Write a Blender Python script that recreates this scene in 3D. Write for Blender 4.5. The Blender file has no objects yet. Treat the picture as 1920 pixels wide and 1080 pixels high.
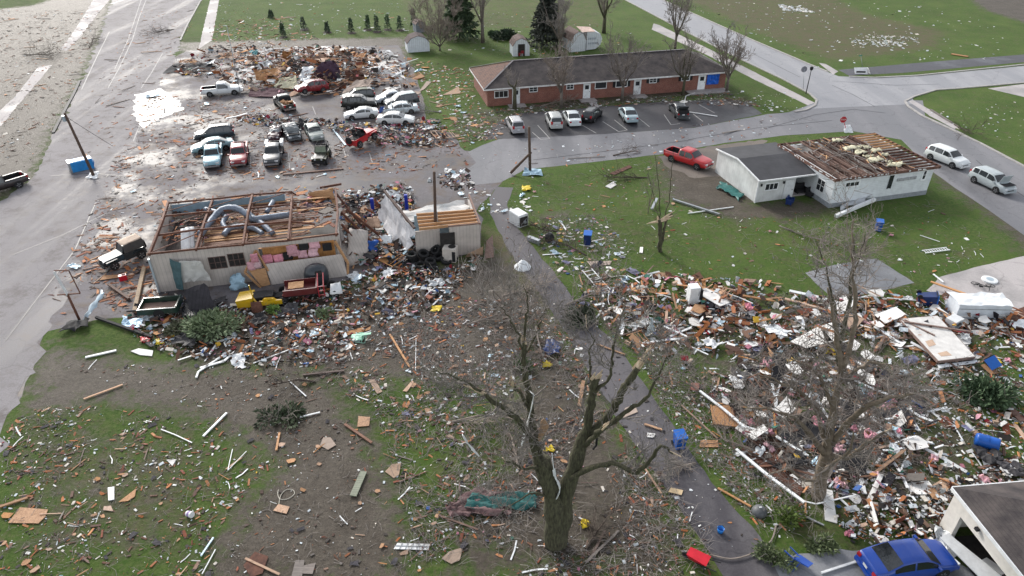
import bpy, math, random
import numpy as np
from mathutils import Vector, Matrix, Euler
R = math.radians
scene = bpy.context.scene
# ---------------------------------------------------------------- camera
CAMH, PITCH, FPX = 32.0, R(32.8), 1321.0
cam_d = bpy.data.cameras.new("camera")
cam_d.sensor_width = 36.0
cam_d.lens = 36.0 * FPX / 1920.0
cam_d.clip_end = 6000
cam = bpy.data.objects.new("camera", cam_d)
cam.location = (0, 0, CAMH)
cam.rotation_euler = (math.pi / 2 - PITCH, 0, 0)
scene.collection.objects.link(cam)
scene.camera = cam
# ---------------------------------------------------------------- sky, sun, exposure
SUN_EL, SUN_AZ = R(30), R(-32)      # low bright patch behind thin cloud, ahead and to the left
world = bpy.data.worlds.new("World")
scene.world = world
world.use_nodes = True
wn = world.node_tree.nodes
wl = world.node_tree.links
bg = wn["Background"]
sky = wn.new("ShaderNodeTexSky")
sky.sky_type = 'NISHITA'
sky.sun_disc = False
sky.sun_elevation = SUN_EL
sky.sun_rotation = SUN_AZ
sky.air_density = 1.0
sky.dust_density = 1.6
sky.ozone_density = 1.0
hs = wn.new("ShaderNodeHueSaturation")
hs.inputs['Saturation'].default_value = 0.28
wl.new(sky.outputs[0], hs.inputs['Color'])
wl.new(hs.outputs[0], bg.inputs['Color'])
bg.inputs['Strength'].default_value = 0.13
sun_d = bpy.data.lights.new("sun", 'SUN')
sun_d.energy = 1.4
sun_d.angle = R(14)
sun_d.color = (1.0, 0.95, 0.88)
sun = bpy.data.objects.new("sun", sun_d)
sv = Vector((math.sin(SUN_AZ) * math.cos(SUN_EL), math.cos(SUN_AZ) * math.cos(SUN_EL), math.sin(SUN_EL)))
sun.rotation_euler = sv.to_track_quat('Z', 'Y').to_euler()
scene.collection.objects.link(sun)
scene.view_settings.view_transform = 'Standard'
scene.view_settings.look = 'None'
scene.view_settings.exposure = 1.12
scene.view_settings.gamma = 1
scene.cycles.max_bounces = 6
scene.cycles.caustics_reflective = False
scene.cycles.caustics_refractive = False

# ---------------------------------------------------------------- helpers
rnd = random.Random(7)
COL = scene.collection
_cp, _sp = math.cos(PITCH), math.sin(PITCH)
def ray(u, v):
    a = (u - 960) / FPX
    b = -(v - 540) / FPX
    return Vector((a, _cp + b * _sp, -_sp + b * _cp))
def G(u, v, z=0.0):
    d = ray(u, v)
    return Vector((0, 0, CAMH)) + d * ((z - CAMH) / d.z)
def PY(u, v, Y):                    # point of the sight line at world depth Y
    d = ray(u, v)
    return Vector((0, 0, CAMH)) + d * (Y / d.y)
def srgb(h):
    h = h.lstrip('#')
    o = []
    for i in (0, 2, 4):
        c = int(h[i:i + 2], 16) / 255
        o.append(c / 12.92 if c < .04045 else ((c + .055) / 1.055) ** 2.4)
    return tuple(o)

class MB:
    def __init__(s):
        s.v = []; s.f = []; s.m = []; s.c = []
    def quad(s, pts, mi=0, col=None):
        n = len(s.v)
        s.v.extend([tuple(p) for p in pts])
        s.f.append(tuple(range(n, n + len(pts)))); s.m.append(mi); s.c.append(col)
    def box(s, c, size, rot=None, mi=0, col=None, taper=1.0, nobot=False):
        x, y, z = size[0] / 2, size[1] / 2, size[2] / 2
        P = [Vector((a * x * (taper if d > 0 else 1), b * y * (taper if d > 0 else 1), d * z)) for d in (-1, 1) for a, b in ((-1, -1), (1, -1), (1, 1), (-1, 1))]
        if rot is not None:
            if not isinstance(rot, Matrix): rot = Euler(rot).to_matrix()
            P = [rot @ p for p in P]
        c = Vector(c); n = len(s.v)
        s.v.extend([tuple(c + p) for p in P])
        F = [(4, 5, 6, 7), (0, 1, 5, 4), (1, 2, 6, 5), (2, 3, 7, 6), (3, 0, 4, 7)]
        if not nobot: F.append((3, 2, 1, 0))
        for f in F:
            s.f.append(tuple(n + i for i in f)); s.m.append(mi); s.c.append(col)
    def beam(s, a, b, w, h, mi=0, up=(0, 0, 1), col=None):
        a = Vector(a); b = Vector(b); d = (b - a)
        if d.length < 1e-5: return
        t = d.normalized(); up = Vector(up)
        if abs(t.dot(up)) > .98: up = Vector((1, 0, 0))
        side = t.cross(up).normalized(); u = side.cross(t)
        M = Matrix((t, side, u)).transposed()
        s.box((a + b) / 2, (d.length, w, h), M, mi, col)
    def slab(s, pts, th, mi=0, col=None):          # polygon (top) with thickness downwards along its normal
        P = [Vector(p) for p in pts]
        nrm = Vector((0, 0, 0))
        for i in range(len(P)):
            nrm += P[i].cross(P[(i + 1) % len(P)])
        nrm = nrm.normalized() if nrm.length > 1e-9 else Vector((0, 0, 1))
        if nrm.z < 0: P.reverse(); nrm = -nrm
        Q = [p - nrm * th for p in P]
        s.quad(P, mi, col); s.quad(Q[::-1], mi, col)
        for i in range(len(P)):
            j = (i + 1) % len(P)
            s.quad([P[i], Q[i], Q[j], P[j]], mi, col)
    def tube(s, pts, rad, n=6, mi=0, caps=True, col=None):
        pts = [Vector(p) for p in pts]
        if not isinstance(rad, (list, tuple)): rad = [rad] * len(pts)
        base = len(s.v); prev = None
        for i, p in enumerate(pts):
            t = (pts[min(i + 1, len(pts) - 1)] - pts[max(i - 1, 0)])
            t = t.normalized() if t.length > 1e-9 else Vector((0, 0, 1))
            if prev is None:
                a = t.orthogonal().normalized()
            else:
                a = prev - t * prev.dot(t)
                a = a.normalized() if a.length > 1e-6 else t.orthogonal().normalized()
            prev = a; b = t.cross(a)
            for k in range(n):
                an = 2 * math.pi * k / n
                s.v.append(tuple(p + (a * math.cos(an) + b * math.sin(an)) * rad[i]))
        for i in range(len(pts) - 1):
            for k in range(n):
                k2 = (k + 1) % n
                s.f.append((base + i * n + k, base + i * n + k2, base + (i + 1) * n + k2, base + (i + 1) * n + k)); s.m.append(mi); s.c.append(col)
        if caps:
            s.f.append(tuple(base + k for k in range(n))[::-1]); s.m.append(mi); s.c.append(col)
            e = base + (len(pts) - 1) * n
            s.f.append(tuple(e + k for k in range(n))); s.m.append(mi); s.c.append(col)
    def lathe(s, prof, n=16, M=None, mi=0, col=None):   # prof: (radius, z) list
        base = len(s.v)
        for r, z in prof:
            for k in range(n):
                an = 2 * math.pi * k / n
                p = Vector((r * math.cos(an), r * math.sin(an), z))
                if M is not None: p = M @ p
                s.v.append(tuple(p))
        for i in range(len(prof) - 1):
            for k in range(n):
                k2 = (k + 1) % n
                s.f.append((base + i * n + k, base + i * n + k2, base + (i + 1) * n + k2, base + (i + 1) * n + k)); s.m.append(mi); s.c.append(col)
        s.f.append(tuple(base + k for k in range(n))[::-1]); s.m.append(mi); s.c.append(col)
        e = base + (len(prof) - 1) * n
        s.f.append(tuple(e + k for k in range(n))); s.m.append(mi); s.c.append(col)
    def sheet(s, A, B, C, D, nx, ny, amp, seed, mi=0, th=.012, ragged=.0, col=None, minz=None):  # crumpled sheet
        r = random.Random(seed)
        A, B, C, D = map(Vector, (A, B, C, D))
        ph = [(r.uniform(0, 6.3), r.uniform(2, 7), r.uniform(2, 7)) for _ in range(4)]
        nrm = (B - A).cross(D - A).normalized()
        if nrm.z < 0: nrm = -nrm
        P = []
        for j in range(ny + 1):
            for i in range(nx + 1):
                u, v = i / nx, j / ny
                p = A * (1 - u) * (1 - v) + B * u * (1 - v) + C * u * v + D * (1 - u) * v
                h = sum(math.sin(a + b * u * 2 + c * v * 2) for a, b, c in ph) / 4 + r.uniform(-.4, .4)
                p = p + nrm * h * amp
                if ragged and (i in (0, nx) or j in (0, ny)):
                    p = p + Vector((r.uniform(-1, 1), r.uniform(-1, 1), 0)) * ragged
                if minz is not None and p.z < minz: p.z = minz + r.uniform(0, .01)
                P.append(p)
        n = len(s.v)
        s.v.extend([tuple(p) for p in P]); s.v.extend([tuple(p - nrm * th) for p in P])
        o = len(P); w = nx + 1
        for j in range(ny):
            for i in range(nx):
                q = (n + j * w + i, n + j * w + i + 1, n + (j + 1) * w + i + 1, n + (j + 1) * w + i)
                s.f.append(q); s.m.append(mi); s.c.append(col)
                s.f.append(tuple(k + o for k in q[::-1])); s.m.append(mi); s.c.append(col)
        rim = [j for j in range(nx + 1)] + [k * w + nx for k in range(1, ny + 1)] + [ny * w + k for k in range(nx - 1, -1, -1)] + [k * w for k in range(ny - 1, 0, -1)]
        for a, b in zip(rim, rim[1:] + rim[:1]):
            s.f.append((n + a, n + a + o, n + b + o, n + b)); s.m.append(mi); s.c.append(col)
    def mesh(s, name, mats, smooth=False):
        me = bpy.data.meshes.new(name)
        me.from_pydata(s.v, [], s.f)
        if not isinstance(mats, (list, tuple)): mats = [mats]
        for m in mats: me.materials.append(m)
        me.polygons.foreach_set('material_index', s.m)
        if smooth: me.polygons.foreach_set('use_smooth', [True] * len(s.f))
        if any(c is not None for c in s.c):
            at = me.color_attributes.new('Col', 'FLOAT_COLOR', 'CORNER')
            arr = []
            for f, c in zip(s.f, s.c):
                c = c or (.3, .3, .3)
                arr.extend((c[0], c[1], c[2], 1.0) * len(f))
            at.data.foreach_set('color', arr)
        me.update()
        return me
    def build(s, name, mats, parent=None, smooth=False, loc=None, rz=0):
        o = bpy.data.objects.new(name, s.mesh(name, mats, smooth))
        COL.objects.link(o)
        if parent is not None: o.parent = parent
        if loc is not None: o.location = loc; o.rotation_euler = (0, 0, rz)
        return o
def tag(o, label=None, cat=None, group=None, kind=None):
    if label: o['label'] = label
    if cat: o['category'] = cat
    if group: o['group'] = group
    if kind: o['kind'] = kind
    return o
def thing(name, label, cat, loc=(0, 0, 0), rz=0.0, group=None, rot=None):
    o = bpy.data.objects.new(name, None)
    COL.objects.link(o)
    o.location = loc
    o.rotation_euler = rot if rot is not None else (0, 0, rz)
    return tag(o, label, cat, group)
def inst(me, name, parent=None, loc=(0, 0, 0), rot=(0, 0, 0), scale=(1, 1, 1)):
    o = bpy.data.objects.new(name, me)
    COL.objects.link(o)
    if parent is not None: o.parent = parent
    o.location = loc; o.rotation_euler = rot; o.scale = scale
    return o
def origin_to(o, p):               # move a world-built mesh's origin to its base
    p = Vector(p)
    o.data.transform(Matrix.Translation(-p)); o.location = p
    return o

# ---------------------------------------------------------------- materials
MATS = {}
def mat(name, col, rough=.75, var=.25, scale=3.0, bump=0.0, metal=0.0, col2=None, orand=0.0, spec=.35, stripes=None, stretch=None, bscale=None, coat=0.0, big=0.0):
    if name in MATS: return MATS[name]
    if isinstance(col, str): col = srgb(col)
    if isinstance(col2, str): col2 = srgb(col2)
    m = bpy.data.materials.new(name); m.use_nodes = True
    nt = m.node_tree; N = nt.nodes; L = nt.links
    b = N['Principled BSDF']
    b.inputs['Roughness'].default_value = rough
    b.inputs['Metallic'].default_value = metal
    b.inputs['Specular IOR Level'].default_value = spec
    if coat: b.inputs['Coat Weight'].default_value = coat; b.inputs['Coat Roughness'].default_value = .08
    tc = N.new('ShaderNodeTexCoord')
    src = tc.outputs['Object']
    if stretch:
        mp = N.new('ShaderNodeMapping'); mp.inputs['Scale'].default_value = stretch
        L.new(src, mp.inputs['Vector']); srcn = mp.outputs[0]
    else: srcn = src
    nz = N.new('ShaderNodeTexNoise'); nz.inputs['Scale'].default_value = scale; nz.inputs['Detail'].default_value = 5; nz.inputs['Roughness'].default_value = .65
    L.new(srcn, nz.inputs['Vector'])
    rp = N.new('ShaderNodeValToRGB')
    lo = tuple(c * (1 - var) for c in col); hi = col2 if col2 else tuple(min(1, c * (1 + var)) for c in col)
    rp.color_ramp.elements[0].position = .32; rp.color_ramp.elements[1].position = .68
    rp.color_ramp.elements[0].color = (*lo, 1); rp.color_ramp.elements[1].color = (*hi, 1)
    L.new(nz.outputs['Fac'], rp.inputs[0])
    out = rp.outputs[0]
    if stripes:                         # (axis, period in metres, darkness): grooves between boards or panels
        ax, per, dk = stripes
        sx = N.new('ShaderNodeSeparateXYZ'); L.new(src, sx.inputs[0])
        if ax == 'XY':
            ad = N.new('ShaderNodeMath'); ad.operation = 'ADD'; L.new(sx.outputs[0], ad.inputs[0]); L.new(sx.outputs[1], ad.inputs[1]); so = ad.outputs[0]
        else: so = sx.outputs['XYZ'.index(ax)]
        dv = N.new('ShaderNodeMath'); dv.operation = 'DIVIDE'; L.new(so, dv.inputs[0]); dv.inputs[1].default_value = per
        fr = N.new('ShaderNodeMath'); fr.operation = 'FRACT'; L.new(dv.outputs[0], fr.inputs[0])
        lt = N.new('ShaderNodeMath'); lt.operation = 'LESS_THAN'; L.new(fr.outputs[0], lt.inputs[0]); lt.inputs[1].default_value = .16
        mx = N.new('ShaderNodeMixRGB'); mx.blend_type = 'MULTIPLY'; L.new(lt.outputs[0], mx.inputs[0]); L.new(out, mx.inputs[1]); mx.inputs[2].default_value = (dk, dk, dk, 1)
        out = mx.outputs[0]
    if orand:
        oi = N.new('ShaderNodeObjectInfo')
        mr = N.new('ShaderNodeMapRange'); mr.inputs[3].default_value = 1 - orand; mr.inputs[4].default_value = 1 + orand
        L.new(oi.outputs['Random'], mr.inputs[0])
        h = N.new('ShaderNodeHueSaturation'); L.new(mr.outputs[0], h.inputs['Value']); L.new(out, h.inputs['Color'])
        mr2 = N.new('ShaderNodeMapRange'); mr2.inputs[3].default_value = .6; mr2.inputs[4].default_value = 1.15
        ml = N.new('ShaderNodeMath'); ml.operation = 'MULTIPLY'; ml.inputs[1].default_value = 7.31; L.new(oi.outputs['Random'], ml.inputs[0])
        fr2 = N.new('ShaderNodeMath'); fr2.operation = 'FRACT'; L.new(ml.outputs[0], fr2.inputs[0]); L.new(fr2.outputs[0], mr2.inputs[0]); L.new(mr2.outputs[0], h.inputs['Saturation'])
        out = h.outputs[0]
    L.new(out, b.inputs['Base Color'])
    if bump:
        n2 = N.new('ShaderNodeTexNoise'); n2.inputs['Scale'].default_value = bscale or scale * 3; n2.inputs['Detail'].default_value = 4
        L.new(srcn, n2.inputs['Vector'])
        bp = N.new('ShaderNodeBump'); bp.inputs['Strength'].default_value = bump; bp.inputs['Distance'].default_value = .05
        L.new(n2.outputs['Fac'], bp.inputs['Height']); L.new(bp.outputs[0], b.inputs['Normal'])
    MATS[name] = m
    return m
def colmat(name, rough=.75):
    m = bpy.data.materials.new(name); m.use_nodes = True
    N = m.node_tree.nodes; L = m.node_tree.links; b = N['Principled BSDF']
    a = N.new('ShaderNodeVertexColor'); a.layer_name = 'Col'
    nz = N.new('ShaderNodeTexNoise'); nz.inputs['Scale'].default_value = 6
    tc = N.new('ShaderNodeTexCoord'); L.new(tc.outputs['Object'], nz.inputs['Vector'])
    mr = N.new('ShaderNodeMapRange'); mr.inputs[3].default_value = .6; mr.inputs[4].default_value = 1.35; L.new(nz.outputs['Fac'], mr.inputs[0])
    mx = N.new('ShaderNodeMixRGB'); mx.blend_type = 'MULTIPLY'; mx.inputs[0].default_value = 1
    L.new(a.outputs[0], mx.inputs[1]); L.new(mr.outputs[0], mx.inputs[2]); L.new(mx.outputs[0], b.inputs['Base Color'])
    b.inputs['Roughness'].default_value = rough; b.inputs['Specular IOR Level'].default_value = .3
    return m
pine = mat('pine wood', (.40, .19, .085), .7, .3, 3, 0, col2=(.52, .29, .14), orand=.35, stretch=(.6, 6, 6))
darkwood = mat('weathered wood', (.13, .065, .045), .75, .35, 3, 0, col2=(.24, .13, .09), orand=.4, stretch=(.6, 6, 6))
greywood = mat('grey wood', (.17, .14, .12), .8, .3, 3, 0, orand=.35, stretch=(.6, 6, 6))
osb = mat('oriented strand board', (.36, .18, .085), .8, .25, 14, 0, col2=(.50, .28, .14), orand=.3)
tanboard = mat('tan board', (.40, .28, .20), .8, .15, 4, 0, orand=.3)
whitepaint = mat('white paint', (.72, .74, .75), .5, .12, 2.5, 0, orand=.12)
drywall = mat('drywall', (.70, .68, .65), .85, .15, 2, 0, orand=.15)
bluesheet = mat('pale blue metal', (.36, .49, .58), .35, .15, 2, 0, metal=.2, orand=.2)
greymetal = mat('grey metal', (.32, .34, .36), .4, .25, 3, 0, metal=.5, orand=.3)
shingle = mat('dark shingle', (.045, .042, .048), .85, .35, 9, .3, orand=.3)
pink = mat('pink insulation', (.66, .30, .36), .95, .2, 6, .6, orand=.15)
blackmat = mat('black rubber', (.018, .018, .02), .8, .3, 8, .2)
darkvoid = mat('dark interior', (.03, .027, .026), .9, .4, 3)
twigm = mat('twig bark', (.23, .195, .17), .9, .3, 4, 0, orand=.2)
bark = mat('mossy bark', (.06, .052, .04), .95, .45, 5, 1.0, col2=(.115, .112, .066), bscale=9, stretch=(2.2, 2.2, .5))
barkgrey = mat('grey bark', (.13, .11, .095), .95, .35, 3, .5)
splitwood = mat('raw split wood', (.55, .40, .26), .8, .25, 5, .2, col2=(.7, .58, .44))
rust = mat('rusty steel', (.12, .05, .035), .75, .4, 3, .1, col2=(.19, .085, .055))
glass = mat('car glass', (.018, .022, .026), .06, .2, 2, spec=.8)
chrome = mat('chrome', (.55, .57, .6), .2, .1, 2, metal=.9)
redlens = mat('red lamp lens', (.35, .015, .02), .2, .1, 2)
clearlens = mat('clear lamp lens', (.62, .64, .66), .12, .1, 2)
amber = mat('amber', (.6, .25, .03), .3, .1, 2)
tyrem = mat('tyre rubber', (.017, .017, .018), .75, .25, 12, .2)
rimm = mat('alloy rim', (.38, .39, .41), .35, .15, 4, metal=.6)
concrete = mat('concrete', (.38, .35, .34), .75, .18, 1.2, .2, bscale=12)
pole_wood = mat('utility pole wood', (.10, .066, .05), .9, .3, 4, .2, stretch=(6, 6, .6))
stufm = colmat('litter')
def paint(hexc, rough=.34):
    c = srgb(hexc)
    return mat('car paint ' + hexc, hexc, rough, .04, 1.7, coat=.35, spec=.5, bump=.04, bscale=2, col2=tuple(.87 * a + .13 * b for a, b in zip(c, (.16, .14, .12))))
# ================================================================ GROUND, ROADS
def inpoly(X, Y, P):
    r = np.zeros(X.shape, bool); n = len(P)
    for i in range(n):
        x1, y1 = P[i]; x2, y2 = P[(i + 1) % n]
        if y1 == y2: continue
        c = ((y1 > Y) != (y2 > Y)) & (X < (x2 - x1) * (Y - y1) / (y2 - y1) + x1)
        r ^= c
    return r
def edgedist(X, Y, P):
    d = np.full(X.shape, 1e9); n = len(P)
    for i in range(n):
        x1, y1 = P[i]; x2, y2 = P[(i + 1) % n]
        dx, dy = x2 - x1, y2 - y1
        t = np.clip(((X - x1) * dx + (Y - y1) * dy) / (dx * dx + dy * dy + 1e-9), 0, 1)
        d = np.minimum(d, np.hypot(X - x1 - t * dx, Y - y1 - t * dy))
    return d
def wp(px): return [(G(u, max(v, -40)).x, G(u, max(v, -40)).y) for u, v in px]
def mask(X, Y, polys, soft):
    m = np.zeros(X.shape)
    for px, k in polys:
        P = wp(px)
        s = np.where(inpoly(X, Y, P), 1, -1) * edgedist(X, Y, P)
        m = np.maximum(m, k * np.clip(.5 + s / (2 * soft), 0, 1))
    return m
fx = np.arange(-125, 125.1, .7); fy = np.arange(12, 200.1, .7)
gx = np.concatenate([[-3000, -1200, -500, -250, -160], fx, [160, 250, 500, 1200, 3000]])
gy = np.concatenate([[-1500, -400, -100, -20], fy, [230, 300, 500, 1200, 4000]])
GX, GY = np.meshgrid(gx, gy)
nX, nY = len(gx), len(gy)
V = np.stack([GX.ravel(), GY.ravel(), np.zeros(GX.size)], 1)
ii, jj = np.meshgrid(np.arange(nX - 1), np.arange(nY - 1))
q = (jj * nX + ii).ravel()
F = np.stack([q, q + 1, q + nX + 1, q + nX], 1)
me = bpy.data.meshes.new('ground')
me.from_pydata(V.tolist(), [], F.tolist())
bare_polys = [
 ([(60, 690), (95, 650), (330, 690), (560, 680), (640, 745), (705, 830), (770, 1000), (760, 1120), (370, 1120), (430, 960), (520, 880), (390, 790), (200, 752), (50, 790)], 1),
 ([(-200, 40), (60, 10), (215, -40), (212, 0), (187, 75), (155, 150), (120, 215), (94, 262), (62, 330), (0, 372), (-200, 440)], 1),
 ([(-60, 810), (40, 760), (200, 752), (390, 785), (520, 880), (430, 960), (380, 1120), (-60, 1120)], .44),
 ([(270, 590), (640, 530), (950, 470), (1015, 560), (1020, 690), (860, 720), (640, 720), (480, 700), (330, 690)], .9),
 ([(880, 640), (1100, 640), (1230, 850), (1330, 1000), (1300, 1120), (800, 1120), (820, 950), (930, 820)], .72),
 ([(1235, 300), (1350, 280), (1420, 370), (1400, 420), (1250, 370)], 1),
 ([(1360, 385), (1560, 375), (1560, 395), (1470, 415), (1370, 400)], 1),
 ([(1760, -40), (1960, -60), (1980, 60), (1920, 42), (1850, 20)], 1),
 ([(1080, 560), (1450, 520), (1700, 560), (1930, 560), (1930, 1000), (1500, 970), (1340, 760), (1120, 660)], .5),
 ([(1745, 330), (1800, 330), (1930, 420), (1930, 480), (1850, 400)], 1),
 ([(980, 390), (1080, 370), (1110, 420), (1000, 440)], .6),
 ([(330, 80), (480, 75), (760, 70), (770, 130), (380, 160)], 1),
 ([(880, 205), (920, 190), (960, 235), (930, 250)], .7),
 ([(960, 195), (1360, 150), (1370, 175), (980, 215)], .75),
]
dry_polys = [
 ([(1180, -40), (1500, -40), (1640, 25), (1800, 60), (1780, 95), (1600, 118), (1560, 122), (1420, 70)], .58),
 ([(700, -40), (1160, -40), (1160, 60), (1000, 60), (760, 60)], .45),
 ([(840, 420), (1000, 420), (1080, 620), (1000, 660)], .7),
 ([(300, 40), (360, 40), (350, 80), (300, 90)], .6),
 ([(1480, 770), (1930, 640), (1930, 1100), (1380, 1100)], .45),
 ([(1310, 500), (1720, 440), (1730, 480), (1320, 540)], .4),
 ([(950, 330), (1240, 300), (1300, 400), (1560, 400), (1900, 420), (1900, 520), (1450, 520), (1160, 500), (1010, 420)], .36),
 ([(-20, 780), (400, 780), (510, 870), (400, 1100), (-20, 1100)], .46),
 ([(700, 760), (1000, 740), (1330, 1000), (1330, 1100), (740, 1100)], .4),
]
litter_bare = mask(GX, GY, bare_polys, 3.6)
dryv = mask(GX, GY, dry_polys, 4)
for nm, arr in (('bare', litter_bare), ('dry', dryv)):
    a = me.attributes.new(nm, 'FLOAT', 'POINT')
    a.data.foreach_set('value', arr.ravel().astype(np.float32))
def ground_mat():
    m = bpy.data.materials.new('grass and mud'); m.use_nodes = True
    N = m.node_tree.nodes; L = m.node_tree.links; b = N['Principled BSDF']
    tc = N.new('ShaderNodeTexCoord')
    def noise(s, det=6, rough=.65, scale=(1, 1, 1), rot=0):
        mp = N.new('ShaderNodeMapping'); mp.inputs['Scale'].default_value = scale; mp.inputs['Rotation'].default_value = (0, 0, rot)
        L.new(tc.outputs['Object'], mp.inputs[0])
        n = N.new('ShaderNodeTexNoise'); n.inputs['Scale'].default_value = s; n.inputs['Detail'].default_value = det; n.inputs['Roughness'].default_value = rough
        L.new(mp.outputs[0], n.inputs['Vector']); return n.outputs['Fac']
    def ramp(f, stops):
        r = N.new('ShaderNodeValToRGB'); L.new(f, r.inputs[0])
        e = r.color_ramp.elements
        while len(e) < len(stops): e.new(.5)
        for el, (p, c) in zip(e, stops): el.position = p; el.color = (*c, 1)
        return r.outputs[0]
    def mix(f, a, c):
        x = N.new('ShaderNodeMixRGB'); L.new(f, x.inputs[0]); L.new(a, x.inputs[1]); L.new(c, x.inputs[2]); return x.outputs[0]
    def math_(op, a, c):
        x = N.new('ShaderNodeMath'); x.operation = op
        for i, k in enumerate((a, c)):
            if isinstance(k, (int, float)): x.inputs[i].default_value = k
            else: L.new(k, x.inputs[i])
        return x.outputs[0]
    grass = mix(ramp(noise(3.2, 10, .85), [(.40, (0, 0, 0)), (.60, (1, 1, 1))]),
                ramp(noise(.13, 5, .6), [(.3, (.022, .046, .007)), (.5, (.038, .084, .011)), (.7, (.074, .118, .022))]),
                ramp(noise(.35, 5), [(.3, (.058, .104, .018)), (.7, (.115, .145, .042))]))
    thatch = ramp(noise(5, 8, .8), [(.3, (.048, .042, .024)), (.7, (.155, .135, .080))])
    mud = ramp(noise(3.5, 9, .85), [(.3, (.042, .034, .025)), (.5, (.082, .069, .053)), (.72, (.148, .124, .098))])
    mud2 = ramp(noise(.5, 5), [(.35, (.75, .72, .7)), (.65, (1.1, 1.1, 1.12))])
    mm = N.new('ShaderNodeMixRGB'); mm.blend_type = 'MULTIPLY'; mm.inputs[0].default_value = 1; L.new(mud, mm.inputs[1]); L.new(mud2, mm.inputs[2])
    mud = mm.outputs[0]
    ab = N.new('ShaderNodeAttribute'); ab.attribute_name = 'bare'
    ad = N.new('ShaderNodeAttribute'); ad.attribute_name = 'dry'
    def thr(attr, nz, w):
        s = math_('ADD', attr, math_('MULTIPLY', math_('SUBTRACT', nz, .5), w))
        mr = N.new('ShaderNodeMapRange'); mr.inputs[1].default_value = .35; mr.inputs[2].default_value = .65; L.new(s, mr.inputs[0]); return mr.outputs[0]
    patch = thr(math_('MULTIPLY', ad.outputs['Fac'], 1), noise(.6, 7, .8), 1.3)
    c = mix(patch, grass, thatch)
    # worn thin spots everywhere
    spots = math_('MULTIPLY', thr(noise(.45, 6, .7), noise(3, 5, .8), .5), .0)
    c = mix(ramp(noise(.9, 8, .8), [(.52, (0, 0, 0)), (.66, (.9, .9, .9))]), c, thatch)
    bm = thr(ab.outputs['Fac'], noise(.8, 8, .8), 1.5)
    c = mix(bm, c, mud)
    L.new(c, b.inputs['Base Color'])
    rr = N.new('ShaderNodeMapRange'); rr.inputs[3].default_value = .95; rr.inputs[4].default_value = .62; L.new(bm, rr.inputs[0]); L.new(rr.outputs[0], b.inputs['Roughness'])
    b.inputs['Specular IOR Level'].default_value = .2
    bp = N.new('ShaderNodeBump'); bp.inputs['Strength'].default_value = .9; bp.inputs['Distance'].default_value = .12
    L.new(noise(4, 8, .8), bp.inputs['Height']); L.new(bp.outputs[0], b.inputs['Normal'])
    return m
me.materials.append(ground_mat())
go = bpy.data.objects.new('ground', me); COL.objects.link(go); tag(go, kind='structure')

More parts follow.
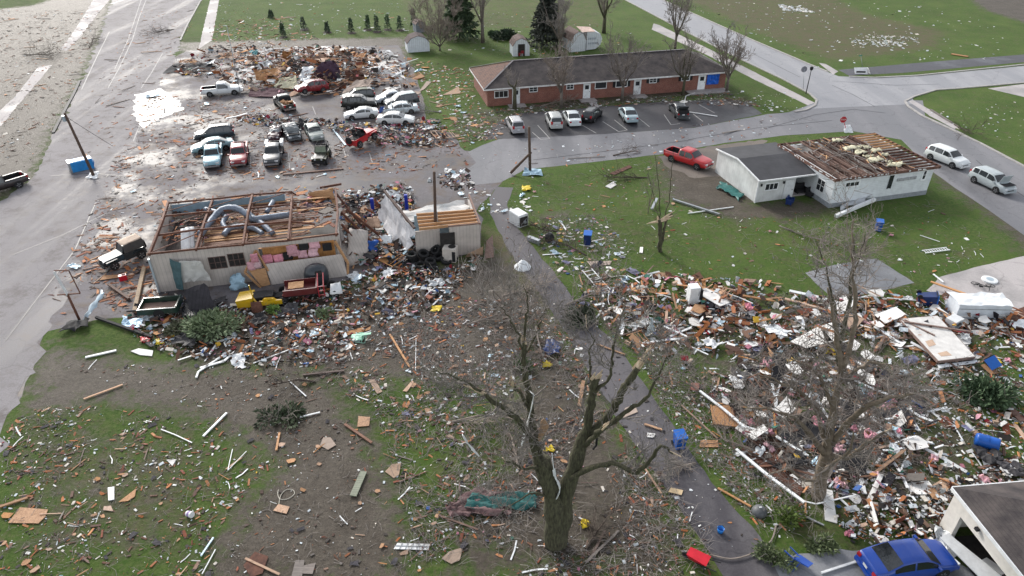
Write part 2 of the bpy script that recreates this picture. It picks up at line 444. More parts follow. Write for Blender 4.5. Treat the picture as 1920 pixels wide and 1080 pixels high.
def road_mat(name, dry, wet, wetness=.5, streak=None, rough=(.75, .22), grain=1.0, mudc=None, mudamt=.0, spec=.4):
    m = bpy.data.materials.new(name); m.use_nodes = True
    N = m.node_tree.nodes; L = m.node_tree.links; b = N['Principled BSDF']
    tc = N.new('ShaderNodeTexCoord')
    def noise(s, det=6, rg=.65, mp=None):
        n = N.new('ShaderNodeTexNoise'); n.inputs['Scale'].default_value = s; n.inputs['Detail'].default_value = det; n.inputs['Roughness'].default_value = rg
        src = tc.outputs['Object']
        if mp:
            k = N.new('ShaderNodeMapping'); k.inputs['Rotation'].default_value = (0, 0, mp[0]); k.inputs['Scale'].default_value = mp[1]; L.new(src, k.inputs[0]); src = k.outputs[0]
        L.new(src, n.inputs['Vector']); return n.outputs['Fac']
    def rng(f, a, c, lo=0, hi=1):
        mr = N.new('ShaderNodeMapRange'); mr.inputs[1].default_value = a; mr.inputs[2].default_value = c; mr.inputs[3].default_value = lo; mr.inputs[4].default_value = hi; L.new(f, mr.inputs[0]); return mr.outputs[0]
    big = noise(.16, 6, .6, streak)
    sm = noise(1.6, 8, .75)
    ad = N.new('ShaderNodeMath'); ad.operation = 'MULTIPLY_ADD'; L.new(sm, ad.inputs[0]); ad.inputs[1].default_value = .35; L.new(big, ad.inputs[2])
    w = rng(ad.outputs[0], .60 + (.5 - wetness) * .35, .78 + (.5 - wetness) * .35)
    mx = N.new('ShaderNodeMixRGB'); L.new(w, mx.inputs[0]); mx.inputs[1].default_value = (*dry, 1); mx.inputs[2].default_value = (*wet, 1)
    gr = rng(noise(9, 6, .8), .3, .7, .72, 1.28)
    m2 = N.new('ShaderNodeMixRGB'); m2.blend_type = 'MULTIPLY'; m2.inputs[0].default_value = grain; L.new(mx.outputs[0], m2.inputs[1]); L.new(gr, m2.inputs[2])
    out = m2.outputs[0]
    if mudc:
        f = rng(noise(.4, 9, .8), .62 - mudamt * .3, .74 - mudamt * .3)
        m3 = N.new('ShaderNodeMixRGB'); L.new(f, m3.inputs[0]); L.new(out, m3.inputs[1]); m3.inputs[2].default_value = (*mudc, 1); out = m3.outputs[0]
    # cracks
    vo = N.new('ShaderNodeTexVoronoi'); vo.feature = 'DISTANCE_TO_EDGE'; vo.inputs['Scale'].default_value = .22
    dn = N.new('ShaderNodeVectorMath'); dn.operation = 'ADD'
    nn = N.new('ShaderNodeTexNoise'); nn.inputs['Scale'].default_value = .6; L.new(tc.outputs['Object'], nn.inputs['Vector'])
    sc = N.new('ShaderNodeVectorMath'); sc.operation = 'SCALE'; sc.inputs['Scale'].default_value = 2.2; L.new(nn.outputs['Color'], sc.inputs[0])
    L.new(tc.outputs['Object'], dn.inputs[0]); L.new(sc.outputs[0], dn.inputs[1]); L.new(dn.outputs[0], vo.inputs['Vector'])
    ck = rng(vo.outputs['Distance'], .004, .014, .8, 1)
    m4 = N.new('ShaderNodeMixRGB'); m4.blend_type = 'MULTIPLY'; m4.inputs[0].default_value = 1; L.new(out, m4.inputs[1]); L.new(ck, m4.inputs[2])
    L.new(m4.outputs[0], b.inputs['Base Color'])
    L.new(rng(w, 0, 1, *rough), b.inputs['Roughness'])
    b.inputs['Specular IOR Level'].default_value = spec
    bp = N.new('ShaderNodeBump'); bp.inputs['Strength'].default_value = .25; bp.inputs['Distance'].default_value = .02
    L.new(noise(7, 6, .8), bp.inputs['Height']); L.new(bp.outputs[0], b.inputs['Normal'])
    return m
def region_sheet(name, px, z, m, jitter=.0, step=1.0, seed=1):
    r = random.Random(seed)
    P = [Vector((x, y, 0)) for x, y in wp(px)]
    Q = []
    for i in range(len(P)):
        a, b = P[i], P[(i + 1) % len(P)]
        k = max(1, int((b - a).length / step)) if jitter else 1
        for t in range(k):
            p = a.lerp(b, t / k)
            if jitter: p = p + Vector((r.gauss(0, 1), r.gauss(0, 1), 0)) * jitter
            Q.append((p.x, p.y, z))
    import mathutils
    tess = mathutils.geometry.tessellate_polygon([[Vector(p) for p in Q]])
    me = bpy.data.meshes.new(name)
    me.from_pydata(Q, [], [tuple(t) for t in tess])
    me.validate(); me.update()
    for p in me.polygons:
        if p.normal.z < 0: p.flip()
    me.materials.append(m)
    o = bpy.data.objects.new(name, me); COL.objects.link(o)
    return tag(o, kind='structure')
MUD = (.125, .10, .083)
m_lot = road_mat('lot asphalt', (.175, .163, .172), (.075, .07, .076), .5, None, (.8, .44), 1, MUD, .45, .13)
m_main = road_mat('main road surface', (.24, .226, .232), (.145, .138, .146), .45, (R(-22), (1.6, .12, 1)), (.8, .55), .9, (.15, .135, .132), .42, .15)
m_street = road_mat('street asphalt', (.21, .208, .22), (.135, .135, .145), .5, (R(-76), (1.4, .2, 1)), (.7, .4), .7, None, 0, .2)
m_diag = road_mat('pale wet street', (.32, .32, .335), (.22, .22, .235), .6, (R(42), (1.5, .2, 1)), (.7, .4), .6, None, 0, .2)
m_park = road_mat('dark parking asphalt', (.075, .072, .078), (.04, .04, .045), .55, None, (.75, .4), 1, None, 0, .2)
m_lane = road_mat('lane asphalt', (.11, .103, .11), (.065, .06, .067), .5, (R(22), (1.5, .2, 1)), (.7, .35), .8, None, 0, .25)
m_path = road_mat('cycle path asphalt', (.085, .085, .095), (.06, .06, .07), .5, None, (.7, .4), .8, None, 0, .2)
m_conc = road_mat('concrete paving', (.42, .39, .385), (.28, .265, .26), .4, None, (.8, .5), .6, None, 0, .2)
m_slab = road_mat('wet concrete slab', (.23, .235, .25), (.15, .155, .165), .6, None, (.7, .4), .7, None, 0, .2)
MAIN = [(-260, 880), (-260, 470), (0, 378), (62, 330), (94, 262), (120, 215), (154, 150), (187, 75), (208, 0), (216, -40), (400, -40), (376, 0), (350, 50), (330, 100), (300, 160), (255, 260), (215, 340), (150, 480), (95, 600), (82, 640), (58, 695), (22, 770), (5, 815), (-30, 880)]
LOT = [(-20, 820), (22, 770), (58, 695), (90, 622), (180, 598), (290, 592), (430, 575), (640, 525), (870, 478), (900, 470), (903, 420), (900, 385), (920, 366), (935, 345), (985, 318), (985, 262), (935, 262), (905, 285), (870, 282), (850, 250), (800, 240), (795, 190), (775, 130), (745, 85), (480, 92), (350, 95), (325, 110), (290, 170), (240, 260), (130, 480), (40, 640)]
region_sheet('parking_lot', LOT, .004, m_lot, .12, 1.2, 3)
region_sheet('road', MAIN, .009, m_main, .32, .9, 4)
region_sheet('side_street', [(880, 348), (868, 325), (892, 305), (878, 285), (905, 272), (935, 261), (985, 258), (1120, 252), (1300, 240), (1440, 214), (1478, 211), (1540, 188), (1730, 188), (1735, 217), (1800, 247), (1925, 313), (2300, 514), (2300, 715), (1860, 398), (1790, 352), (1748, 322), (1690, 262), (1600, 246), (1470, 254), (1360, 268), (1235, 290), (985, 318), (938, 342)], .007, m_street, .03, 1.5, 5)
region_sheet('diagonal_street', [(1120, -30), (1200, -30), (1242, 0), (1320, 35), (1405, 73), (1520, 122), (1572, 143), (1640, 146), (1720, 143), (1925, 123), (2300, 90), (2300, 120), (1925, 154), (1800, 166), (1755, 168), (1710, 182), (1715, 195), (1500, 205), (1533, 192), (1520, 178), (1470, 150), (1400, 117), (1290, 62), (1172, 0)], .011, m_diag, .02, 2, 6)
region_sheet('cycle_path', [(1572, 131), (1720, 118), (2300, 72), (2300, 83), (1700, 136), (1592, 142)], .006, m_path)
region_sheet('motel_parking', [(905, 262), (918, 246), (930, 232), (960, 214), (1105, 202), (1250, 190), (1370, 186), (1400, 192), (1430, 214), (1300, 240), (1120, 252), (985, 259)], .010, m_park, .05, 1.0, 8)
region_sheet('lane', [(918, 372), (930, 350), (962, 352), (952, 385), (968, 425), (1005, 470), (1055, 530), (1093, 585), (1160, 650), (1206, 716), (1262, 800), (1335, 905), (1425, 1010), (1475, 1110), (1372, 1110), (1340, 1050), (1258, 930), (1190, 830), (1131, 742), (1072, 640), (1018, 560), (950, 465), (920, 400)], .012, m_lane, .05, .8, 9)
region_sheet('motel_walk', [(1100, 187), (1113, 186), (1125, 201), (1112, 203)], .008, m_conc)
region_sheet('pavement', [(1225, 44), (1236, 47), (1330, 92), (1430, 143), (1536, 197), (1526, 203), (1416, 150), (1325, 103), (1222, 55)], .006, m_conc, .03, 1, 2)
region_sheet('pavement', [(178, -5), (215, -40), (238, -40), (205, 0), (186, 22), (150, 70), (124, 95), (112, 93), (138, 60)], .006, m_conc, .05, 1, 2)
region_sheet('pavement', [(97, 122), (72, 125), (30, 180), (-20, 225), (-20, 240), (2, 236), (40, 190)], .006, m_conc, .05, 1, 2)
region_sheet('pavement', [(394, 0), (411, 0), (398, 75), (372, 92), (379, 62)], .006, m_conc, .05, 1, 2)
region_sheet('pavement', [(1703, 190), (1712, 188), (1755, 212), (1800, 238), (1790, 242), (1745, 218)], .014, m_conc, .02, 1, 2)
region_sheet('pavement', [(1535, 118), (1548, 120), (1572, 134), (1562, 140)], .014, m_conc, .02, 1, 2)
region_sheet('driveway', [(1852, 166), (1925, 157), (2150, 300), (2050, 330), (1920, 182)], .014, m_conc)
region_sheet('driveway', [(1762, 520), (1840, 498), (2000, 462), (2150, 560), (1960, 620), (1880, 600), (1800, 565), (1740, 545)], .006, m_conc, .04, 1, 3)
region_sheet('concrete_slab', [(1510, 512), (1560, 497), (1642, 484), (1715, 530), (1640, 548), (1560, 560)], .008, m_slab, .04, .8, 4)
region_sheet('concrete_slab', [(420, 150), (470, 92), (640, 85), (735, 96), (765, 150), (640, 158)], .010, m_slab, .05, 1, 4)
region_sheet('driveway', [(1400, 1095), (1480, 1040), (1620, 1030), (1960, 1080), (1960, 1140), (1400, 1140)], .006, m_slab, .08, .6, 5)
region_sheet('yard_drive', [(1235, 292), (1360, 270), (1440, 262), (1400, 300), (1345, 330), (1300, 335), (1250, 312)], .005, road_mat('gravel', (.17, .145, .125), (.10, .085, .075), .5, None, (.9, .6), 1), .12, .8, 5)
# puddles of standing water
pud = mat('standing water', (.10, .095, .10), .3, .2, 1, .12, bscale=3, spec=.35)
for i, px in enumerate([[(255, 178), (300, 165), (330, 185), (345, 205), (300, 222), (268, 240), (250, 215)]]):
    region_sheet('puddle', px, .0135, pud, .16, .5, 40 + i)
# painted lines
line = mat('faded road paint', (.36, .35, .34), .7, .5, 5)
def stripe(px, w=.12, z=.018, m=line, name='road_marking'):
    mb = MB()
    P = [Vector(G(u, v)) for u, v in px]
    for a, b in zip(P, P[1:]):
        t = (b - a).normalized(); s = Vector((-t.y, t.x, 0)) * w / 2
        mb.quad([a - s + Vector((0, 0, z)), b - s + Vector((0, 0, z)), b + s + Vector((0, 0, z)), a + s + Vector((0, 0, z))])
    return tag(mb.build(name, m), kind='structure')
stripe([(278, -10), (262, 30), (248, 75), (225, 125), (203, 165)], .13); stripe([(268, -10), (255, 30), (240, 75), (215, 130)], .13)
stripe([(305, 100), (285, 135), (265, 165)], .13); stripe([(262, 235), (250, 265)], .13)
stripe([(205, 60), (180, 110), (153, 168)], .15)
for a, b in (((998, 248), (1014, 262)), ((1013, 262), (1031, 260)), ((1008, 235), (1031, 260)), ((1092, 235), (1118, 250)), ((1130, 228), (1160, 247)), ((1160, 247), (1176, 244)), ((1152, 225), (1176, 244)), ((1198, 222), (1218, 238)), ((1245, 215), (1258, 234)), ((1258, 234), (1275, 232)), ((1310, 196), (1340, 212)), ((1300, 214), (1318, 228))):
    stripe([a, b], .1)
for a, b in (((541, 288), (543, 318)), ((642, 272), (648, 292)), ((693, 288), (698, 305)), ((586, 200), (592, 215)), ((470, 292), (470, 318))):
    stripe([a, b], .1)
tar = mat('tar seam', (.03, .03, .033), .5, .3, 3)
for px in ([(1440, 240), (1530, 215), (1600, 205), (1660, 212)], [(1290, 262), (1420, 240), (1560, 226)], [(1560, 160), (1600, 178), (1640, 200)], [(1830, 300), (1870, 335), (1925, 372)], [(1560, 152), (1680, 160), (1760, 158)], [(1000, 300), (1150, 282), (1300, 262)], [(20, 480), (120, 440), (200, 400)], [(10, 640), (70, 560), (140, 470), (180, 380)], [(95, 330), (170, 325), (230, 330)], [(1330, 60), (1400, 95), (1500, 145)]):
    stripe(px, .09, .022, tar, 'tar_seam')
kerbm = mat('kerb concrete', (.36, .345, .33), .8, .2, 2, .1)
def kerb(px, w=.28, h=.12):
    mb = MB()
    P = [Vector(G(u, v)) for u, v in px]
    for a, b in zip(P, P[1:]):
        mb.beam(a + Vector((0, 0, h / 2)), b + Vector((0, 0, h / 2)), w, h)
    return tag(mb.build('kerb', kerbm), kind='structure')
kerb([(1172, 0), (1290, 62), (1400, 117), (1470, 150), (1518, 176), (1531, 188), (1528, 198), (1510, 207), (1490, 210)])
kerb([(1242, 0), (1320, 35), (1405, 73), (1520, 122), (1552, 135)])
kerb([(1592, 144), (1640, 146), (1720, 142), (1925, 121), (2300, 88)])
kerb([(2300, 122), (1925, 155), (1800, 166), (1755, 169), (1715, 181), (1697, 190), (1703, 200), (1730, 218), (1760, 232), (1840, 270), (1925, 315), (2300, 516)])
kerb([(377, 0), (352, 46), (338, 76)])
kerb([(150, 152), (138, 178), (118, 215), (100, 250)], .35, .14).data.materials[0] = mat('black kerb edge', (.03, .03, .033), .7, .3, 3)
# ================================================================ BUILDINGS
def brick_mat():
    m = bpy.data.materials.new('red brick'); m.use_nodes = True
    N = m.node_tree.nodes; L = m.node_tree.links; b = N['Principled BSDF']; b.inputs['Roughness'].default_value = .85
    tc = N.new('ShaderNodeTexCoord'); s = N.new('ShaderNodeSeparateXYZ'); L.new(tc.outputs['Object'], s.inputs[0])
    a = N.new('ShaderNodeMath'); L.new(s.outputs[0], a.inputs[0]); L.new(s.outputs[1], a.inputs[1])
    c = N.new('ShaderNodeCombineXYZ'); L.new(a.outputs[0], c.inputs[0]); L.new(s.outputs[2], c.inputs[1])
    br = N.new('ShaderNodeTexBrick'); L.new(c.outputs[0], br.inputs[0]); br.inputs['Scale'].default_value = 4.2
    br.inputs['Color1'].default_value = (.17, .058, .042, 1); br.inputs['Color2'].default_value = (.24, .092, .066, 1); br.inputs['Mortar'].default_value = (.30, .22, .19, 1)
    br.inputs['Mortar Size'].default_value = .012
    n = N.new('ShaderNodeTexNoise'); n.inputs['Scale'].default_value = 1.1; n.inputs['Detail'].default_value = 6; L.new(tc.outputs['Object'], n.inputs['Vector'])
    mr = N.new('ShaderNodeMapRange'); mr.inputs[3].default_value = .65; mr.inputs[4].default_value = 1.35; L.new(n.outputs['Fac'], mr.inputs[0])
    x = N.new('ShaderNodeMixRGB'); x.blend_type = 'MULTIPLY'; x.inputs[0].default_value = 1; L.new(br.outputs[0], x.inputs[1]); L.new(mr.outputs[0], x.inputs[2]); L.new(x.outputs[0], b.inputs['Base Color'])
    return m
brick = brick_mat()
roofsh = mat('charcoal shingle roof', (.048, .042, .046), .85, .35, .9, .3, col2=(.095, .08, .076), bscale=14, stripes=('Z', .075, .78))
siding = mat('white lap siding', (.66, .69, .71), .55, .12, 1.6, 0, stripes=('Z', .2, .86))
tansiding = mat('tan ribbed siding', (.50, .45, .41), .6, .15, .9, 0, stripes=('XY', .3, .82))
paneldark = mat('window pane', (.025, .028, .032), .08, .3, 2, spec=.7)
fascia = mat('fascia paint', (.66, .66, .66), .6, .25, 1.5)
deckwood = mat('bare roof boards', (.065, .026, .018), .8, .35, 2, 0, col2=(.15, .062, .038), stripes=('Z', .11, .5))
newwood = mat('fresh timber', (.46, .24, .11), .75, .25, 3, 0, col2=(.56, .33, .17), stretch=(.6, 6, 6))

class Frame:
    def __init__(s, O, ang):
        s.O = Vector(O); s.a = ang
        s.ex = Vector((math.cos(ang), math.sin(ang), 0)); s.ey = Vector((-math.sin(ang), math.cos(ang), 0))
    def loc(s, p):
        d = Vector(p) - s.O
        return Vector((d.dot(s.ex), d.dot(s.ey), d.z))
    def hit(s, u, v, y=0):            # sight line against the vertical plane at local depth y
        d = ray(u, v); c = Vector((0, 0, CAMH))
        t = (y - (c - s.O).dot(s.ey)) / d.dot(s.ey)
        return s.loc(c + d * t)
    def hitx(s, u, v, x=0):
        d = ray(u, v); c = Vector((0, 0, CAMH))
        t = (x - (c - s.O).dot(s.ex)) / d.dot(s.ex)
        return s.loc(c + d * t)
    def at(s, u, v, z):
        return s.loc(G(u, v, z))
    def w(s, p): return s.O + s.ex * p[0] + s.ey * p[1] + Vector((0, 0, p[2]))

def window(root, x0, x1, z0, z1, y=0.0, nx=2, nz=2, frame=None, pane=None, axis='x', fw=.09, shutters=False, out=-1, label=None):
    """window on a wall whose outside faces 'out' along the other axis"""
    def P(a, b, c): return (a, b, c) if axis == 'x' else (b, a, c)
    def bx(mb, a0, a1, b0, b1, c0, c1):
        c = P((a0 + a1) / 2, (b0 + b1) / 2, (c0 + c1) / 2)
        s = P(abs(a1 - a0), abs(b1 - b0), abs(c1 - c0))
        mb.box(c, s)
    mb = MB(); d = .05 * out
    bx(mb, x0 - fw, x0, y, y + d, z0 - fw, z1 + fw); bx(mb, x1, x1 + fw, y, y + d, z0 - fw, z1 + fw)
    bx(mb, x0, x1, y, y + d, z1, z1 + fw); bx(mb, x0, x1, y, y + d * 1.6, z0 - fw, z0)
    for i in range(1, nx):
        x = x0 + (x1 - x0) * i / nx; bx(mb, x - .025, x + .025, y, y + d * .8, z0, z1)
    for i in range(1, nz):
        z = z0 + (z1 - z0) * i / nz; bx(mb, x0, x1, y, y + d * .75, z - .02, z + .02)
    f = mb.build('window', frame or whitepaint, root)
    mp = MB(); bx(mp, x0, x1, y + .004 * out, y + .012 * out, z0, z1)
    mp.build('pane', pane or paneldark, f)
    if shutters:
        for xa in (x0 - fw - .42, x1 + fw + .02):
            ms = MB(); bx(ms, xa, xa + .4, y, y + d * .9, z0 - .05, z1 + .05); ms.build('shutter', blackmat, f)
    return f
def door(root, x0, x1, z0, z1, y=0.0, m=None, out=-1, axis='x', glassy=True, name='door'):
    def P(a, b, c): return (a, b, c) if axis == 'x' else (b, a, c)
    mb = MB()
    mb.box(P((x0 + x1) / 2, y + .03 * out, (z0 + z1) / 2), P(x1 - x0, .06, z1 - z0))
    for a, b in ((x0 - .06, x0), (x1, x1 + .06)): mb.box(P((a + b) / 2, y + .045 * out, (z0 + z1) / 2), P(b - a, .09, z1 - z0 + .1))
    d = mb.build(name, m or whitepaint, root)
    h = MB(); h.box(P(x1 - .1, y + .1 * out, z0 + (z1 - z0) * .47), P(.05, .07, .14)); h.build('handle', chrome, d)
    if glassy:
        g = MB(); g.box(P((x0 + x1) / 2, y + .064 * out, z0 + (z1 - z0) * .76), P((x1 - x0) * .6, .012, (z1 - z0) * .28)); g.build('pane', paneldark, d)
    return d

# ---- brick apartment row
fr = Frame(G(914, 200), R(13.6))
MOT = thing('brick_building', 'long red brick row with dark hip roof, stripped to boards at its left end', 'building', fr.O, fr.a)
ML, MW, MHt, MR = 36.2, 9.8, 2.6, 4.75
mb = MB()
for c, s in (((ML / 2, .12, MHt / 2), (ML, .24, MHt)), ((ML / 2, MW - .12, MHt / 2), (ML, .24, MHt)), ((.12, MW / 2, MHt / 2), (.24, MW - .48, MHt)), ((ML - .12, MW / 2, MHt / 2), (.24, MW - .48, MHt))): mb.box(c, s)
mb.build('wall', brick, MOT)
ov = .55; e = MHt
A, B, C_, D_ = (-ov, -ov, e), (ML + ov, -ov, e), (ML + ov, MW + ov, e), (-ov, MW + ov, e)
r0, r1 = (MW / 2, MW / 2, MR), (ML - MW / 2, MW / 2, MR)
mb = MB(); mb.slab([A, B, r1, r0], .12); mb.slab([D_, r0, r1, C_], .12); mb.slab([B, C_, r1], .12)
mroof = mb.build('roof', roofsh, MOT)
mb = MB(); mb.slab([A, r0, D_], .1); dk = mb.build('roof_boards', deckwood, MOT); tag(dk, 'bare orange brown boards of the stripped left roof end')
mb = MB(); mb.beam(Vector(A) + Vector((.05, 0, .08)), Vector(r0) + Vector((0, 0, .08)), .25, .06); mb.beam(Vector(D_) + Vector((0, 0, .08)), Vector(r0) + Vector((0, 0, .08)), .2, .05); mb.beam(Vector(r0) + Vector((0, 0, .04)), Vector(r1) + Vector((0, 0, .04)), .3, .06)
mb.build('ridge_cap', mat('ridge grey', (.16, .15, .16), .8, .3, 4), mroof)
mb = MB()
for p, q_ in ((A, B), (A, D_), (B, C_), (D_, C_)):
    p = Vector(p); q_ = Vector(q_); mb.beam(p + Vector((0, 0, -.1)), q_ + Vector((0, 0, -.1)), .05, .2)
mb.build('fascia', fascia, MOT)
for (u0, v0, u1, v1, nx, nz, sh, pn) in ((928, 170, 952, 183, 3, 1, False, darkvoid), (993, 163, 1007, 172, 2, 2, False, None), (1063, 157, 1075, 167, 2, 2, False, None), (1116, 153, 1137, 166, 1, 1, False, None), (1155, 150, 1176, 163, 1, 1, True, None), (1218, 145, 1231, 155, 2, 2, True, None), (1278, 141, 1293, 151, 2, 2, True, None)):
    a = fr.hit(u0, v1); b = fr.hit(u1, v0)
    window(MOT, a.x, b.x, max(.7, a.z), min(2.3, b.z), 0, nx, nz, shutters=sh, pane=pn)
for (u0, u1) in ((961, 974), (1093.5, 1106), (1188, 1200), (1308.5, 1319)):
    a = fr.hit(u0, 190 - (u0 - 961) * .09); b = fr.hit(u1, 170)
    door(MOT, a.x, b.x, .12, 2.2)
    sb = MB(); sb.box(((a.x + b.x) / 2, -.75, .06), (2.4, 1.4, .12)); sb.build('door_step', concrete, MOT)
a = fr.hit(1323, 163); b = fr.hit(1349, 139)
tp = MB(); tp.sheet((a.x, -.1, .75), (b.x, -.1, .75), (b.x, -.1, 2.35), (a.x, -.1, 2.35), 10, 6, .05, 5, th=-.01)
bt = tp.build('tarpaulin', mat('bright blue tarpaulin', (.012, .10, .50), .35, .3, 3, .2), MOT); tag(bt, 'bright blue tarpaulin over the right end window')
bt.parent = None; bt.matrix_world = Matrix.Translation(fr.O) @ Matrix.Rotation(fr.a, 4, 'Z')
tag(bt, 'bright blue tarpaulin nailed over the window at the right end of the brick row', 'tarpaulin')
sb = MB(); sb.box((ML - 3.2, -1.0, .05), (6.2, 1.9, .1)); sb.build('porch_slab', concrete, MOT)

# ---- white house with its roof torn off
fr = Frame(G(1553, 390), R(15.6)); HF = fr
HL, HW, HH = 11.9, 9.3, 3.15
HOUSE = thing('white_house', 'white sided house with its roof torn off and brown joists bared', 'house', fr.O, fr.a)
mb = MB()
for c, s in (((HL / 2, .1, HH / 2 + .25), (HL, .2, HH - .5)), ((HL / 2, HW - .1, HH / 2 + .25), (HL, .2, HH - .5)), ((.1, HW / 2, HH / 2 + .25), (.2, HW - .4, HH - .5)), ((HL - .1, HW / 2, HH / 2 + .25), (.2, HW - .4, HH - .5))): mb.box(c, s)
mb.build('wall', siding, HOUSE)
mb = MB(); mb.box((HL / 2, HW / 2, .25), (HL + .04, HW + .04, .5)); mb.build('foundation', mat('grey block', (.26, .28, .30), .9, .2, 3), HOUSE)
for (u0, v0, u1, v1, nx, nz) in ((1585, 340, 1611, 350, 3, 1), (1728, 320, 1738, 336, 1, 2)):
    a = fr.hit(u0, v1); b = fr.hit(u1, v0); window(HOUSE, a.x, b.x, a.z, b.z, 0, nx, nz, fw=.16)
a = fr.hit(1663, 353); b = fr.hit(1676, 327); d = door(HOUSE, a.x, b.x, a.z, b.z, 0, paneldark, glassy=False)
mb = MB(); mb.box(((a.x + b.x) / 2, -.04, b.z + .1), (b.x - a.x + .4, .12, .2)); mb.box(((a.x + b.x) / 2, -.1, b.z + .02), (b.x - a.x + .3, .05, .08)); mb.build('door_trim', whitepaint, d)
mb = MB(); a = fr.hit(1680, 343); b = fr.hit(1718, 330); mb.box(((a.x + b.x) / 2, -.06, (a.z + b.z) / 2 + .1), (b.x - a.x, .1, .3)); mb.build('torn_siding', mat('torn backing', (.34, .35, .36), .8, .4, 4), HOUSE)
a = fr.hitx(1543, 345); mb = MB()
window(HOUSE, 1.3, 2.4, 1.1, 2.3, 0, 2, 2, axis='y', out=-1)
# ceiling deck and joists
mb = MB(); mb.box((HL / 2, HW / 2, HH - .08), (HL - .2, HW - .2, .1)); mb.build('ceiling_deck', mat('dirty ceiling deck', (.055, .048, .042), .9, .4, .7, .3, col2=(.36, .35, .34)), HOUSE)
jr = random.Random(4)
mb = MB()
for i in range(21):
    x = .25 + i * (HL - 3.2) / 20
    y1 = HW + .25 if jr.random() < .75 else HW - jr.uniform(.5, 3)
    mb.beam((x, -.3, HH + .08), (x + jr.uniform(-.05, .05), y1, HH + .08 + jr.uniform(-.02, .06)), .06, .2, mi=jr.choice((0, 0, 1, 2)))
mb.build('joist', [mat('dark joist', (.075, .038, .028), .8, .4, 3), darkwood, greywood], HOUSE); 
mb = MB()
for i in range(15):
    y = .2 + i * (HW - .2) / 14
    mb.beam((HL - 2.9, y, HH + .1), (HL + .3, y + jr.uniform(-.05, .05), HH + .1 + jr.uniform(0, .08)), .09, .16, mi=0 if i > 7 else 1)
mb.build('joist', [newwood, deckwood], HOUSE)
for (c, s) in (((HL / 2, -.33, HH + .06), (HL + .8, .07, .3)), ((-.33, HW / 2, HH + .06), (.07, HW + .6, .3)), ((HL + .35, HW / 2, HH + .06), (.07, HW + .7, .26)), ((HL - 3.05, HW / 2, HH + .14), (.12, HW + .5, .28)), ((HL / 2, HW + .28, HH + .06), (HL + .7, .07, .22))):
    mb = MB(); mb.box(c, s); mb.build('rim_board', mat('red brown rim board', (.10, .042, .032), .8, .5, 5, 0, col2=(.22, .12, .09)), HOUSE)
mb = MB()
for i in range(26):
    x = jr.uniform(0, HL); w = jr.uniform(.08, .35)
    mb.box((x, -.372, HH + .06 + jr.uniform(-.06, .06)), (w, .012, jr.uniform(.04, .12)))
for i in range(22):
    y = jr.uniform(0, HW); mb.box((-.372, y, HH + .06 + jr.uniform(-.06, .06)), (.012, jr.uniform(.08, .35), jr.uniform(.04, .1)))
mb.build('trim_remnant', whitepaint, HOUSE)['kind'] = 'stuff'
mb = MB()
for i in range(170):                # loose laths and broken boards lying on the ceiling
    x, y = jr.uniform(.3, HL - 3), jr.uniform(.2, HW); an = jr.gauss(1.3, .6); l = jr.uniform(.4, 2.0)
    p = Vector((x, y, HH + .22 + jr.uniform(0, .12))); dd = Vector((math.cos(an), math.sin(an), jr.uniform(-.05, .05))) * l / 2
    mb.beam(p - dd, p + dd, jr.uniform(.04, .12), .03, mi=jr.choice((0, 0, 0, 1, 1, 2)))
o = mb.build('splintered_lath', [mat('dark lath', (.06, .036, .027), .8, .4, 3), mat('grey lath', (.20, .18, .17), .8, .3, 3), newwood], HOUSE); o['kind'] = 'stuff'
for i in range(15):
    mb = MB(); x = HL - 3.6 + jr.uniform(-2.2, .5); y = jr.uniform(.6, HW - .5); s = jr.uniform(.35, 1.0)
    mb.sheet((x - s, y - s / 2, HH + .3), (x + s, y - s / 3, HH + .32), (x + s * .8, y + s / 2, HH + .34), (x - s * .8, y + s / 2, HH + .3), 5, 4, .16, 30 + i, th=.12, ragged=.15)
    o = mb.build('insulation_batt', mat('pale yellow insulation', (.58, .55, .40), .95, .2, 5, .5), None, smooth=True)
    o.matrix_world = Matrix.Translation(fr.O) @ Matrix.Rotation(fr.a, 4, 'Z')
    tag(o, 'pale yellow insulation tuft lying on the bared ceiling of the white house', 'insulation', 'yellow insulation tufts on the white house')
# attached low garage
fr2 = Frame(G(1415, 380), R(15.6))
GAR = thing('garage', 'low grey roofed garage attached to the left of the white house', 'garage', fr2.O, fr2.a)
gl, gw, gh, gm = 7.3, 8.2, 2.55, 3.15
xr = 4.4
mb = MB()
mb.quad([(0, 0, 0), (xr, 0, 0), (xr, 0, gh), (0, 0, gh)]); mb.quad([(0, gw, 0), (0, 0, 0), (0, 0, gh), (0, gw * .5, gm), (0, gw, gh + .1)])
mb.quad([(xr, 0, 0), (xr, 3, 0), (xr, 3, gh + .3), (xr, 0, gh)]); mb.quad([(xr, 3, 0), (gl, 3, 0), (gl, 3, gh + .3), (xr, 3, gh + .3)]); mb.quad([(gl, gw, 0), (0, gw, 0), (0, gw, gh), (gl, gw, gh)])
mb.build('wall', mat('dirty white board', (.58, .59, .58), .7, .18, .7, 0, stripes=('XY', .4, .93)), GAR)
mb = MB()
mb.slab([(-.15, -.3, gh), (gl, -.3, gh), (gl, gw * .5, gm + .06), (-.15, gw * .5, gm + .06)], .1); mb.slab([(-.15, gw * .5, gm + .06), (gl, gw * .5, gm + .06), (gl, gw + .2, gh + .12), (-.15, gw + .2, gh + .12)], .1)
mb.build('roof', mat('grey roll roofing', (.045, .045, .05), .7, .22, .8, .15), GAR)
mb = MB()
for a, b in (((-.17, -.3, gh - .02), (-.17, gw * .5, gm + .04)), ((-.17, gw * .5, gm + .04), (-.17, gw + .2, gh + .1)), ((-.15, -.32, gh - .03), (gl, -.32, gh - .03)), ((-.05, -.05, 0), (-.05, -.05, gh))): mb.beam(a, b, .1, .14)
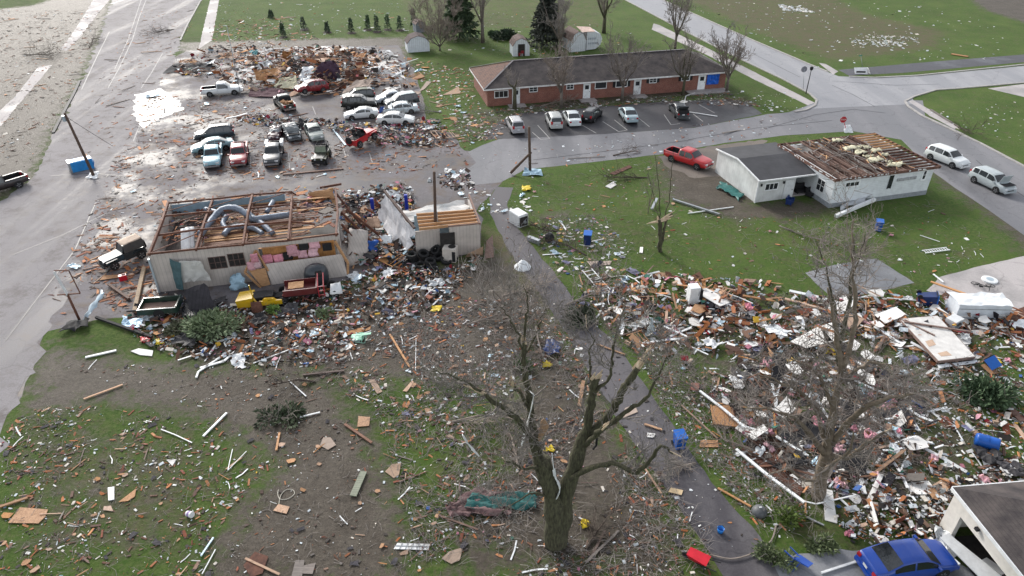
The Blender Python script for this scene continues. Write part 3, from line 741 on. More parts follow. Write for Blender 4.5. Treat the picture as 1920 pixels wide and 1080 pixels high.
mb.build('fascia', whitepaint, GAR)
window(GAR, .9, 2.3, 1.3, 1.95, 0, 3, 1)
door(GAR, 3.2, 4.2, .05, 2.1, 0, glassy=False)
door(GAR, 5.0, 6.0, .05, 2.1, 3.0, glassy=False)
for x in (.35, 2.95):
    mb = MB(); mb.box((x, -.08, 1.95), (.12, .16, .25)); mb.build('wall_lamp', blackmat, GAR)
mb = MB(); mb.box((5.8, 1.6, .06), (2.9, 2.8, .12)); mb.build('porch_slab', concrete, GAR)

# ---- roofless workshop
fr = Frame(G(300, 548), R(13.0)); WF = fr
WL, WW, WH = 15.0, 9.8, 3.55
SHOP = thing('workshop', 'tan metal sided workshop with no roof covering, rusty roof frame open to the sky', 'workshop', fr.O, fr.a)
mb = MB()
mb.box((4.2, .08, WH / 2), (8.4, .16, WH)); mb.box((WL / 2, .08, WH - .2), (WL, .165, .4)); mb.box((WL - .15, .08, WH / 2), (.3, .16, WH))
mb.box((.08, WW / 2, WH / 2), (.16, WW - .32, WH)); mb.box((3.2, WW - .08, WH / 2 - .1), (6.4, .16, WH - .2)); mb.box((WL - .08, 1.2, WH / 2), (.16, 2.4, WH))
w = mb.build('wall', tansiding, SHOP)
mb = MB(); mb.beam((-.02, -.06, 0), (-.02, -.06, WH - .3), .28, .12, up=(1, 0, 0)); mb.build('corner_trim', bluesheet, SHOP)
mb = MB(); mb.beam((.2, WW - .28, WH - .55), (10.2, WW - .28, WH - .5), .05, .9); mb.build('inner_lining', bluesheet, SHOP)
for i in range(5):
    x = [0.1, 3.65, 7.3, 10.9, 14.8][i]
    ax = x + jr.uniform(-.25, .25); az = WH + jr.uniform(.15, .55) - (.5 if i == 4 else 0)
    mb = MB(); mb.beam((x, -.02, WH + .05), (ax, WW * .5, az), .16, .28); mb.beam((ax, WW * .5, az), (x + jr.uniform(-.2, .2), WW, WH + jr.uniform(-.3, .1)), .16, .28)
    if i in (1, 2, 3): mb.beam((x, .3, WH - .6), (x, WW - .3, WH - .6), .1, .1); mb.beam((x, 2.5, WH + .3), (x, 3.4, WH - .6), .08, .08); mb.beam((x, 7.3, WH + .3), (x, 6.4, WH - .6), .08, .08)
    mb.build('rafter', rust, SHOP)
for y, z in ((.05, WH + .12), (3.0, WH + .3), (6.4, WH + .32), (9.7, WH + .1)):
    mb = MB()
    xe = WL if y < 2 else 13 if y < 5 else 11.2; xs_ = [0, 3.6, 7.3, 10.8, xe]; zz = [z + jr.uniform(-.12, .06) for _ in xs_]; zz[-1] -= 0 if y < 2 else .5
    for k in range(4): mb.beam((xs_[k], y + jr.uniform(-.06, .06), zz[k]), (xs_[k + 1], y + jr.uniform(-.12, .12), zz[k + 1]), .09, .16)
    mb.build('purlin', rust, SHOP)
mb = MB()
for i in range(9):
    x0 = [0, 3.65, 7.3, 10.9][i % 4]; y = (.2, 4, 7)[i % 3]
    mb.beam((x0 + .2, y, WH + .1 + .35 * min(1, (y / 4.9))), (x0 + 3.3, y + 2.4, WH + .15), .06, .06)
mb.build('brace', rust, SHOP)
# ceiling boards below the frame (long bare planks)
mb = MB()
for i in range(40):
    y = .4 + i * .235; x0 = jr.uniform(3.4, 4.2) if y < 6 else jr.uniform(3.4, 6); x1 = jr.uniform(11, 14.6)
    if jr.random() < .2: continue
    mb.beam((x0, y, WH - .75 + jr.uniform(-.05, .05)), (x1, y + jr.uniform(-.35, .35), WH - .75 + jr.uniform(-.05, .15)), jr.uniform(.16, .3), .05, mi=jr.choice((0, 1, 1)))
mb.build('ceiling_board', [newwood, darkwood], SHOP)
mb = MB(); mb.box((1.9, WW * .5, 1.7), (3.5, WW - .5, .1)); mb.build('loft_floor', mat('loft planks', (.12, .10, .095), .85, .3, 2, 0, stripes=('X', .3, .6)), SHOP)
mb = MB(); mb.box((WL / 2, WW / 2, .03), (WL - .3, WW - .3, .06)); mb.build('floor_slab', mat('oily concrete', (.05, .045, .042), .7, .4, 1), SHOP)
for (u0, v0, u1, v1) in ((393, 480, 424, 504), (429, 474, 458, 499)):
    a = fr.hit(u0, v1); b = fr.hit(u1, v0)
    window(SHOP, a.x + .12, b.x - .12, a.z, b.z, 0, 3, 2, frame=mat('dark window frame', (.13, .085, .075), .7, .3, 3), pane=darkvoid, fw=.05)
# opened wall bay: studs, batts, leaning panel
mb = MB()
mb.box((11.55, .5, 2.1), (5.9, .05, 2.1))
mb.build('inner_wall', mat('orange inner boards', (.46, .23, .08), .75, .25, 2, 0, stripes=('X', .22, .8)), SHOP)
mb = MB(); mb.beam((WL - .4, -.1, 3.1), (WL + .45, -.75, 1.2), .14, .2); mb.beam((WL + .45, -.75, 1.2), (WL + .3, -.8, .1), .14, .2); mb.build('stud', newwood, SHOP)
mb = MB(); mb.slab([(8.7, -.35, 1.75), (WL + .1, -.45, 1.95), (WL + .25, -1.0, 0.05), (9.0, -.95, .05)], .08); mb.build('leaning_panel', tansiding, SHOP)
for i in range(7):
    x = [8.9, 9.8, 11.0, 11.8, 12.7, 11.1, 12.9][i]; z = [1.95, 1.85, 2.6, 2.1, 2.15, 2.4, 2.9][i]; s = .42
    mb = MB(); mb.sheet((x - s, .1, z - s), (x + s, .12, z - s), (x + s * .9, .2, z + s), (x - s, .25, z + s * .8), 4, 4, .08, 60 + i, th=-.12, ragged=.06); o = mb.build('insulation', pink, SHOP, smooth=True)
for i, (x, z) in enumerate(((13.9, 2.45), (10.6, 2.0), (12.0, 2.75))):
    mb = MB(); mb.box((x, .2, z), (.75, .3, .6)); mb.build('cabinet', blackmat, SHOP)
# torn triangle frame with batts
mb = MB(); mb.beam((8.2, -.1, 3.0), (7.1, -.9, 1.5), .12, .16); mb.beam((7.1, -.9, 1.5), (8.1, -1.1, 0), .12, .16); mb.beam((8.2, -.1, 3.0), (8.9, -.6, 1.2), .12, .14); mb.slab([(7.4, -.75, 1.6), (8.7, -.6, 1.5), (8.9, -1.0, .1), (8.2, -1.1, .05)], .05)
o = mb.build('torn_wall_frame', newwood, SHOP)
for i, (x, z) in enumerate(((7.7, 2.0), (8.2, 2.1), (8.1, 2.7))):
    mb = MB(); mb.sheet((x - .3, -.85, z - .35), (x + .3, -.85, z - .35), (x + .25, -.8, z + .4), (x - .3, -.75, z + .35), 4, 4, .08, 80 + i, th=-.15); mb.build('insulation', pink, SHOP, smooth=True)
# bent wall sheet on the left bay
mb = MB(); mb.sheet((1.9, -.35, .9), (4.2, -.55, .9), (3.9, -.75, 2.9), (2.3, -.5, 3.0), 6, 5, .06, 21, th=-.03, ragged=.1); o = mb.build('peeled_panel', mat('pale panel', (.60, .59, .56), .6, .15, 2), SHOP); 
mb = MB(); mb.sheet((1.4, -.15, .3), (2.0, -.6, .3), (2.4, -.7, 2.9), (1.5, -.1, 3.1), 4, 6, .05, 22, th=-.03); mb.build('peeled_edge', mat('teal metal edge', (.09, .17, .19), .45, .3, 2, metal=.3), SHOP)
# flexible ducts tangled in the roof
ductm = mat('grey flexible duct', (.17, .20, .25), .45, .3, 5, .3, metal=.2)
def hose(px, r, z0, label, n=8):
    P = [G(u, v, z0 + k) for u, v, k in px]
    # smooth
    Q = []
    for i in range(len(P) - 1):
        p0, p1, p2, p3 = P[max(i - 1, 0)], P[i], P[i + 1], P[min(i + 2, len(P) - 1)]
        for t in (0, .2, .4, .6, .8):
            Q.append(.5 * ((2 * p1) + (p2 - p0) * t + (2 * p0 - 5 * p1 + 4 * p2 - p3) * t * t + (3 * p1 - p0 - 3 * p2 + p3) * t ** 3))
    Q.append(P[-1])
    mb = MB(); mb.tube(Q, [r * (1 + .08 * math.sin(i * 2.6)) for i in range(len(Q))], n)
    o = mb.build('duct_hose', ductm, None, smooth=True); origin_to(o, Q[0])
    return tag(o, label, 'duct')
hose([(375, 440, 0), (395, 415, .1), (415, 394, .5), (440, 390, .6), (460, 400, .3), (475, 412, 0)], .3, 3.3, 'thick grey flexible duct arching over the left middle of the roofless workshop')
hose([(462, 395, .2), (475, 410, .2), (500, 408, .1), (545, 402, .1)], .3, 3.3, 'straight grey duct lying towards the right across the workshop frame')
hose([(420, 440, 0), (432, 428, .1), (455, 424, .1), (470, 428, 0)], .24, 3.1, 'short curved grey duct at the front of the workshop roof')
hose([(470, 405, .3), (490, 418, .2), (505, 432, 0), (512, 438, -.1)], .24, 3.1, 'grey duct bending down in the middle of the workshop roof')
hose([(425, 405, .2), (418, 418, 0), (425, 430, -.1)], .22, 3.3, 'stubby grey duct hanging below the arched duct')
hose([(385, 392, 0), (400, 396, .1), (420, 402, .1)], .22, 3.3, 'grey duct at the back left of the workshop roof')
hose([(500, 398, 0), (508, 385, .2), (512, 378, .2)], .22, 3.3, 'grey duct rising at the back of the workshop roof')
hose([(578, 370, .2), (600, 374, .2), (615, 380, .3), (628, 370, .2)], .22, 2.2, 'wavy grey duct in the wreckage right of the workshop')
hose([(452, 424, .1), (466, 426, .2), (480, 430, .1), (492, 438, 0)], .22, 3.0, 'low grey duct beside the front purlin of the workshop')
for i, (u, v) in enumerate(((350, 440), (358, 437))):
    P = WF.at(u, v, 3.3); mb = MB(); mb.sheet((P.x - .35, P.y - 1.7, 2.6), (P.x + .35, P.y - 1.7, 2.6), (P.x + .35, P.y, 3.9), (P.x - .35, P.y, 3.9), 3, 5, .06, 90 + i, th=.2)
    o = mb.build('insulation_roll', whitepaint, None, smooth=True); o.matrix_world = Matrix.Translation(WF.O) @ Matrix.Rotation(WF.a, 4, 'Z')
    tag(o, 'white insulation roll draped over the rusty roof frame, %s of the pair' % ('left' if i == 0 else 'right'), 'insulation roll')
# right, collapsed half of the workshop: roof wreck between the halves
fr3 = Frame(G(845, 480), R(12)); AF = fr3
ANX = thing('workshop_annex', 'open topped tan annex with orange ceiling joists right of the tyre heap', 'workshop', fr3.O, fr3.a)
al, aw, ah = 2.75, 6.2, 3.0
mb = MB(); mb.box((al / 2, .08, ah / 2), (al, .16, ah)); mb.box((al - .08, aw / 2, ah / 2 - .25), (.16, aw - .32, ah - .5)); mb.box((-1.9, .6, ah * .42), (2.2, .14, ah * .84))
mb.build('wall', tansiding, ANX)
mb = MB()
for i in range(5): mb.beam((-2.6, .35 + i * .62, ah - .15 + .04 * i), (al - .1, .45 + i * .62, ah - .15), .12, .24)
mb.build('joist', newwood, ANX)
mb = MB(); mb.beam((al, -.1, ah + .02), (al, aw, ah - .1), .12, .2); mb.beam((-.1, 0, ah + .02), (al, 0, ah + .02), .1, .12); mb.build('top_plate', darkwood, ANX)
mb = MB(); mb.box((-.2, 3.3, 1.4), (5.2, .1, 2.6)); mb.build('inner_partition', bluesheet, ANX)
mb = MB(); mb.sheet((-3.6, aw - .2, 2.0), (al - .2, aw, 2.4), (al - .4, aw - 1.9, 2.0), (-3.0, aw - 2.2, 1.6), 8, 4, .15, 9, th=.06, ragged=.3); mb.build('ceiling_panel', drywall, ANX)
mb = MB(); mb.sheet((-3.9, .2, .5), (-3.0, .4, 2.9), (-5.2, 6.4, 4.0), (-5.8, 6.2, 1.2), 5, 12, .17, 8, th=.1, ragged=.35); o = mb.build('leaning_wall', mat('white lining', (.60, .59, .60), .7, .25, 1.2, col2=(.74, .73, .74)), ANX)
mb = MB(); mb.beam((-3.0, .4, 2.95), (-5.2, 6.4, 4.05), .2, .2); mb.build('wall_plate', darkwood, o)
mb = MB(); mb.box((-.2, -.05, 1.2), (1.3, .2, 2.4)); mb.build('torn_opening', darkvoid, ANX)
# ---- gambrel sheds
def gambrel(label, pl, pr, depth, h, roofm, wallm, opening=None, group=None, rise=1.25, cat='shed', yaw=None):
    a, b = G(*pl), G(*pr); d = b - a; L = d.length; an = math.atan2(d.y, d.x) if yaw is None else yaw
    t = thing('garden_shed', label, cat, a, an, group)
    prof = [(0, h), (L * .17, h + rise * .68), (L * .5, h + rise), (L * .83, h + rise * .68), (L, h)]
    mb = MB()
    front = [(0, 0, 0), (L, 0, 0)] + [(x, 0, z) for x, z in prof[::-1]]
    mb.quad(front); mb.quad([(x, depth, z) for x, _, z in front][::-1])
    mb.quad([(0, depth, 0), (0, 0, 0), (0, 0, h), (0, depth, h)]); mb.quad([(L, 0, 0), (L, depth, 0), (L, depth, h), (L, 0, h)])
    mb.build('wall', wallm, t)
    mb = MB()
    for (x0, z0), (x1, z1) in zip(prof, prof[1:]):
        e0 = .12 if x0 == 0 else 0; e1 = .12 if x1 == L else 0
        mb.slab([(x0 - e0, -.1, z0 + .06 - e0 * .6), (x1 + e1, -.1, z1 + .06 - e1 * .6), (x1 + e1, depth + .1, z1 + .06 - e1 * .6), (x0 - e0, depth + .1, z0 + .06 - e0 * .6)], .06)
    mb.build('roof', roofm, t)
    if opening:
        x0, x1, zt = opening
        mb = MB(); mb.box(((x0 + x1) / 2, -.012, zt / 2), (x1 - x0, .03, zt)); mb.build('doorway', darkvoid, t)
    return t, L
shedwall = mat('white vertical shed siding', (.62, .66, .70), .6, .12, 2, 0, stripes=('XY', .35, .75))
roofbr = mat('brown shed shingle', (.13, .09, .08), .85, .35, 4, .2)
t, L = gambrel('white gambrel shed with open doorway and red clutter inside, behind the brick row', (962, 106), (993, 104.5), 3.2, 1.7, roofbr, shedwall, (.85, 2.05, 2.0))
for k, (x, z, c) in enumerate(((1.2, .35, 'red'), (1.6, .7, 'red'), (1.45, .3, 'w'))):
    mb = MB(); mb.box((x, -.12, z), (.5, .3, .45)); mb.build('clutter', {'red': mat('dull red clutter', (.25, .02, .03), .6, .3, 3), 'w': greymetal}[c], t)
t, L = gambrel('large white gambrel shed with brown roof at back right, facing a lone tree', (1070.5, 98), (1097.5, 95.5), 4.2, 1.9, roofbr, shedwall, None, rise=1.5)
# dark barrel ended annex beside it
t = thing('storage_trailer', 'rounded white enclosed trailer with grey lettering beside the large gambrel shed', 'trailer', G(1099, 95), R(14))
mb = MB(); P = [(0, 0, .1), (1.7, 0, .2), (2.6, 0, .9), (2.85, 0, 1.9), (2.5, 0, 2.7), (1.4, 0, 3.15), (0, 0, 3.15)]
mb.quad(P); mb.quad([(x, 3.4, z) for x, _, z in P][::-1])
for a, b in zip(P, P[1:] + P[:1]): mb.quad([a, (a[0], 3.4, a[2]), (b[0], 3.4, b[2]), b])
mb.build('body', shedwall, t)
mb = MB(); mb.slab([(-.9, -.1, 3.25), (1.5, -.1, 3.2), (1.7, 3.4, 3.2), (-.9, 3.2, 3.5)], .06); mb.build('roof', mat('rusty pale roof', (.52, .38, .32), .6, .3, 2), t)
mb = MB()
for zz, ln in ((2.0, (.25, .5, .32, .45)), (1.2, (.4, .3, .5, .35, .3))):
    x = .25
    for l in ln: mb.box((x + l * .4, -.012, zz), (l * .75, .02, .34)); x += l
mb.build('lettering', mat('faded grey letters', (.33, .37, .42), .7, .3, 5), t)
t, L = gambrel('small white shed with dark roof half hidden by a bare bush', (765, 99), (806, 96), 3.0, 1.5, mat('dark brown shed roof', (.055, .035, .035), .85, .35, 4), shedwall, rise=1.2)
t, L = gambrel('small grey blue shed behind the bare bush beyond the slab', (781, 62), (797, 60.5), 2.4, 1.5, roofbr, mat('grey blue shed wall', (.20, .22, .26), .7, .2, 2), None, rise=.6)

# ---- garage at the lower right corner, door torn out
zt = 2.75
A = G(1804, 936, zt); B = G(1905, 1062, zt)
ang = math.atan2(B.y - A.y, B.x - A.x)
GC = Frame((A.x, A.y, 0), ang); LL = (B - A).length + 2.5
CG = thing('corner_garage', 'white garage with dark shingle roof and its door torn out, lower right corner', 'garage', GC.O, GC.a)
wpt = mat('cream garage trim', (.66, .63, .58), .6, .12, 2)
mb = MB(); mb.box((-.05, .1, zt / 2 - .1), (.9, .25, zt - .2)); mb.box((LL / 2 - .2, .1, zt - .45), (LL + .4, .26, .9)); mb.box((LL, .1, zt / 2), (.8, .25, zt)); mb.box((-.4, 3.4, zt / 2), (.2, 6.4, zt)); mb.box((LL / 2, 6.5, zt / 2), (LL, .2, zt))
mb.build('wall', wpt, CG)
mb = MB(); mb.slab([(-.75, -.06, zt + .08), (LL + .5, -.06, zt + .08), (LL - 2.2, 3.4, zt + 1.5), (2.2, 3.4, zt + 1.5)], .12); mb.slab([(-.75, -.06, zt + .08), (2.2, 3.4, zt + 1.5), (-.75, 7.1, zt + .08)], .12); mb.slab([(-.75, 7.1, zt + .08), (2.2, 3.4, zt + 1.5), (LL - 2.2, 3.4, zt + 1.5), (LL + .5, 7.1, zt + .08)], .12); mb.slab([(LL + .5, -.06, zt + .08), (LL + .5, 7.1, zt + .08), (LL - 2.2, 3.4, zt + 1.5)], .12)
mb.build('roof', roofsh, CG)
mb = MB(); mb.beam((-.75, -.1, zt - .02), (LL + .4, -.1, zt - .02), .06, .2); mb.beam((-.78, -.06, zt - .02), (-.78, 7, zt - .02), .06, .2); mb.build('fascia', whitepaint, CG)
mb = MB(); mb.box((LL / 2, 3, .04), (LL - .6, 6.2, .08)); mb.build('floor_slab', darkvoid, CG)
mb = MB(); mb.slab([(1.2, .5, 2.1), (3.2, .7, 2.2), (3.4, 2.2, .2), (1.0, 2.2, .1)], .04); mb.build('ceiling_board', mat('brown hanging board', (.22, .13, .07), .85, .3, 2), CG)
mb = MB(); mb.box((1.6, -.15, zt - .35), (.2, .16, .16)); mb.build('wall_lamp', blackmat, CG)
# ================================================================ VEHICLES
def lp(P, x):
    if x <= P[0][0]: return P[0][1]
    for (a, b), (c, d) in zip(P, P[1:]):
        if x <= c: return b + (d - b) * (x - a) / (c - a + 1e-9)
    return P[-1][1]
SPEC = {
 'sedan': dict(L=4.8, hw=.91, sill=.22, belt=[(-2.4, .62), (-2.3, .86), (-1.2, .93), (1.1, .88), (2.0, .72), (2.4, .50)],
   top=[(-2.4, .70), (-2.28, .98), (-1.75, 1.04), (-.95, 1.40), (-.3, 1.46), (.3, 1.43), (.6, 1.34), (1.25, .97), (2.0, .83), (2.32, .70), (2.4, .55)],
   ws=(.55, 1.2), rw=(-1.72, -.95), sw=[(-1.4, -.32), (-.22, .98)], wb=(-1.35, 1.42), wr=.33),
 'coupe': dict(L=4.5, hw=.90, sill=.20, belt=[(-2.25, .62), (-2.1, .86), (-1.0, .92), (1.0, .86), (1.9, .70), (2.25, .48)],
   top=[(-2.25, .72), (-2.1, .98), (-1.5, 1.06), (-.7, 1.34), (-.1, 1.36), (.3, 1.30), (1.05, .95), (1.9, .80), (2.2, .66), (2.25, .52)],
   ws=(.3, 1.02), rw=(-1.5, -.72), sw=[(-1.15, -.55), (-.45, .8)], wb=(-1.3, 1.35), wr=.33),
 'suv': dict(L=4.7, hw=.93, sill=.27, belt=[(-2.35, .75), (-2.28, 1.02), (-1, 1.05), (1.2, 1.0), (2.0, .86), (2.35, .55)],
   top=[(-2.35, .85), (-2.3, 1.1), (-2.05, 1.56), (-1.8, 1.68), (-.6, 1.72), (.2, 1.68), (.5, 1.6), (1.2, 1.1), (2.0, .99), (2.3, .80), (2.35, .6)],
   ws=(.48, 1.14), rw=(-2.28, -2.02), sw=[(-1.95, -1.25), (-1.15, -.2), (-.1, .95)], wb=(-1.4, 1.42), wr=.36),
 'pickup': dict(L=5.6, hw=.97, sill=.34, belt=[(-2.8, .86), (-.6, .95), (1.2, 1.0), (2.3, .95), (2.8, .62)],
   top=[(-2.8, 1.14), (-.62, 1.14), (-.60, 1.14), (-.56, 1.68), (-.3, 1.78), (.5, 1.76), (.72, 1.66), (1.3, 1.17), (2.3, 1.08), (2.68, .98), (2.8, .7)],
   ws=(.70, 1.25), rw=None, sw=[(-.45, .98)], wb=(-1.65, 1.75), wr=.38, bed=(-2.72, -.66)),
 'xpickup': dict(L=5.7, hw=.97, sill=.34, belt=[(-2.85, .86), (-.8, .95), (1.2, 1.0), (2.3, .95), (2.85, .62)],
   top=[(-2.85, 1.14), (-.92, 1.14), (-.90, 1.14), (-.86, 1.66), (-.6, 1.78), (.5, 1.76), (.72, 1.66), (1.3, 1.17), (2.3, 1.08), (2.7, .98), (2.85, .7)],
   ws=(.70, 1.25), rw=None, sw=[(-.75, -.1), (0, .98)], wb=(-1.65, 1.75), wr=.38, bed=(-2.76, -.96)),
}
WHEELM = {}
def wheel(parent, x, y, r, side, flat=False):
    k = (round(r, 3), side)
    if k not in WHEELM:
        M = Matrix.Rotation(math.pi / 2, 4, 'X')
        a = MB(); w = .11
        a.lathe([(r * .62, -w), (r * .93, -w), (r, -w * .6), (r, w * .6), (r * .93, w), (r * .62, w)], 18, M)
        b = MB(); b.lathe([(r * .62, w * side * -.2), (r * .60, w * side * -.8), (r * .2, w * side * -.9), (r * .1, w * side * -1.02)], 14, M)
        for i in range(5):
            an = i * 2 * math.pi / 5
            b.box((math.cos(an) * r * .4, -side * w * .96, math.sin(an) * r * .4), (r * .42, .02, r * .13), Matrix.Rotation(-an, 3, 'Y'))
        WHEELM[k] = (a.mesh('tyre', tyrem, False), b.mesh('rim', rimm))
    t, rm = WHEELM[k]
    o = inst(t, 'wheel', parent, (x, y, r), (0, 0, 0)); inst(rm, 'rim', o)
    return o
def car_shell(kind, pm, crumple=0, seed=1, wid=1.0):
    S = SPEC[kind]; L = S['L']; hw0 = S['hw'] * wid; rr = random.Random(seed)
    xs = set(round(p[0], 3) for p in S['top']) | set(round(-L / 2 + i * L / 30, 3) for i in range(31))
    for k in ('ws', 'rw', 'bed'):
        if S.get(k): xs |= set(round(t, 3) for t in S[k])
    for a in S['sw']: xs |= set(round(t, 3) for t in a)
    xs = sorted(xs)
    rows = []
    for x in xs:
        e = max(0, (abs(x) - L * .30) / (L * .20)); hw = hw0 * (1 - .15 * e * e)
        zt = lp(S['top'], x); zb = min(lp(S['belt'], x), zt - .03); zs = S['sill'] + (.08 * e)
        h = zt - zb; f = min(1, max(0, (h - .1) / .45))
        yb = hw * .965; yt = hw * (.90 - .14 * f)
        half = [(hw * .88, zs), (hw * .97, zs + .1), (hw, zs + (zb - zs) * .55), (hw * .995, zb - .07), (yb, zb), (yb + (yt - yb) * .12, zb + h * .14), (yb + (yt - yb) * .86, zb + h * .86), (yt * .93, zt), (yt * .5, zt + .022), (0, zt + .03)]
        ring = [(x, -y, z) for y, z in half] + [(x, y, z) for y, z in half[-2::-1]]
        if crumple: ring = [(a + rr.gauss(0, crumple), b + rr.gauss(0, crumple), c + rr.gauss(0, crumple)) for a, b, c in ring]
        rows.append(ring)
    mb = MB(); n = 19
    for r_ in rows: mb.v.extend(r_)
    bed = S.get('bed')
    for i in range(len(xs) - 1):
        xm = (xs[i] + xs[i + 1]) / 2
        for k in range(n - 1):
            if bed and bed[0] < xm < bed[1] and 6 <= k <= 11: continue
            mb.f.append((i * n + k, i * n + k + 1, (i + 1) * n + k + 1, (i + 1) * n + k)); mb.m.append(0); mb.c.append(None)
        mb.f.append((i * n + n - 1, i * n, (i + 1) * n, (i + 1) * n + n - 1)); mb.m.append(1); mb.c.append(None)
    mb.f.append(tuple(range(n))); mb.m.append(0); mb.c.append(None)
    e = (len(xs) - 1) * n; mb.f.append(tuple(e + k for k in range(n))[::-1]); mb.m.append(0); mb.c.append(None)
    # dark wheel arches slightly proud of the side
    for wx_ in S['wb']:
        for sd in (-1, 1):
            M = Matrix.Translation((wx_, sd * (hw0 * .80), S['wr'] + .02)) @ Matrix.Rotation(math.pi / 2, 4, 'X')
            mb.lathe([(S['wr'] * 1.16, -hw0 * .205), (S['wr'] * 1.16, hw0 * .205)], 18, M, 1)
    return mb, rows, xs
def glass_strip(rows, xs, x0, x1, ks, off, top=False):
    mb = MB(); idx = [i for i, x in enumerate(xs) if x0 - 1e-4 <= x <= x1 + 1e-4]
    for i, j in zip(idx, idx[1:]):
        for k in ks:
            q = [Vector(rows[i][k]), Vector(rows[i][k + 1]), Vector(rows[j][k + 1]), Vector(rows[j][k])]
            nr = (q[2] - q[0]).cross(q[3] - q[1])
            if nr.length < 1e-8: continue
            nr.normalize(); c = (q[0] + q[2]) / 2
            if nr.dot(c - Vector((c.x * .8, 0, .6))) < 0: nr = -nr
            mb.quad([p + nr * off for p in q])
    return mb
CARN = [0]
def car(label, rear, front, kind, col, cat='car', name='parked_car', group=None, z=0.0, tilt=(0, 0), crumple=0, hood=None, trunk=None, scale=1.0, glassm=None, wheels=(1, 1, 1, 1), wid=1.0, roofc=None, load=None, rack=False):
    A, B = G(*rear), G(*front); c = (A + B) / 2; d = B - A
    CARN[0] += 1; S = SPEC[kind]; L = S['L']; hw = S['hw'] * wid
    t = thing(name, label, cat, (c.x, c.y, z), 0, group, rot=(tilt[0], tilt[1], math.atan2(d.y, d.x)))
    t.scale = (scale,) * 3
    pm = paint(col)
    mb, rows, xs = car_shell(kind, pm, crumple, CARN[0], wid)
    body = mb.build('body', [pm, blackmat], t, smooth=False)
    body.data.polygons.foreach_set('use_smooth', [p.material_index == 0 and len(p.vertices) == 4 for p in body.data.polygons])
    g = glassm or glass
    ws = S['ws']; glass_strip(rows, xs, ws[0], ws[1], range(7, 11), .008).build('windshield', g, t)
    if S['rw']: glass_strip(rows, xs, S['rw'][0], S['rw'][1], range(7, 11), .008).build('rear_window', g, t)
    for a, b in S['sw']:
        for ks in ((5,), (12,)):
            glass_strip(rows, xs, a, b, ks, .009).build('side_window', g, t)
    if S.get('bed'):
        b0, b1 = S['bed']; zz = .66; w = hw * .80
        m = MB(); zr = 1.135
        m.quad([(b0, -w, zz), (b1, -w, zz), (b1, w, zz), (b0, w, zz)])
        m.quad([(b0, -w, zz), (b0, -w, zr), (b1, -w, zr), (b1, -w, zz)]); m.quad([(b0, w, zz), (b1, w, zz), (b1, w, zr), (b0, w, zr)])
        m.quad([(b0, -w, zz), (b0, w, zz), (b0, w, zr), (b0, -w, zr)]); m.quad([(b1, -w, zz), (b1, -w, zr + .5), (b1, w, zr + .5), (b1, w, zz)])
        m.build('bed_liner', blackmat, t)
        m = MB()
        for sd in (-1, 1): m.box(((b0 + b1) / 2, sd * hw * .86, 1.145), (b1 - b0 + .06, hw * .17, .03))
        m.box((b0 - .02, 0, 1.145), (.07, hw * 1.7, .03)); m.build('bed_rail', pm, t)
        m = MB(); m.quad([(b1 + .118, -hw * .55, 1.28), (b1 + .118, hw * .55, 1.28), (b1 + .155, hw * .5, 1.6), (b1 + .155, -hw * .5, 1.6)]); m.build('rear_window', g, t)
        if load:
            m = MB(); r = random.Random(3)
            for i in range(14): m.box((r.uniform(b0 + .4, b1 - .4), r.uniform(-w + .25, w - .25), zz + .2 + r.uniform(0, .45)), (r.uniform(.3, .8), r.uniform(.2, .6), .08), (r.uniform(-.5, .5), r.uniform(-.5, .5), r.uniform(0, 3)))
            o = m.build('board_load', load, t)
    for i, (x, sd) in enumerate(((S['wb'][1], -1), (S['wb'][1], 1), (S['wb'][0], -1), (S['wb'][0], 1))):
        if wheels[i]: wheel(t, x, sd * (hw - .085), S['wr'], -sd if False else (1 if sd < 0 else -1))
    zf = lp(S['belt'], L / 2 - .12)
    ht = lp(S['top'], L / 2 - .15)
    for sd in (-1, 1):
        m = MB(); m.box((L / 2 - .16, sd * hw * .62, (zf + ht) / 2 - .02), (.34, hw * .36, .15), (0, 0, -sd * .25)); m.build('headlight', clearlens, t)
        m = MB(); m.box((-L / 2 + .10, sd * hw * .70, lp(S['top'], -L / 2 + .1) - .16), (.24, hw * .26, .2 if kind not in ('suv', 'pickup', 'xpickup') else .34), (0, 0, sd * .2)); m.build('taillight', redlens, t)
        m = MB(); x = ws[1] - .22; m.box((x, sd * (hw + .07), lp(S['belt'], x) + .08), (.13, .2, .14)); m.build('side_mirror', pm, t)
    m = MB(); m.box((L / 2 - .04, 0, zf - .12), (.12, hw * .9, .14)); m.build('grille', blackmat, t)
    bm = chrome if 'pickup' in kind else pm
    m = MB(); m.box((L / 2 - .02, 0, S['sill'] + .16), (.2, hw * 1.62, .2)); m.build('front_bumper', bm, t)
    m = MB(); m.box((-L / 2 + .01, 0, S['sill'] + .2), (.18, hw * 1.66, .22)); m.build('rear_bumper', bm, t)
    m = MB(); m.box((-L / 2 - .03, 0, S['sill'] + .48), (.02, .32, .15)); m.build('licence_plate', clearlens, t)
    for sd in (-1, 1):
        m = MB(); m.box(((S['sw'][-1][0] - .02), sd * (hw * 1.0), lp(S['belt'], 0) - .12), (.16, .03, .035)); m.build('door_handle', pm if kind != 'pickup' else blackmat, t)
    if rack:
        for sd in (-1, 1):
            m = MB(); m.beam((-1.7, sd * .6, 1.76), (.2, sd * .6, 1.76), .05, .05); m.build('roof_rail', blackmat, t)
    if hood:
        m = MB(); m.slab([(1.25, -.72, 1.08), (1.25, .72, 1.08), (1.0 + .55 * hood, .66, 1.08 + .95 * hood), (1.0 + .55 * hood, -.66, 1.08 + .95 * hood)], .04); m.build('hood', pm, t)
        m = MB(); m.box((1.72, 0, lp(S['top'], 1.7) + .035), (.95, hw * 1.5, .03)); m.build('engine_bay', blackmat, t)
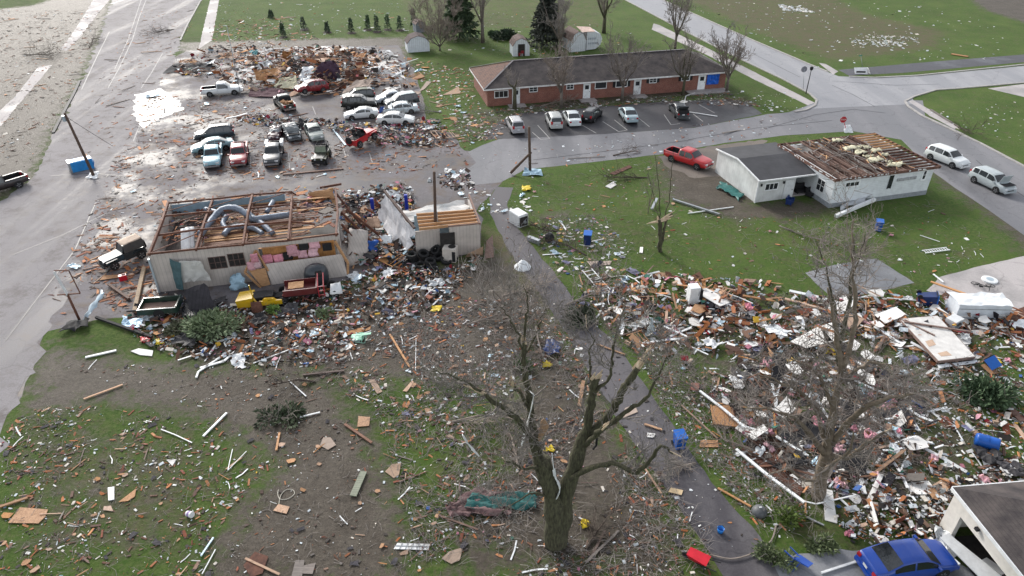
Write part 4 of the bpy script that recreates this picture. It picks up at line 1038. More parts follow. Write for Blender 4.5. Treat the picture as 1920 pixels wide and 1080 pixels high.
    if trunk:
        m = MB(); m.box((-L / 2 + .35, 0, .98), (.7, hw * 1.6, .5)); m.build('torn_tail', blackmat, t)
        m = MB(); m.slab([(-1.7, -.7, 1.2), (-1.7, .7, 1.2), (-2.3, .66, 1.75), (-2.3, -.66, 1.8)], .04); m.build('boot_lid', pm, t)
        m = MB(); m.beam((-L / 2 - .25, -.9, .25), (-L / 2 - .1, .9, .32), .3, .18); m.build('hanging_bumper', pm, t)
    if roofc:
        idx = [i for i, x in enumerate(xs) if roofc[1] <= x <= roofc[2]]
        glass_strip(rows, xs, roofc[1], roofc[2], range(7, 11), .012).build('roof_panel', roofc[0], t)
    return t
WHITE, SILV = '#d4d8da', '#a9b0b6'
# --- left lot, upper rows
car('white regular cab pickup beside the thin leaning lamp post and wreckage', (380, 180), (455, 174), 'pickup', WHITE, 'pickup', 'pickup_truck')
car('dark green pickup with brown boards in its bed, facing the flattened building', (549, 215), (521, 188), 'pickup', '#14201b', 'pickup', 'pickup_truck', load=osb)
car('red car half buried in boards at the edge of the flattened building', (613, 170), (556, 182), 'suv', '#7d0d1c', crumple=.02, z=.25, tilt=(R(3), R(-6)), roofc=(mat('dusty roof', (.45, .38, .38), .5, .3, 2), -.2, .5))
car('dark off roader with an olive roof at the back left of the jumbled cars', (703, 186), (641, 192), 'suv', '#17211f', rack=True, roofc=(mat('olive roof panel', (.08, .10, .055), .5, .2, 2), -1.5, .2))
car('black estate car with crushed silver nose behind the white coupe', (642, 203), (706, 200), 'suv', '#0e1516', crumple=.012, z=.05, tilt=(R(2), 0))
car('white two door coupe at the front left of the jumbled cars', (709, 218), (648, 223), 'coupe', WHITE)
car('silver sedan at the back right of the jumbled cars', (758, 186), (708, 194), 'sedan', SILV, crumple=.01)
car('dark grey van like car with a pale roof, right end of the jumbled cars', (783, 193), (724, 202), 'suv', '#3b444b', roofc=(paint('#9fb0b0'), -1.9, .4))
car('white sedan with crushed nose wedged behind another white sedan', (785, 209), (718, 214), 'sedan', '#c9d3d8', crumple=.014, hood=.25)
car('white sedan at the front right of the jumbled cars, bonnet broken', (709, 231), (776, 231), 'sedan', '#dadcdb', crumple=.006)
# --- left lot, middle rows
car('dark blue estate car with red tail, behind the pale blue sedan', (442, 256), (366, 264), 'suv', '#27343f', rack=True)
car('pale blue rounded sedan parked behind the light blue pickup', (441, 275), (360, 288), 'sedan', '#7fa3ab')
car('light blue pickup with dark bed facing the camera', (405, 280), (399, 326), 'xpickup', '#8fb9c6', 'pickup', 'pickup_truck', z=.02)
car('red pickup with dented bed facing the camera', (453, 276), (448, 324), 'xpickup', '#8e1526', 'pickup', 'pickup_truck')
tk = car('charcoal pickup with white utility boxes behind the cab, facing the camera', (520, 276), (509, 321), 'xpickup', '#31383e', 'pickup', 'pickup_truck')
for sd in (-1, 1):
    m = MB(); m.box((-1.9, sd * .86, 1.28), (1.5, .34, .42)); m.build('utility_box', whitepaint, tk)
car('smashed grey sedan with buckled bonnet in the middle of the lot', (541, 240), (556, 270), 'sedan', '#5f666a', crumple=.035, hood=.3, glassm=mat('shattered glass', (.25, .27, .28), .4, .4, 12))
car('grey green sedan behind a heap of maroon wreckage', (583, 243), (597, 268), 'sedan', '#8a938f', crumple=.02)
car('flattened maroon car body with silver bumper left of the smashed grey sedan', (523, 240), (512, 272), 'coupe', '#47262e', crumple=.05, scale=.85, glassm=mat('shattered glass', (.25, .27, .28), .4, .4, 12))
# --- road edge
car('dark brown pickup cut off by the left edge of the photo, tail towards the lot', (42, 345), (-45, 372), 'pickup', '#1d1418', 'pickup', 'pickup_truck')
# --- motel bays
car('silver estate car at the left end of the bays, tail to the camera', (974, 257), (958, 228), 'suv', '#a7a7ab', rack=True)
car('silver SUV next to a white sedan in the bays', (1044, 246), (1033, 222), 'suv', '#b5b7b6')
car('white sedan between the silver SUV and the black car', (1079, 241), (1065, 216), 'sedan', '#d3dadc')
car('black hatchback facing away at an angle in the bays', (1098, 233), (1121, 213), 'suv', '#101319', scale=.92)
car('silver blue sedan alone in the middle of the bays', (1186, 234), (1168, 210), 'sedan', '#9fb3ba')
car('dark grey sedan with torn open tail at the right of the bays', (1281, 226), (1262, 202), 'sedan', '#41464a', crumple=.012, trunk=True)
# --- near the white house
car('bright red extended cab pickup left of the low grey garage', (1250, 294), (1330, 320), 'xpickup', '#b3131d', 'pickup', 'pickup_truck')
car('white compact SUV at the right of the white house, nearest to it', (1744, 294), (1802, 317), 'suv', '#dfe3e4')
car('silver SUV with its bonnet up beside the lawn', (1826, 336), (1888, 366), 'suv', '#a9b2b5', hood=.9)
car('bright blue sedan at the bottom right with dark glass', (1618, 1076), (1772, 1052), 'sedan', '#003f9c', name='parked_car')

# --- jeeps
def jeep(label, rear, front, col, top=None, z=0, tilt=(0, 0), cage=False, mats_=None, scale=1.0, hoodc=None):
    A, B = G(*rear), G(*front); c = (A + B) / 2; d = B - A
    t = thing('off_road_jeep', label, 'jeep', (c.x, c.y, z), rot=(tilt[0], tilt[1], math.atan2(d.y, d.x))); t.scale = (scale,) * 3
    pm = paint(col, .4); hp = paint(hoodc, .3) if hoodc else pm
    m = MB(); m.box((-.75, 0, .72), (1.9, 1.5, .62)); m.box((-.75, 0, 1.04), (1.7, 1.3, .02), mi=1); m.box((1.0, 0, .62), (1.9, 1.0, .35), mi=1); m.build('body', [pm, blackmat], t)
    m = MB(); m.slab([(.2, -.66, 1.1), (1.75, -.56, .98), (1.8, 0, 1.03), (1.75, .56, .98), (.2, .66, 1.1), (.2, 0, 1.14)], .05); m.quad([(.2, -.66, 1.06), (.2, -.66, .6), (1.78, -.56, .6), (1.76, -.56, .95)]); m.quad([(.2, .66, 1.06), (1.76, .56, .95), (1.78, .56, .6), (.2, .66, .6)]); m.build('hood', hp, t)
    m = MB(); m.box((1.82, 0, .78), (.08, 1.15, .42)); m.build('grille', pm, t)
    m = MB(); m.box((2.0, 0, .52), (.16, 1.5, .16)); m.build('front_bumper', blackmat, t)
    for sd in (-1, 1):
        m = MB(); m.lathe([(.11, 0), (.09, .04)], 10, Matrix.Translation((1.85, sd * .38, .84)) @ Matrix.Rotation(math.pi / 2, 4, 'Y')); m.build('headlight', clearlens, t)
        m = MB(); m.slab([(.55, sd * .6, .86), (.8, sd * .6, .98), (1.75, sd * .6, .92), (1.75, sd * .86, .9), (.8, sd * .86, .96), (.55, sd * .86, .82)], .05); m.build('fender', pm, t)
        m = MB(); m.slab([(-1.7, sd * .7, .8), (-1.5, sd * .7, .96), (-.75, sd * .7, .96), (-.5, sd * .7, .8), (-.5, sd * .88, .78), (-.75, sd * .88, .94), (-1.5, sd * .88, .94), (-1.7, sd * .88, .78)], .05); m.build('fender', pm, t)
        m = MB(); m.box((-.3, sd * .4, 1.18), (.5, .5, .18)); m.box((-.55, sd * .4, 1.45), (.14, .48, .6)); m.build('seat', blackmat, t)
        for x in (1.2, -1.15): wheel(t, x, sd * .76, .40, 1 if sd < 0 else -1)
    m = MB(); m.slab([(.22, -.66, 1.12), (.22, .66, 1.12), (-.02, .6, 1.72), (-.02, -.6, 1.72)], .03); m.build('windshield', glass if not mats_ else mats_, t)
    m = MB()
    for sd in (-1, 1): m.beam((.23, sd * .66, 1.1), (-.03, sd * .6, 1.75), .07, .07)
    m.beam((-.03, -.6, 1.75), (-.03, .6, 1.75), .07, .07); m.build('windshield_frame', pm, t)
    m = MB()
    for sd in (-1, 1):
        for x in (-.6, -1.6): m.tube([(x, sd * .62, 1.02), (x, sd * .58, 1.75)], .035, 6)
        m.tube([(0, sd * .6, 1.72), (-.6, sd * .58, 1.77), (-1.6, sd * .58, 1.77)], .035, 6)
    for x in (-.6, -1.6): m.tube([(x, -.58, 1.77), (x, .58, 1.77)], .035, 6)
    m.build('roll_cage', blackmat, t)
    m = MB(); m.lathe([(.22, -.1), (.4, -.08), (.4, .08), (.22, .1)], 16, Matrix.Translation((-1.82, .1, 1.0)) @ Matrix.Rotation(math.pi / 2, 4, 'Y')); m.build('spare_wheel', tyrem, t)
    if top:
        m = MB(); m.sheet((-1.7, -.62, 1.83), (.02, -.62, 1.8), (.02, .62, 1.8), (-1.7, .62, 1.83), 8, 5, .03, 3, th=.03); m.build('soft_top', top, t, smooth=True)
        for sd in (-1, 1):
            m = MB(); m.slab([(.1, sd * .74, 1.06), (-.02, sd * .63, 1.78), (-1.7, sd * .63, 1.8), (-1.7, sd * .74, 1.06)], .02); m.build('side_curtain', paneldark, t)
    return t
jeep('dark green jeep with tan canvas top nosed out beside the workshop wall', (278, 478), (197, 508), '#16232b', mat('tan canvas', (.50, .40, .32), .85, .2, 3, .2), z=.2, tilt=(0, R(3)), hoodc='#253f4b')
jeep('army green open jeep facing the camera in the lot', (612, 285), (596, 318), '#2b3218', hoodc='#1b2019', mats_=mat('dusty glass', (.17, .20, .14), .3, .2, 3))
jeep('red open buggy with black roll cage tipped on rubble', (655, 285), (706, 262), '#b4101f', z=.35, tilt=(R(-5), R(-5)), scale=1.1)

# --- wrecks in front of the workshop
t = thing('truck_wreck', 'maroon classic truck wreck on white spoked wheels below the leaning wall panel', 'truck wreck', G(560, 560), R(12))
mr_ = paint('#5e1a1c', .45)
m = MB(); m.box((.3, 0, .85), (2.6, 1.6, .1)); m.box((.3, -.8, 1.1), (2.6, .08, .55)); m.box((.3, .8, 1.1), (2.6, .08, .55)); m.box((1.6, 0, 1.1), (.08, 1.6, .55)); m.slab([(-1.1, -.85, .95), (-.6, -.85, 1.35), (.1, -.85, 1.35), (.4, -.85, .95), (.4, -.6, .95), (.1, -.6, 1.3), (-.6, -.6, 1.3), (-1.1, -.6, .95)], .05); m.build('body', mr_, t)
m = MB()
for x in (1.75, 2.2): m.tube([(x, -.9, .5), (x, -.95, 1.5), (x, .5, 1.9)], .05, 6)
for z in (.7, 1.1, 1.5): m.beam((1.7, -.93, z), (2.3, -.93, z), .05, .05)
m.build('red_rack', paint('#a31f2d', .4), t)
m = MB(); m.box((-.3, 0, .55), (4.2, .8, .18)); m.build('chassis', blackmat, t)
for x, y in ((-1.15, -.9), (2.9, -.7), (-1.15, .9), (2.7, .9)): wheel(t, x, y, .42, 1 if y < 0 else -1)
m = MB(); m.sheet((-.6, -.5, 1.35), (.6, -.5, 1.38), (.6, .4, 1.4), (-.6, .4, 1.4), 4, 3, .04, 3, th=.05); m.build('board', newwood, t)
m = MB(); m.sheet((2.6, -1.0, .7), (3.6, -.9, .6), (3.5, -.1, 1.2), (2.7, -.2, 1.2), 4, 3, .1, 3, th=.04); m.build('fender', whitepaint, t, smooth=True)
t = thing('truck_cab', 'dark blue rounded truck cab shell standing on end by the leaning wall panel', 'truck cab', G(596, 532), R(20))
m = MB(); m.lathe([(.95, .2), (1.02, .6), (1.0, 1.2), (.85, 1.6), (.45, 1.85), (.05, 1.9)], 14, Matrix.Diagonal((1, .8, 1, 1))); m.build('body', paint('#232d36', .45), t, smooth=True)
m = MB(); m.sheet((-.15, -.82, 1.1), (.5, -.74, 1.1), (.4, -.62, 1.6), (-.1, -.68, 1.62), 4, 3, .0, 3, th=-.03); m.build('window_opening', darkvoid, t)
t = thing('truck_wreck', 'yellow jeep body shell with engine bared, in front of the workshop', 'truck wreck', G(487, 572), R(8))
ye = paint('#d2a90f', .4)
m = MB(); m.slab([(-1.6, -.7, .95), (-1.5, .7, .95), (-.3, .65, 1.1), (-.3, -.65, 1.1)], .3); m.box((-1.0, 0, .55), (1.1, 1.4, .5)); m.box((1.1, -.7, .62), (1.7, .12, .4), (0, .05, .1)); m.slab([(.4, -.75, .75), (.6, -.75, 1.0), (1.3, -.75, 1.0), (1.6, -.75, .7), (1.6, -.5, .7), (1.3, -.5, .98), (.6, -.5, .98), (.4, -.5, .75)], .04); m.build('body', ye, t)
m = MB(); m.box((.2, .1, .75), (1.1, .8, .5), (.2, .1, .3)); m.box((.9, .2, .7), (.6, .9, .5)); m.build('engine', blackmat, t)
m = MB(); m.beam((-.2, -.6, 1.0), (-.3, -.6, 2.3), .08, .06); m.beam((-.2, -.6, 1.0), (.2, -.75, .3), .1, .1); m.build('windshield_post', ye, t)
m = MB(); m.slab([(-.4, -.95, .9), (.4, -.95, .95), (.5, -1.2, .1), (-.4, -1.2, .1)], .05); m.build('rusty_panel', rust, t)
wheel(t, 1.2, .65, .36, -1)
t = thing('utility_trailer', 'dark green utility trailer made from a truck bed, left of the black roof sheet', 'trailer', G(305, 588), R(8))
gm = paint('#0d3229', .4)
m = MB(); m.box((0, -.85, .8), (2.9, .1, .5)); m.box((0, .85, .8), (2.9, .1, .5)); m.box((1.45, 0, .85), (.1, 1.7, .6)); m.box((-1.45, 0, .75), (.08, 1.7, .4)); m.box((0, 0, .55), (2.9, 1.7, .08), mi=1); m.build('bed', [gm, darkwood], t)
m = MB(); m.lathe([(.42, 0), (.42, .12)], 14, Matrix.Translation((.1, -.8, .55)) @ Matrix.Rotation(math.pi / 2, 4, 'X')); m.build('wheel_arch', blackmat, t)
wheel(t, .1, -.84, .34, 1); wheel(t, .1, .84, .34, -1)
m = MB(); m.beam((-1.4, 0, .5), (-2.6, 0, .45), .1, .1); m.build('drawbar', blackmat, t)
m = MB(); m.sheet((-1.4, -.92, 1.06), (1.35, -.92, 1.06), (1.35, -.86, 1.07), (-1.4, -.86, 1.07), 3, 1, 0, 1); m.build('rail', whitepaint, t)
# ================================================================ TREES AND SHRUBS
def wob(r, a): return Vector((r.gauss(0, a), r.gauss(0, a), r.gauss(0, a)))
def grow(mb, r, p, d, ln, rad, lvl, maxl, kids=4, up=.12, spread=.7, minr=.011, sides=3):
    n = 4; pts = [p]; rads = [rad]; q = p.copy(); dd = d.normalized()
    for i in range(n):
        dd = (dd + wob(r, .16) + Vector((0, 0, up))).normalized()
        q = q + dd * ln / n
        pts.append(q.copy()); rads.append(max(minr, rad * (1 - .78 * (i + 1) / n)))
    mb.tube(pts, rads, sides if rad < .05 else 5, caps=False)
    if lvl >= maxl: return
    for k in range(kids):
        i = r.randint(1, n); f = r.random()
        s = pts[i - 1].lerp(pts[i], f)
        t = (pts[i] - pts[i - 1]).normalized()
        side = t.cross(Vector((r.gauss(0, 1), r.gauss(0, 1), r.gauss(0, 1)))).normalized()
        nd = (t * (1 - spread * .5) + side * spread).normalized()
        grow(mb, r, s, nd, ln * r.uniform(.42, .72), max(minr, rad * .5), lvl + 1, maxl, kids, up, spread, minr, sides)
def spl(P, k=4):
    Q = []
    for i in range(len(P) - 1):
        p0, p1, p2, p3 = P[max(i - 1, 0)], P[i], P[i + 1], P[min(i + 2, len(P) - 1)]
        for t in range(k):
            t /= k; Q.append(.5 * ((2 * p1) + (p2 - p0) * t + (2 * p0 - 5 * p1 + 4 * p2 - p3) * t * t + (3 * p1 - p0 - 3 * p2 + p3) * t ** 3))
    Q.append(P[-1]); return Q
TWK = .55
def hand_tree(name, label, base, limbs, seed, twig=twigm, bm=bark, tw=(6, 1.6, 2), group=None, cat='tree', minr=.011, flare=1.0, upb=.12, spread=.7):
    """limbs: list of ([(u, v, dy)...], r0, r1, twigs, splintered)"""
    r = random.Random(seed); b = G(*base)
    t = thing(name, label, cat, b, 0, group)
    tr = MB(); tg = MB(); spn = MB(); hs_ = False
    for px, r0, r1, ntw, split in limbs:
        P = [PY(u, v, b.y + dy) - b for u, v, dy in px]
        Q = spl(P); n = len(Q)
        Q = [q + (wob(r, .035) if 0 < i < n - 1 else Vector((0, 0, 0))) for i, q in enumerate(Q)]
        rad = [r0 + (r1 - r0) * (i / (n - 1)) for i in range(n)]
        rad = [x * r.uniform(.93, 1.07) for x in rad]
        rad = [x * (1 + .10 * math.sin(i * 1.9 + r0 * 40)) for i, x in enumerate(rad)]
        tr.tube(Q, rad, 9 if r0 > .1 else 6)
        if split:
            e = Q[-1]; dd = (Q[-1] - Q[-2]).normalized(); hs_ = True
            for k in range(5):
                o = wob(r, r1 * .5); spn.tube([e - dd * .15 + o, e + o * 1.2 + dd * r.uniform(.2, .75) * split], [r1 * .55, .02], 5)
        for k in range(int(ntw * TWK)):
            i = r.randint(max(1, int(n * .25)), n - 1); s = Q[i - 1].lerp(Q[i], r.random())
            tt = (Q[i] - Q[i - 1]).normalized()
            side = tt.cross(Vector((r.gauss(0, 1), r.gauss(0, 1), r.gauss(0, .6)))).normalized()
            grow(tg, r, s, tt * .5 + side, tw[1] * r.uniform(.5, 1.3), min(.05, rad[i] * .45), 0, tw[2], tw[0] if tw[2] < 3 else 4, upb, spread, minr)
    tr.build('trunk', bm, t, smooth=True)
    if tg.f: tg.build('branches', twig, t)
    if hs_: spn.build('split_wood', splitwood, t)
    return t
def bare_tree(label, base, topv, seed, rad=.16, kids=4, nl=5, ntw=7, spread=.28, group=None, lean=0, bm=barkgrey, minr=.014, tl=1.6, name='bare_tree', forks=.25):
    r = random.Random(seed); b = G(*base)
    u0, v0 = base; H = PY(u0, topv, b.y).z
    t = thing(name, label, 'tree', b, 0, group)
    tr = MB(); tg = MB()
    hf = H * forks
    tr.tube([(0, 0, -.1), (lean * .2, 0, hf * .5), (lean * .4, 0, hf)], [rad * 1.25, rad, rad * .9], 8)
    for k in range(nl):
        an = 2 * math.pi * k / nl + r.uniform(-.4, .4); sp = spread * r.uniform(.5, 1.4) if k else .04
        top = H * r.uniform(.72, 1.0) if k else H
        P = [Vector((lean * .4, 0, hf * r.uniform(.75, 1.0)))]
        for j in range(1, 5):
            f = j / 4; z = hf + (top - hf) * f; rr_ = sp * H * (f ** .7)
            P.append(Vector((lean * f + math.cos(an) * rr_, math.sin(an) * rr_, z)) + wob(r, .12))
        rads = [rad * .62 * (1 - .17 * j) for j in range(5)]
        Q = spl(P, 3); rd = [rad * .62 * (1 - .85 * i / (len(Q) - 1)) for i in range(len(Q))]
        tr.tube(Q, rd, 6)
        for m in range(ntw):
            i = r.randint(2, len(Q) - 1); s = Q[i - 1].lerp(Q[i], r.random()); tt = (Q[i] - Q[i - 1]).normalized()
            side = tt.cross(Vector((r.gauss(0, 1), r.gauss(0, 1), r.gauss(0, .5)))).normalized()
            grow(tg, r, s, tt * .8 + side * .7, tl * r.uniform(.5, 1.3), .03, 0, 2, kids, .15, .6, minr)
    tr.build('trunk', bm, t, smooth=True); tg.build('branches', twigm, t)
    return t
# the large forked tree in the foreground
hand_tree('forked_tree', 'large storm broken tree with two mossy forking trunks and split limbs, front centre', (1040, 1020), [
  ([(1042, 1028, 0), (1040, 960, 0), (1030, 905, .1), (1018, 860, .2)], .60, .36, 0, 0),
  ([(1046, 1025, .1), (1058, 950, .2), (1075, 880, .2), (1090, 835, .3), (1105, 800, .4)], .52, .27, 4, 0),
  ([(1020, 905, .1), (1008, 860, .4), (998, 800, .6), (990, 740, .7), (984, 690, .8), (982, 640, .9)], .28, .10, 24, .6),
  ([(982, 640, .9), (986, 600, 1), (990, 565, 1.2), (980, 530, 1.2)], .075, .01, 18, 0),
  ([(984, 670, .9), (972, 630, .6), (955, 595, .3), (935, 575, 0)], .06, .012, 16, 0),
  ([(986, 660, .9), (1008, 625, 1.4), (1016, 595, 1.7), (1028, 570, 2)], .06, .012, 16, 0),
  ([(1012, 880, .1), (985, 800, -.2), (950, 770, -.6), (915, 745, -1), (905, 735, -1)], .17, .08, 26, 1.1),
  ([(905, 735, -1), (870, 715, -1.4), (830, 700, -1.8), (790, 690, -2.2)], .07, .015, 22, 0),
  ([(1085, 850, .3), (1100, 800, .4), (1108, 760, .4), (1112, 725, .4), (1118, 710, .4)], .24, .17, 5, .9),
  ([(1112, 738, .4), (1108, 700, .6), (1104, 660, .8), (1112, 640, .8), (1100, 610, 1)], .08, .012, 16, .9),
  ([(1114, 735, .4), (1138, 715, .2), (1147, 690, .2), (1150, 650, .3), (1160, 610, .4), (1170, 575, .6), (1176, 545, .8)], .09, .01, 24, 0),
  ([(1104, 815, .4), (1145, 775, .2), (1165, 740, 0), (1180, 715, 0), (1196, 690, 0)], .21, .14, 4, 1.8),
  ([(1110, 820, .4), (1150, 790, -.2), (1190, 762, -.5), (1215, 742, -.7), (1240, 690, -.8), (1258, 660, -.8)], .15, .015, 26, 0),
  ([(1060, 905, .2), (1100, 880, -.6), (1150, 870, -1.3), (1195, 885, -2), (1220, 860, -2.4), (1240, 836, -2.8), (1262, 850, -3.2)], .15, .05, 22, .5),
  ([(1020, 870, .2), (985, 880, -.8), (965, 870, -1.4), (945, 862, -1.8)], .10, .03, 14, .5),
  ([(1098, 835, .1), (1120, 812, -.5), (1132, 800, -.8)], .13, .10, 2, 1.6),
  ([(990, 760, .6), (972, 735, .2), (962, 720, 0)], .09, .07, 2, 1.3),
  ([(1030, 930, 0), (1000, 925, -.6), (985, 930, -1), (940, 960, -1.4)], .08, .02, 12, 0),
 ], 11, tw=(5, 1.7, 2), minr=.010)
# the wide bare tree over the wreckage on the right
hand_tree('bare_tree', 'wide bare tree with many fine twigs standing in the right hand wreckage', (1535, 935), [
  ([(1535, 940, 0), (1540, 890, 0), (1550, 850, 0)], .42, .32, 0, 0),
  ([(1548, 860, 0), (1556, 800, 0), (1566, 755, .2), (1578, 700, .6)], .26, .16, 8, 0),
  ([(1578, 700, .6), (1572, 640, .9), (1560, 590, 1.0), (1552, 540, 1.1)], .15, .05, 14, 0),
  ([(1580, 690, .6), (1600, 620, 1.2), (1602, 540, 1.6), (1598, 470, 2), (1602, 410, 2.2)], .15, .03, 22, 0),
  ([(1560, 830, 0), (1595, 790, -.4), (1630, 760, -.8), (1680, 745, -1.2), (1712, 738, -1.4)], .2, .05, 34, 0),
  ([(1552, 850, 0), (1590, 860, -.6), (1625, 830, -1), (1660, 810, -1.3)], .17, .05, 16, .6),
  ([(1545, 850, 0), (1515, 810, -.3), (1490, 785, -.5), (1450, 770, -.8), (1400, 765, -1)], .17, .03, 34, 0),
  ([(1550, 830, 0), (1530, 770, .5), (1500, 735, .8), (1460, 715, 1), (1420, 700, 1.2)], .15, .03, 34, 0),
  ([(1562, 770, .2), (1545, 720, .6), (1520, 690, 1), (1480, 672, 1.3)], .12, .03, 28, 0),
  ([(1572, 720, .5), (1610, 690, .9), (1640, 680, 1.2), (1690, 690, 1.5)], .12, .03, 30, 0),
  ([(1540, 900, 0), (1510, 900, -.6), (1475, 880, -1), (1440, 890, -1.4)], .12, .03, 14, 0),
  ([(1545, 880, 0), (1560, 870, -1), (1590, 850, -2), (1600, 810, -2.6)], .14, .04, 16, 0),
 ], 12, tw=(5, 1.8, 2), minr=.010, bm=mat('brown bark', (.175, .14, .105), .95, .35, 3, .6), upb=.03, spread=.85)
hand_tree('bare_tree', 'twin stemmed bare tree behind the wide bare tree, dark lower trunk', (1572, 690), [
  ([(1574, 695, 0), (1572, 640, 0), (1566, 600, 0), (1558, 545, .2)], .2, .1, 6, 0),
  ([(1574, 640, 0), (1590, 580, .3), (1596, 520, .5), (1602, 470, .7), (1596, 425, .8)], .16, .03, 26, 0),
  ([(1558, 545, .2), (1548, 500, .4), (1530, 455, .6)], .08, .02, 18, 0),
  ([(1596, 520, .5), (1612, 480, 0), (1622, 440, -.3)], .07, .02, 16, 0),
 ], 13, tw=(4, 1.5, 2))
# snapped trees on the lawn
hand_tree('snapped_tree', 'snapped tree with white split top in the middle of the lawn', (1237, 472), [
  ([(1237, 475, 0), (1238, 450, 0), (1238, 430, 0), (1236, 412, 0)], .22, .19, 0, .5),
  ([(1240, 455, 0), (1245, 430, 0), (1250, 412, .1), (1260, 400, .2)], .14, .10, 3, 0),
  ([(1237, 415, 0), (1236, 380, .1), (1235, 340, .2), (1228, 290, .3)], .06, .02, 9, 0),
  ([(1240, 420, 0), (1254, 380, .1), (1258, 330, .2), (1262, 285, .2)], .06, .02, 9, 0),
  ([(1238, 418, 0), (1225, 365, .4), (1215, 320, .6)], .04, .015, 8, 0),
 ], 14, tw=(3, 1.4, 1))
mb = MB(); b = G(1237, 472); a_ = PY(1236, 415, b.y)
for (u, v) in ((1212, 420), (1222, 418), (1262, 404), (1265, 395), (1258, 410), (1250, 414)):
    e = PY(u, v, b.y - .2); mb.tube([a_, a_.lerp(e, .6) + Vector((0, 0, .05)), e], [.13, .08, .02], 5)
o = mb.build('split_limb', splitwood, None); origin_to(o, a_); tag(o, 'pale split limb hanging from the top of the snapped lawn tree', 'broken limb')
bare_tree('thin leaning sapling stems beside the straw patch on the lawn', (1215, 400), 300, 51, .04, 2, 4, 2, .2, tl=1.0, forks=.1)
bare_tree('small bare multi stem tree in front of the white house', (1600, 500), 380, 52, .07, 2, 6, 5, .34, tl=1.3, forks=.12, bm=mat('tan bark', (.24, .19, .15), .9, .3, 3))
bare_tree('short bare shrub left of the multi stem tree on the lawn', (1528, 520), 430, 53, .05, 2, 5, 4, .36, tl=1.1, forks=.1)
bare_tree('slender bare tree right of the lane, front of the wreckage', (1125, 575), 470, 54, .05, 2, 4, 4, .3, tl=1.1)
bare_tree('bare sapling by the lane left edge behind the forked tree', (958, 610), 470, 56, .07, 2, 5, 5, .36, tl=1.2)
bare_tree('twiggy bare shrub on the mud beside the lane', (905, 560), 500, 57, .04, 2, 5, 4, .5, tl=1.2, forks=.1)
# in front of the brick row
g_ = 'bare trees in front of the brick row'
for i, (u, v, tv, lb) in enumerate(((965, 205, 150, 'short topped bare tree at the left door of the brick row'), (1052, 203, 90, 'bare tree tangled with white scraps in front of the brick row'), (1166, 190, 78, 'bare tree by the middle window of the brick row'), (1280, 178, 75, 'bare tree near the right of the brick row, before the shuttered windows'), (1362, 172, 70, 'bare tree off the right end of the brick row'))):
    bare_tree(lb, (u, v), tv, 60 + i, .2 if i != 0 else .26, 4, 6 if i else 2, 9 if i else 2, .3, g_, tl=1.7, minr=.02, bm=bark if i in (0, 3) else barkgrey, forks=.3 if i else .7)
bare_tree('pale bare tree beside the diagonal street behind the brick row', (1265, 95), -30, 70, .22, 4, 6, 9, .3, tl=2.0, minr=.025)
bare_tree('bare tree behind the brick row between the two white sheds', (1049, 108), -20, 71, .22, 4, 6, 9, .26, tl=2.0, minr=.025)
bare_tree('lone bare tree in a ring of stones at the top of the photo', (1132, 62), -60, 72, .35, 4, 5, 9, .3, tl=2.2, minr=.025, bm=bark)
bare_tree('tall bare tree left of the small white shed with an open door', (905, 80), -90, 73, .3, 4, 4, 8, .18, tl=2.0, minr=.025)
bare_tree('bare bush like tree over the small white shed with a dark roof', (825, 95), 5, 74, .15, 5, 8, 12, .42, tl=1.8, minr=.02, forks=.1)
bare_tree('thin bare tree beside the low street sign near the corner', (1352, 140), 55, 75, .1, 3, 4, 6, .25, tl=1.4, minr=.02)
# leafy things
def leaf_cloud(mb, r, c, rad, n, size, squash=1, cone=False, H=0):
    for i in range(n):
        if cone:
            f = r.random() ** .8; z = H * f; rr_ = rad * (1 - f) ** .8 * math.sqrt(r.random()) * (.75 + .25 * math.sin(f * 40)); an = r.uniform(0, 6.283)
            p = Vector(c) + Vector((math.cos(an) * rr_, math.sin(an) * rr_, z)); dr = Vector((math.cos(an), math.sin(an), -.35))
        else:
            d = wob(r, 1).normalized(); k = r.random() ** .4; p = Vector(c) + Vector((d.x * rad * k, d.y * rad * k, d.z * rad * k * squash)); dr = d
        dr = (dr + wob(r, .5)).normalized(); s = dr.cross(wob(r, 1)).normalized(); l = size * r.uniform(.6, 1.5)
        mb.quad([p, p + dr * l * .5 + s * l * .22, p + dr * l, p + dr * l * .5 - s * l * .22])
def leafm(n, a, b): return mat(n, a, .8, .35, .9, 0, col2=b, orand=.15)
spruce = leafm('dark spruce needles', (.05, .09, .05), (.12, .175, .095))
cedar = leafm('fresh cedar needles', (.13, .22, .065), (.27, .38, .14))
def conifer(label, base, topv, rad, n, size, seed, m, group=None, name='conifer', cat='tree'):
    r = random.Random(seed); b = G(*base); H = PY(base[0], topv, b.y).z
    t = thing(name, label, cat, b, 0, group)
    mb = MB(); mb.tube([(0, 0, -.05), (0, 0, H * .9)], [.05 + H * .012, .02], 6); mb.build('trunk', barkgrey, t)
    mb = MB(); leaf_cloud(mb, r, (0, 0, H * .06), rad, n, size, 1, True, H * .94); mb.build('crown', m, t)
    return t
g_ = 'young evergreens in a row beyond the flattened building'
for i, (u, v, tv) in enumerate(((531, 68, 44), (570, 55, 35), (614, 60, 42), (659, 61, 36), (690, 55, 32), (707, 58, 31), (727, 55, 26), (750, 56, 29), (776, 50, 20), (509, 33, 20))):
    conifer('young dark green evergreen in a mulched row along the field edge', (u, v), tv + rnd.uniform(-4, 4), rnd.uniform(.5, .85), rnd.randint(200, 380), .36, 80 + i, spruce, g_, 'young_evergreen')
mulch = mat('mulch ring', (.035, .025, .02), .95, .3, 4)
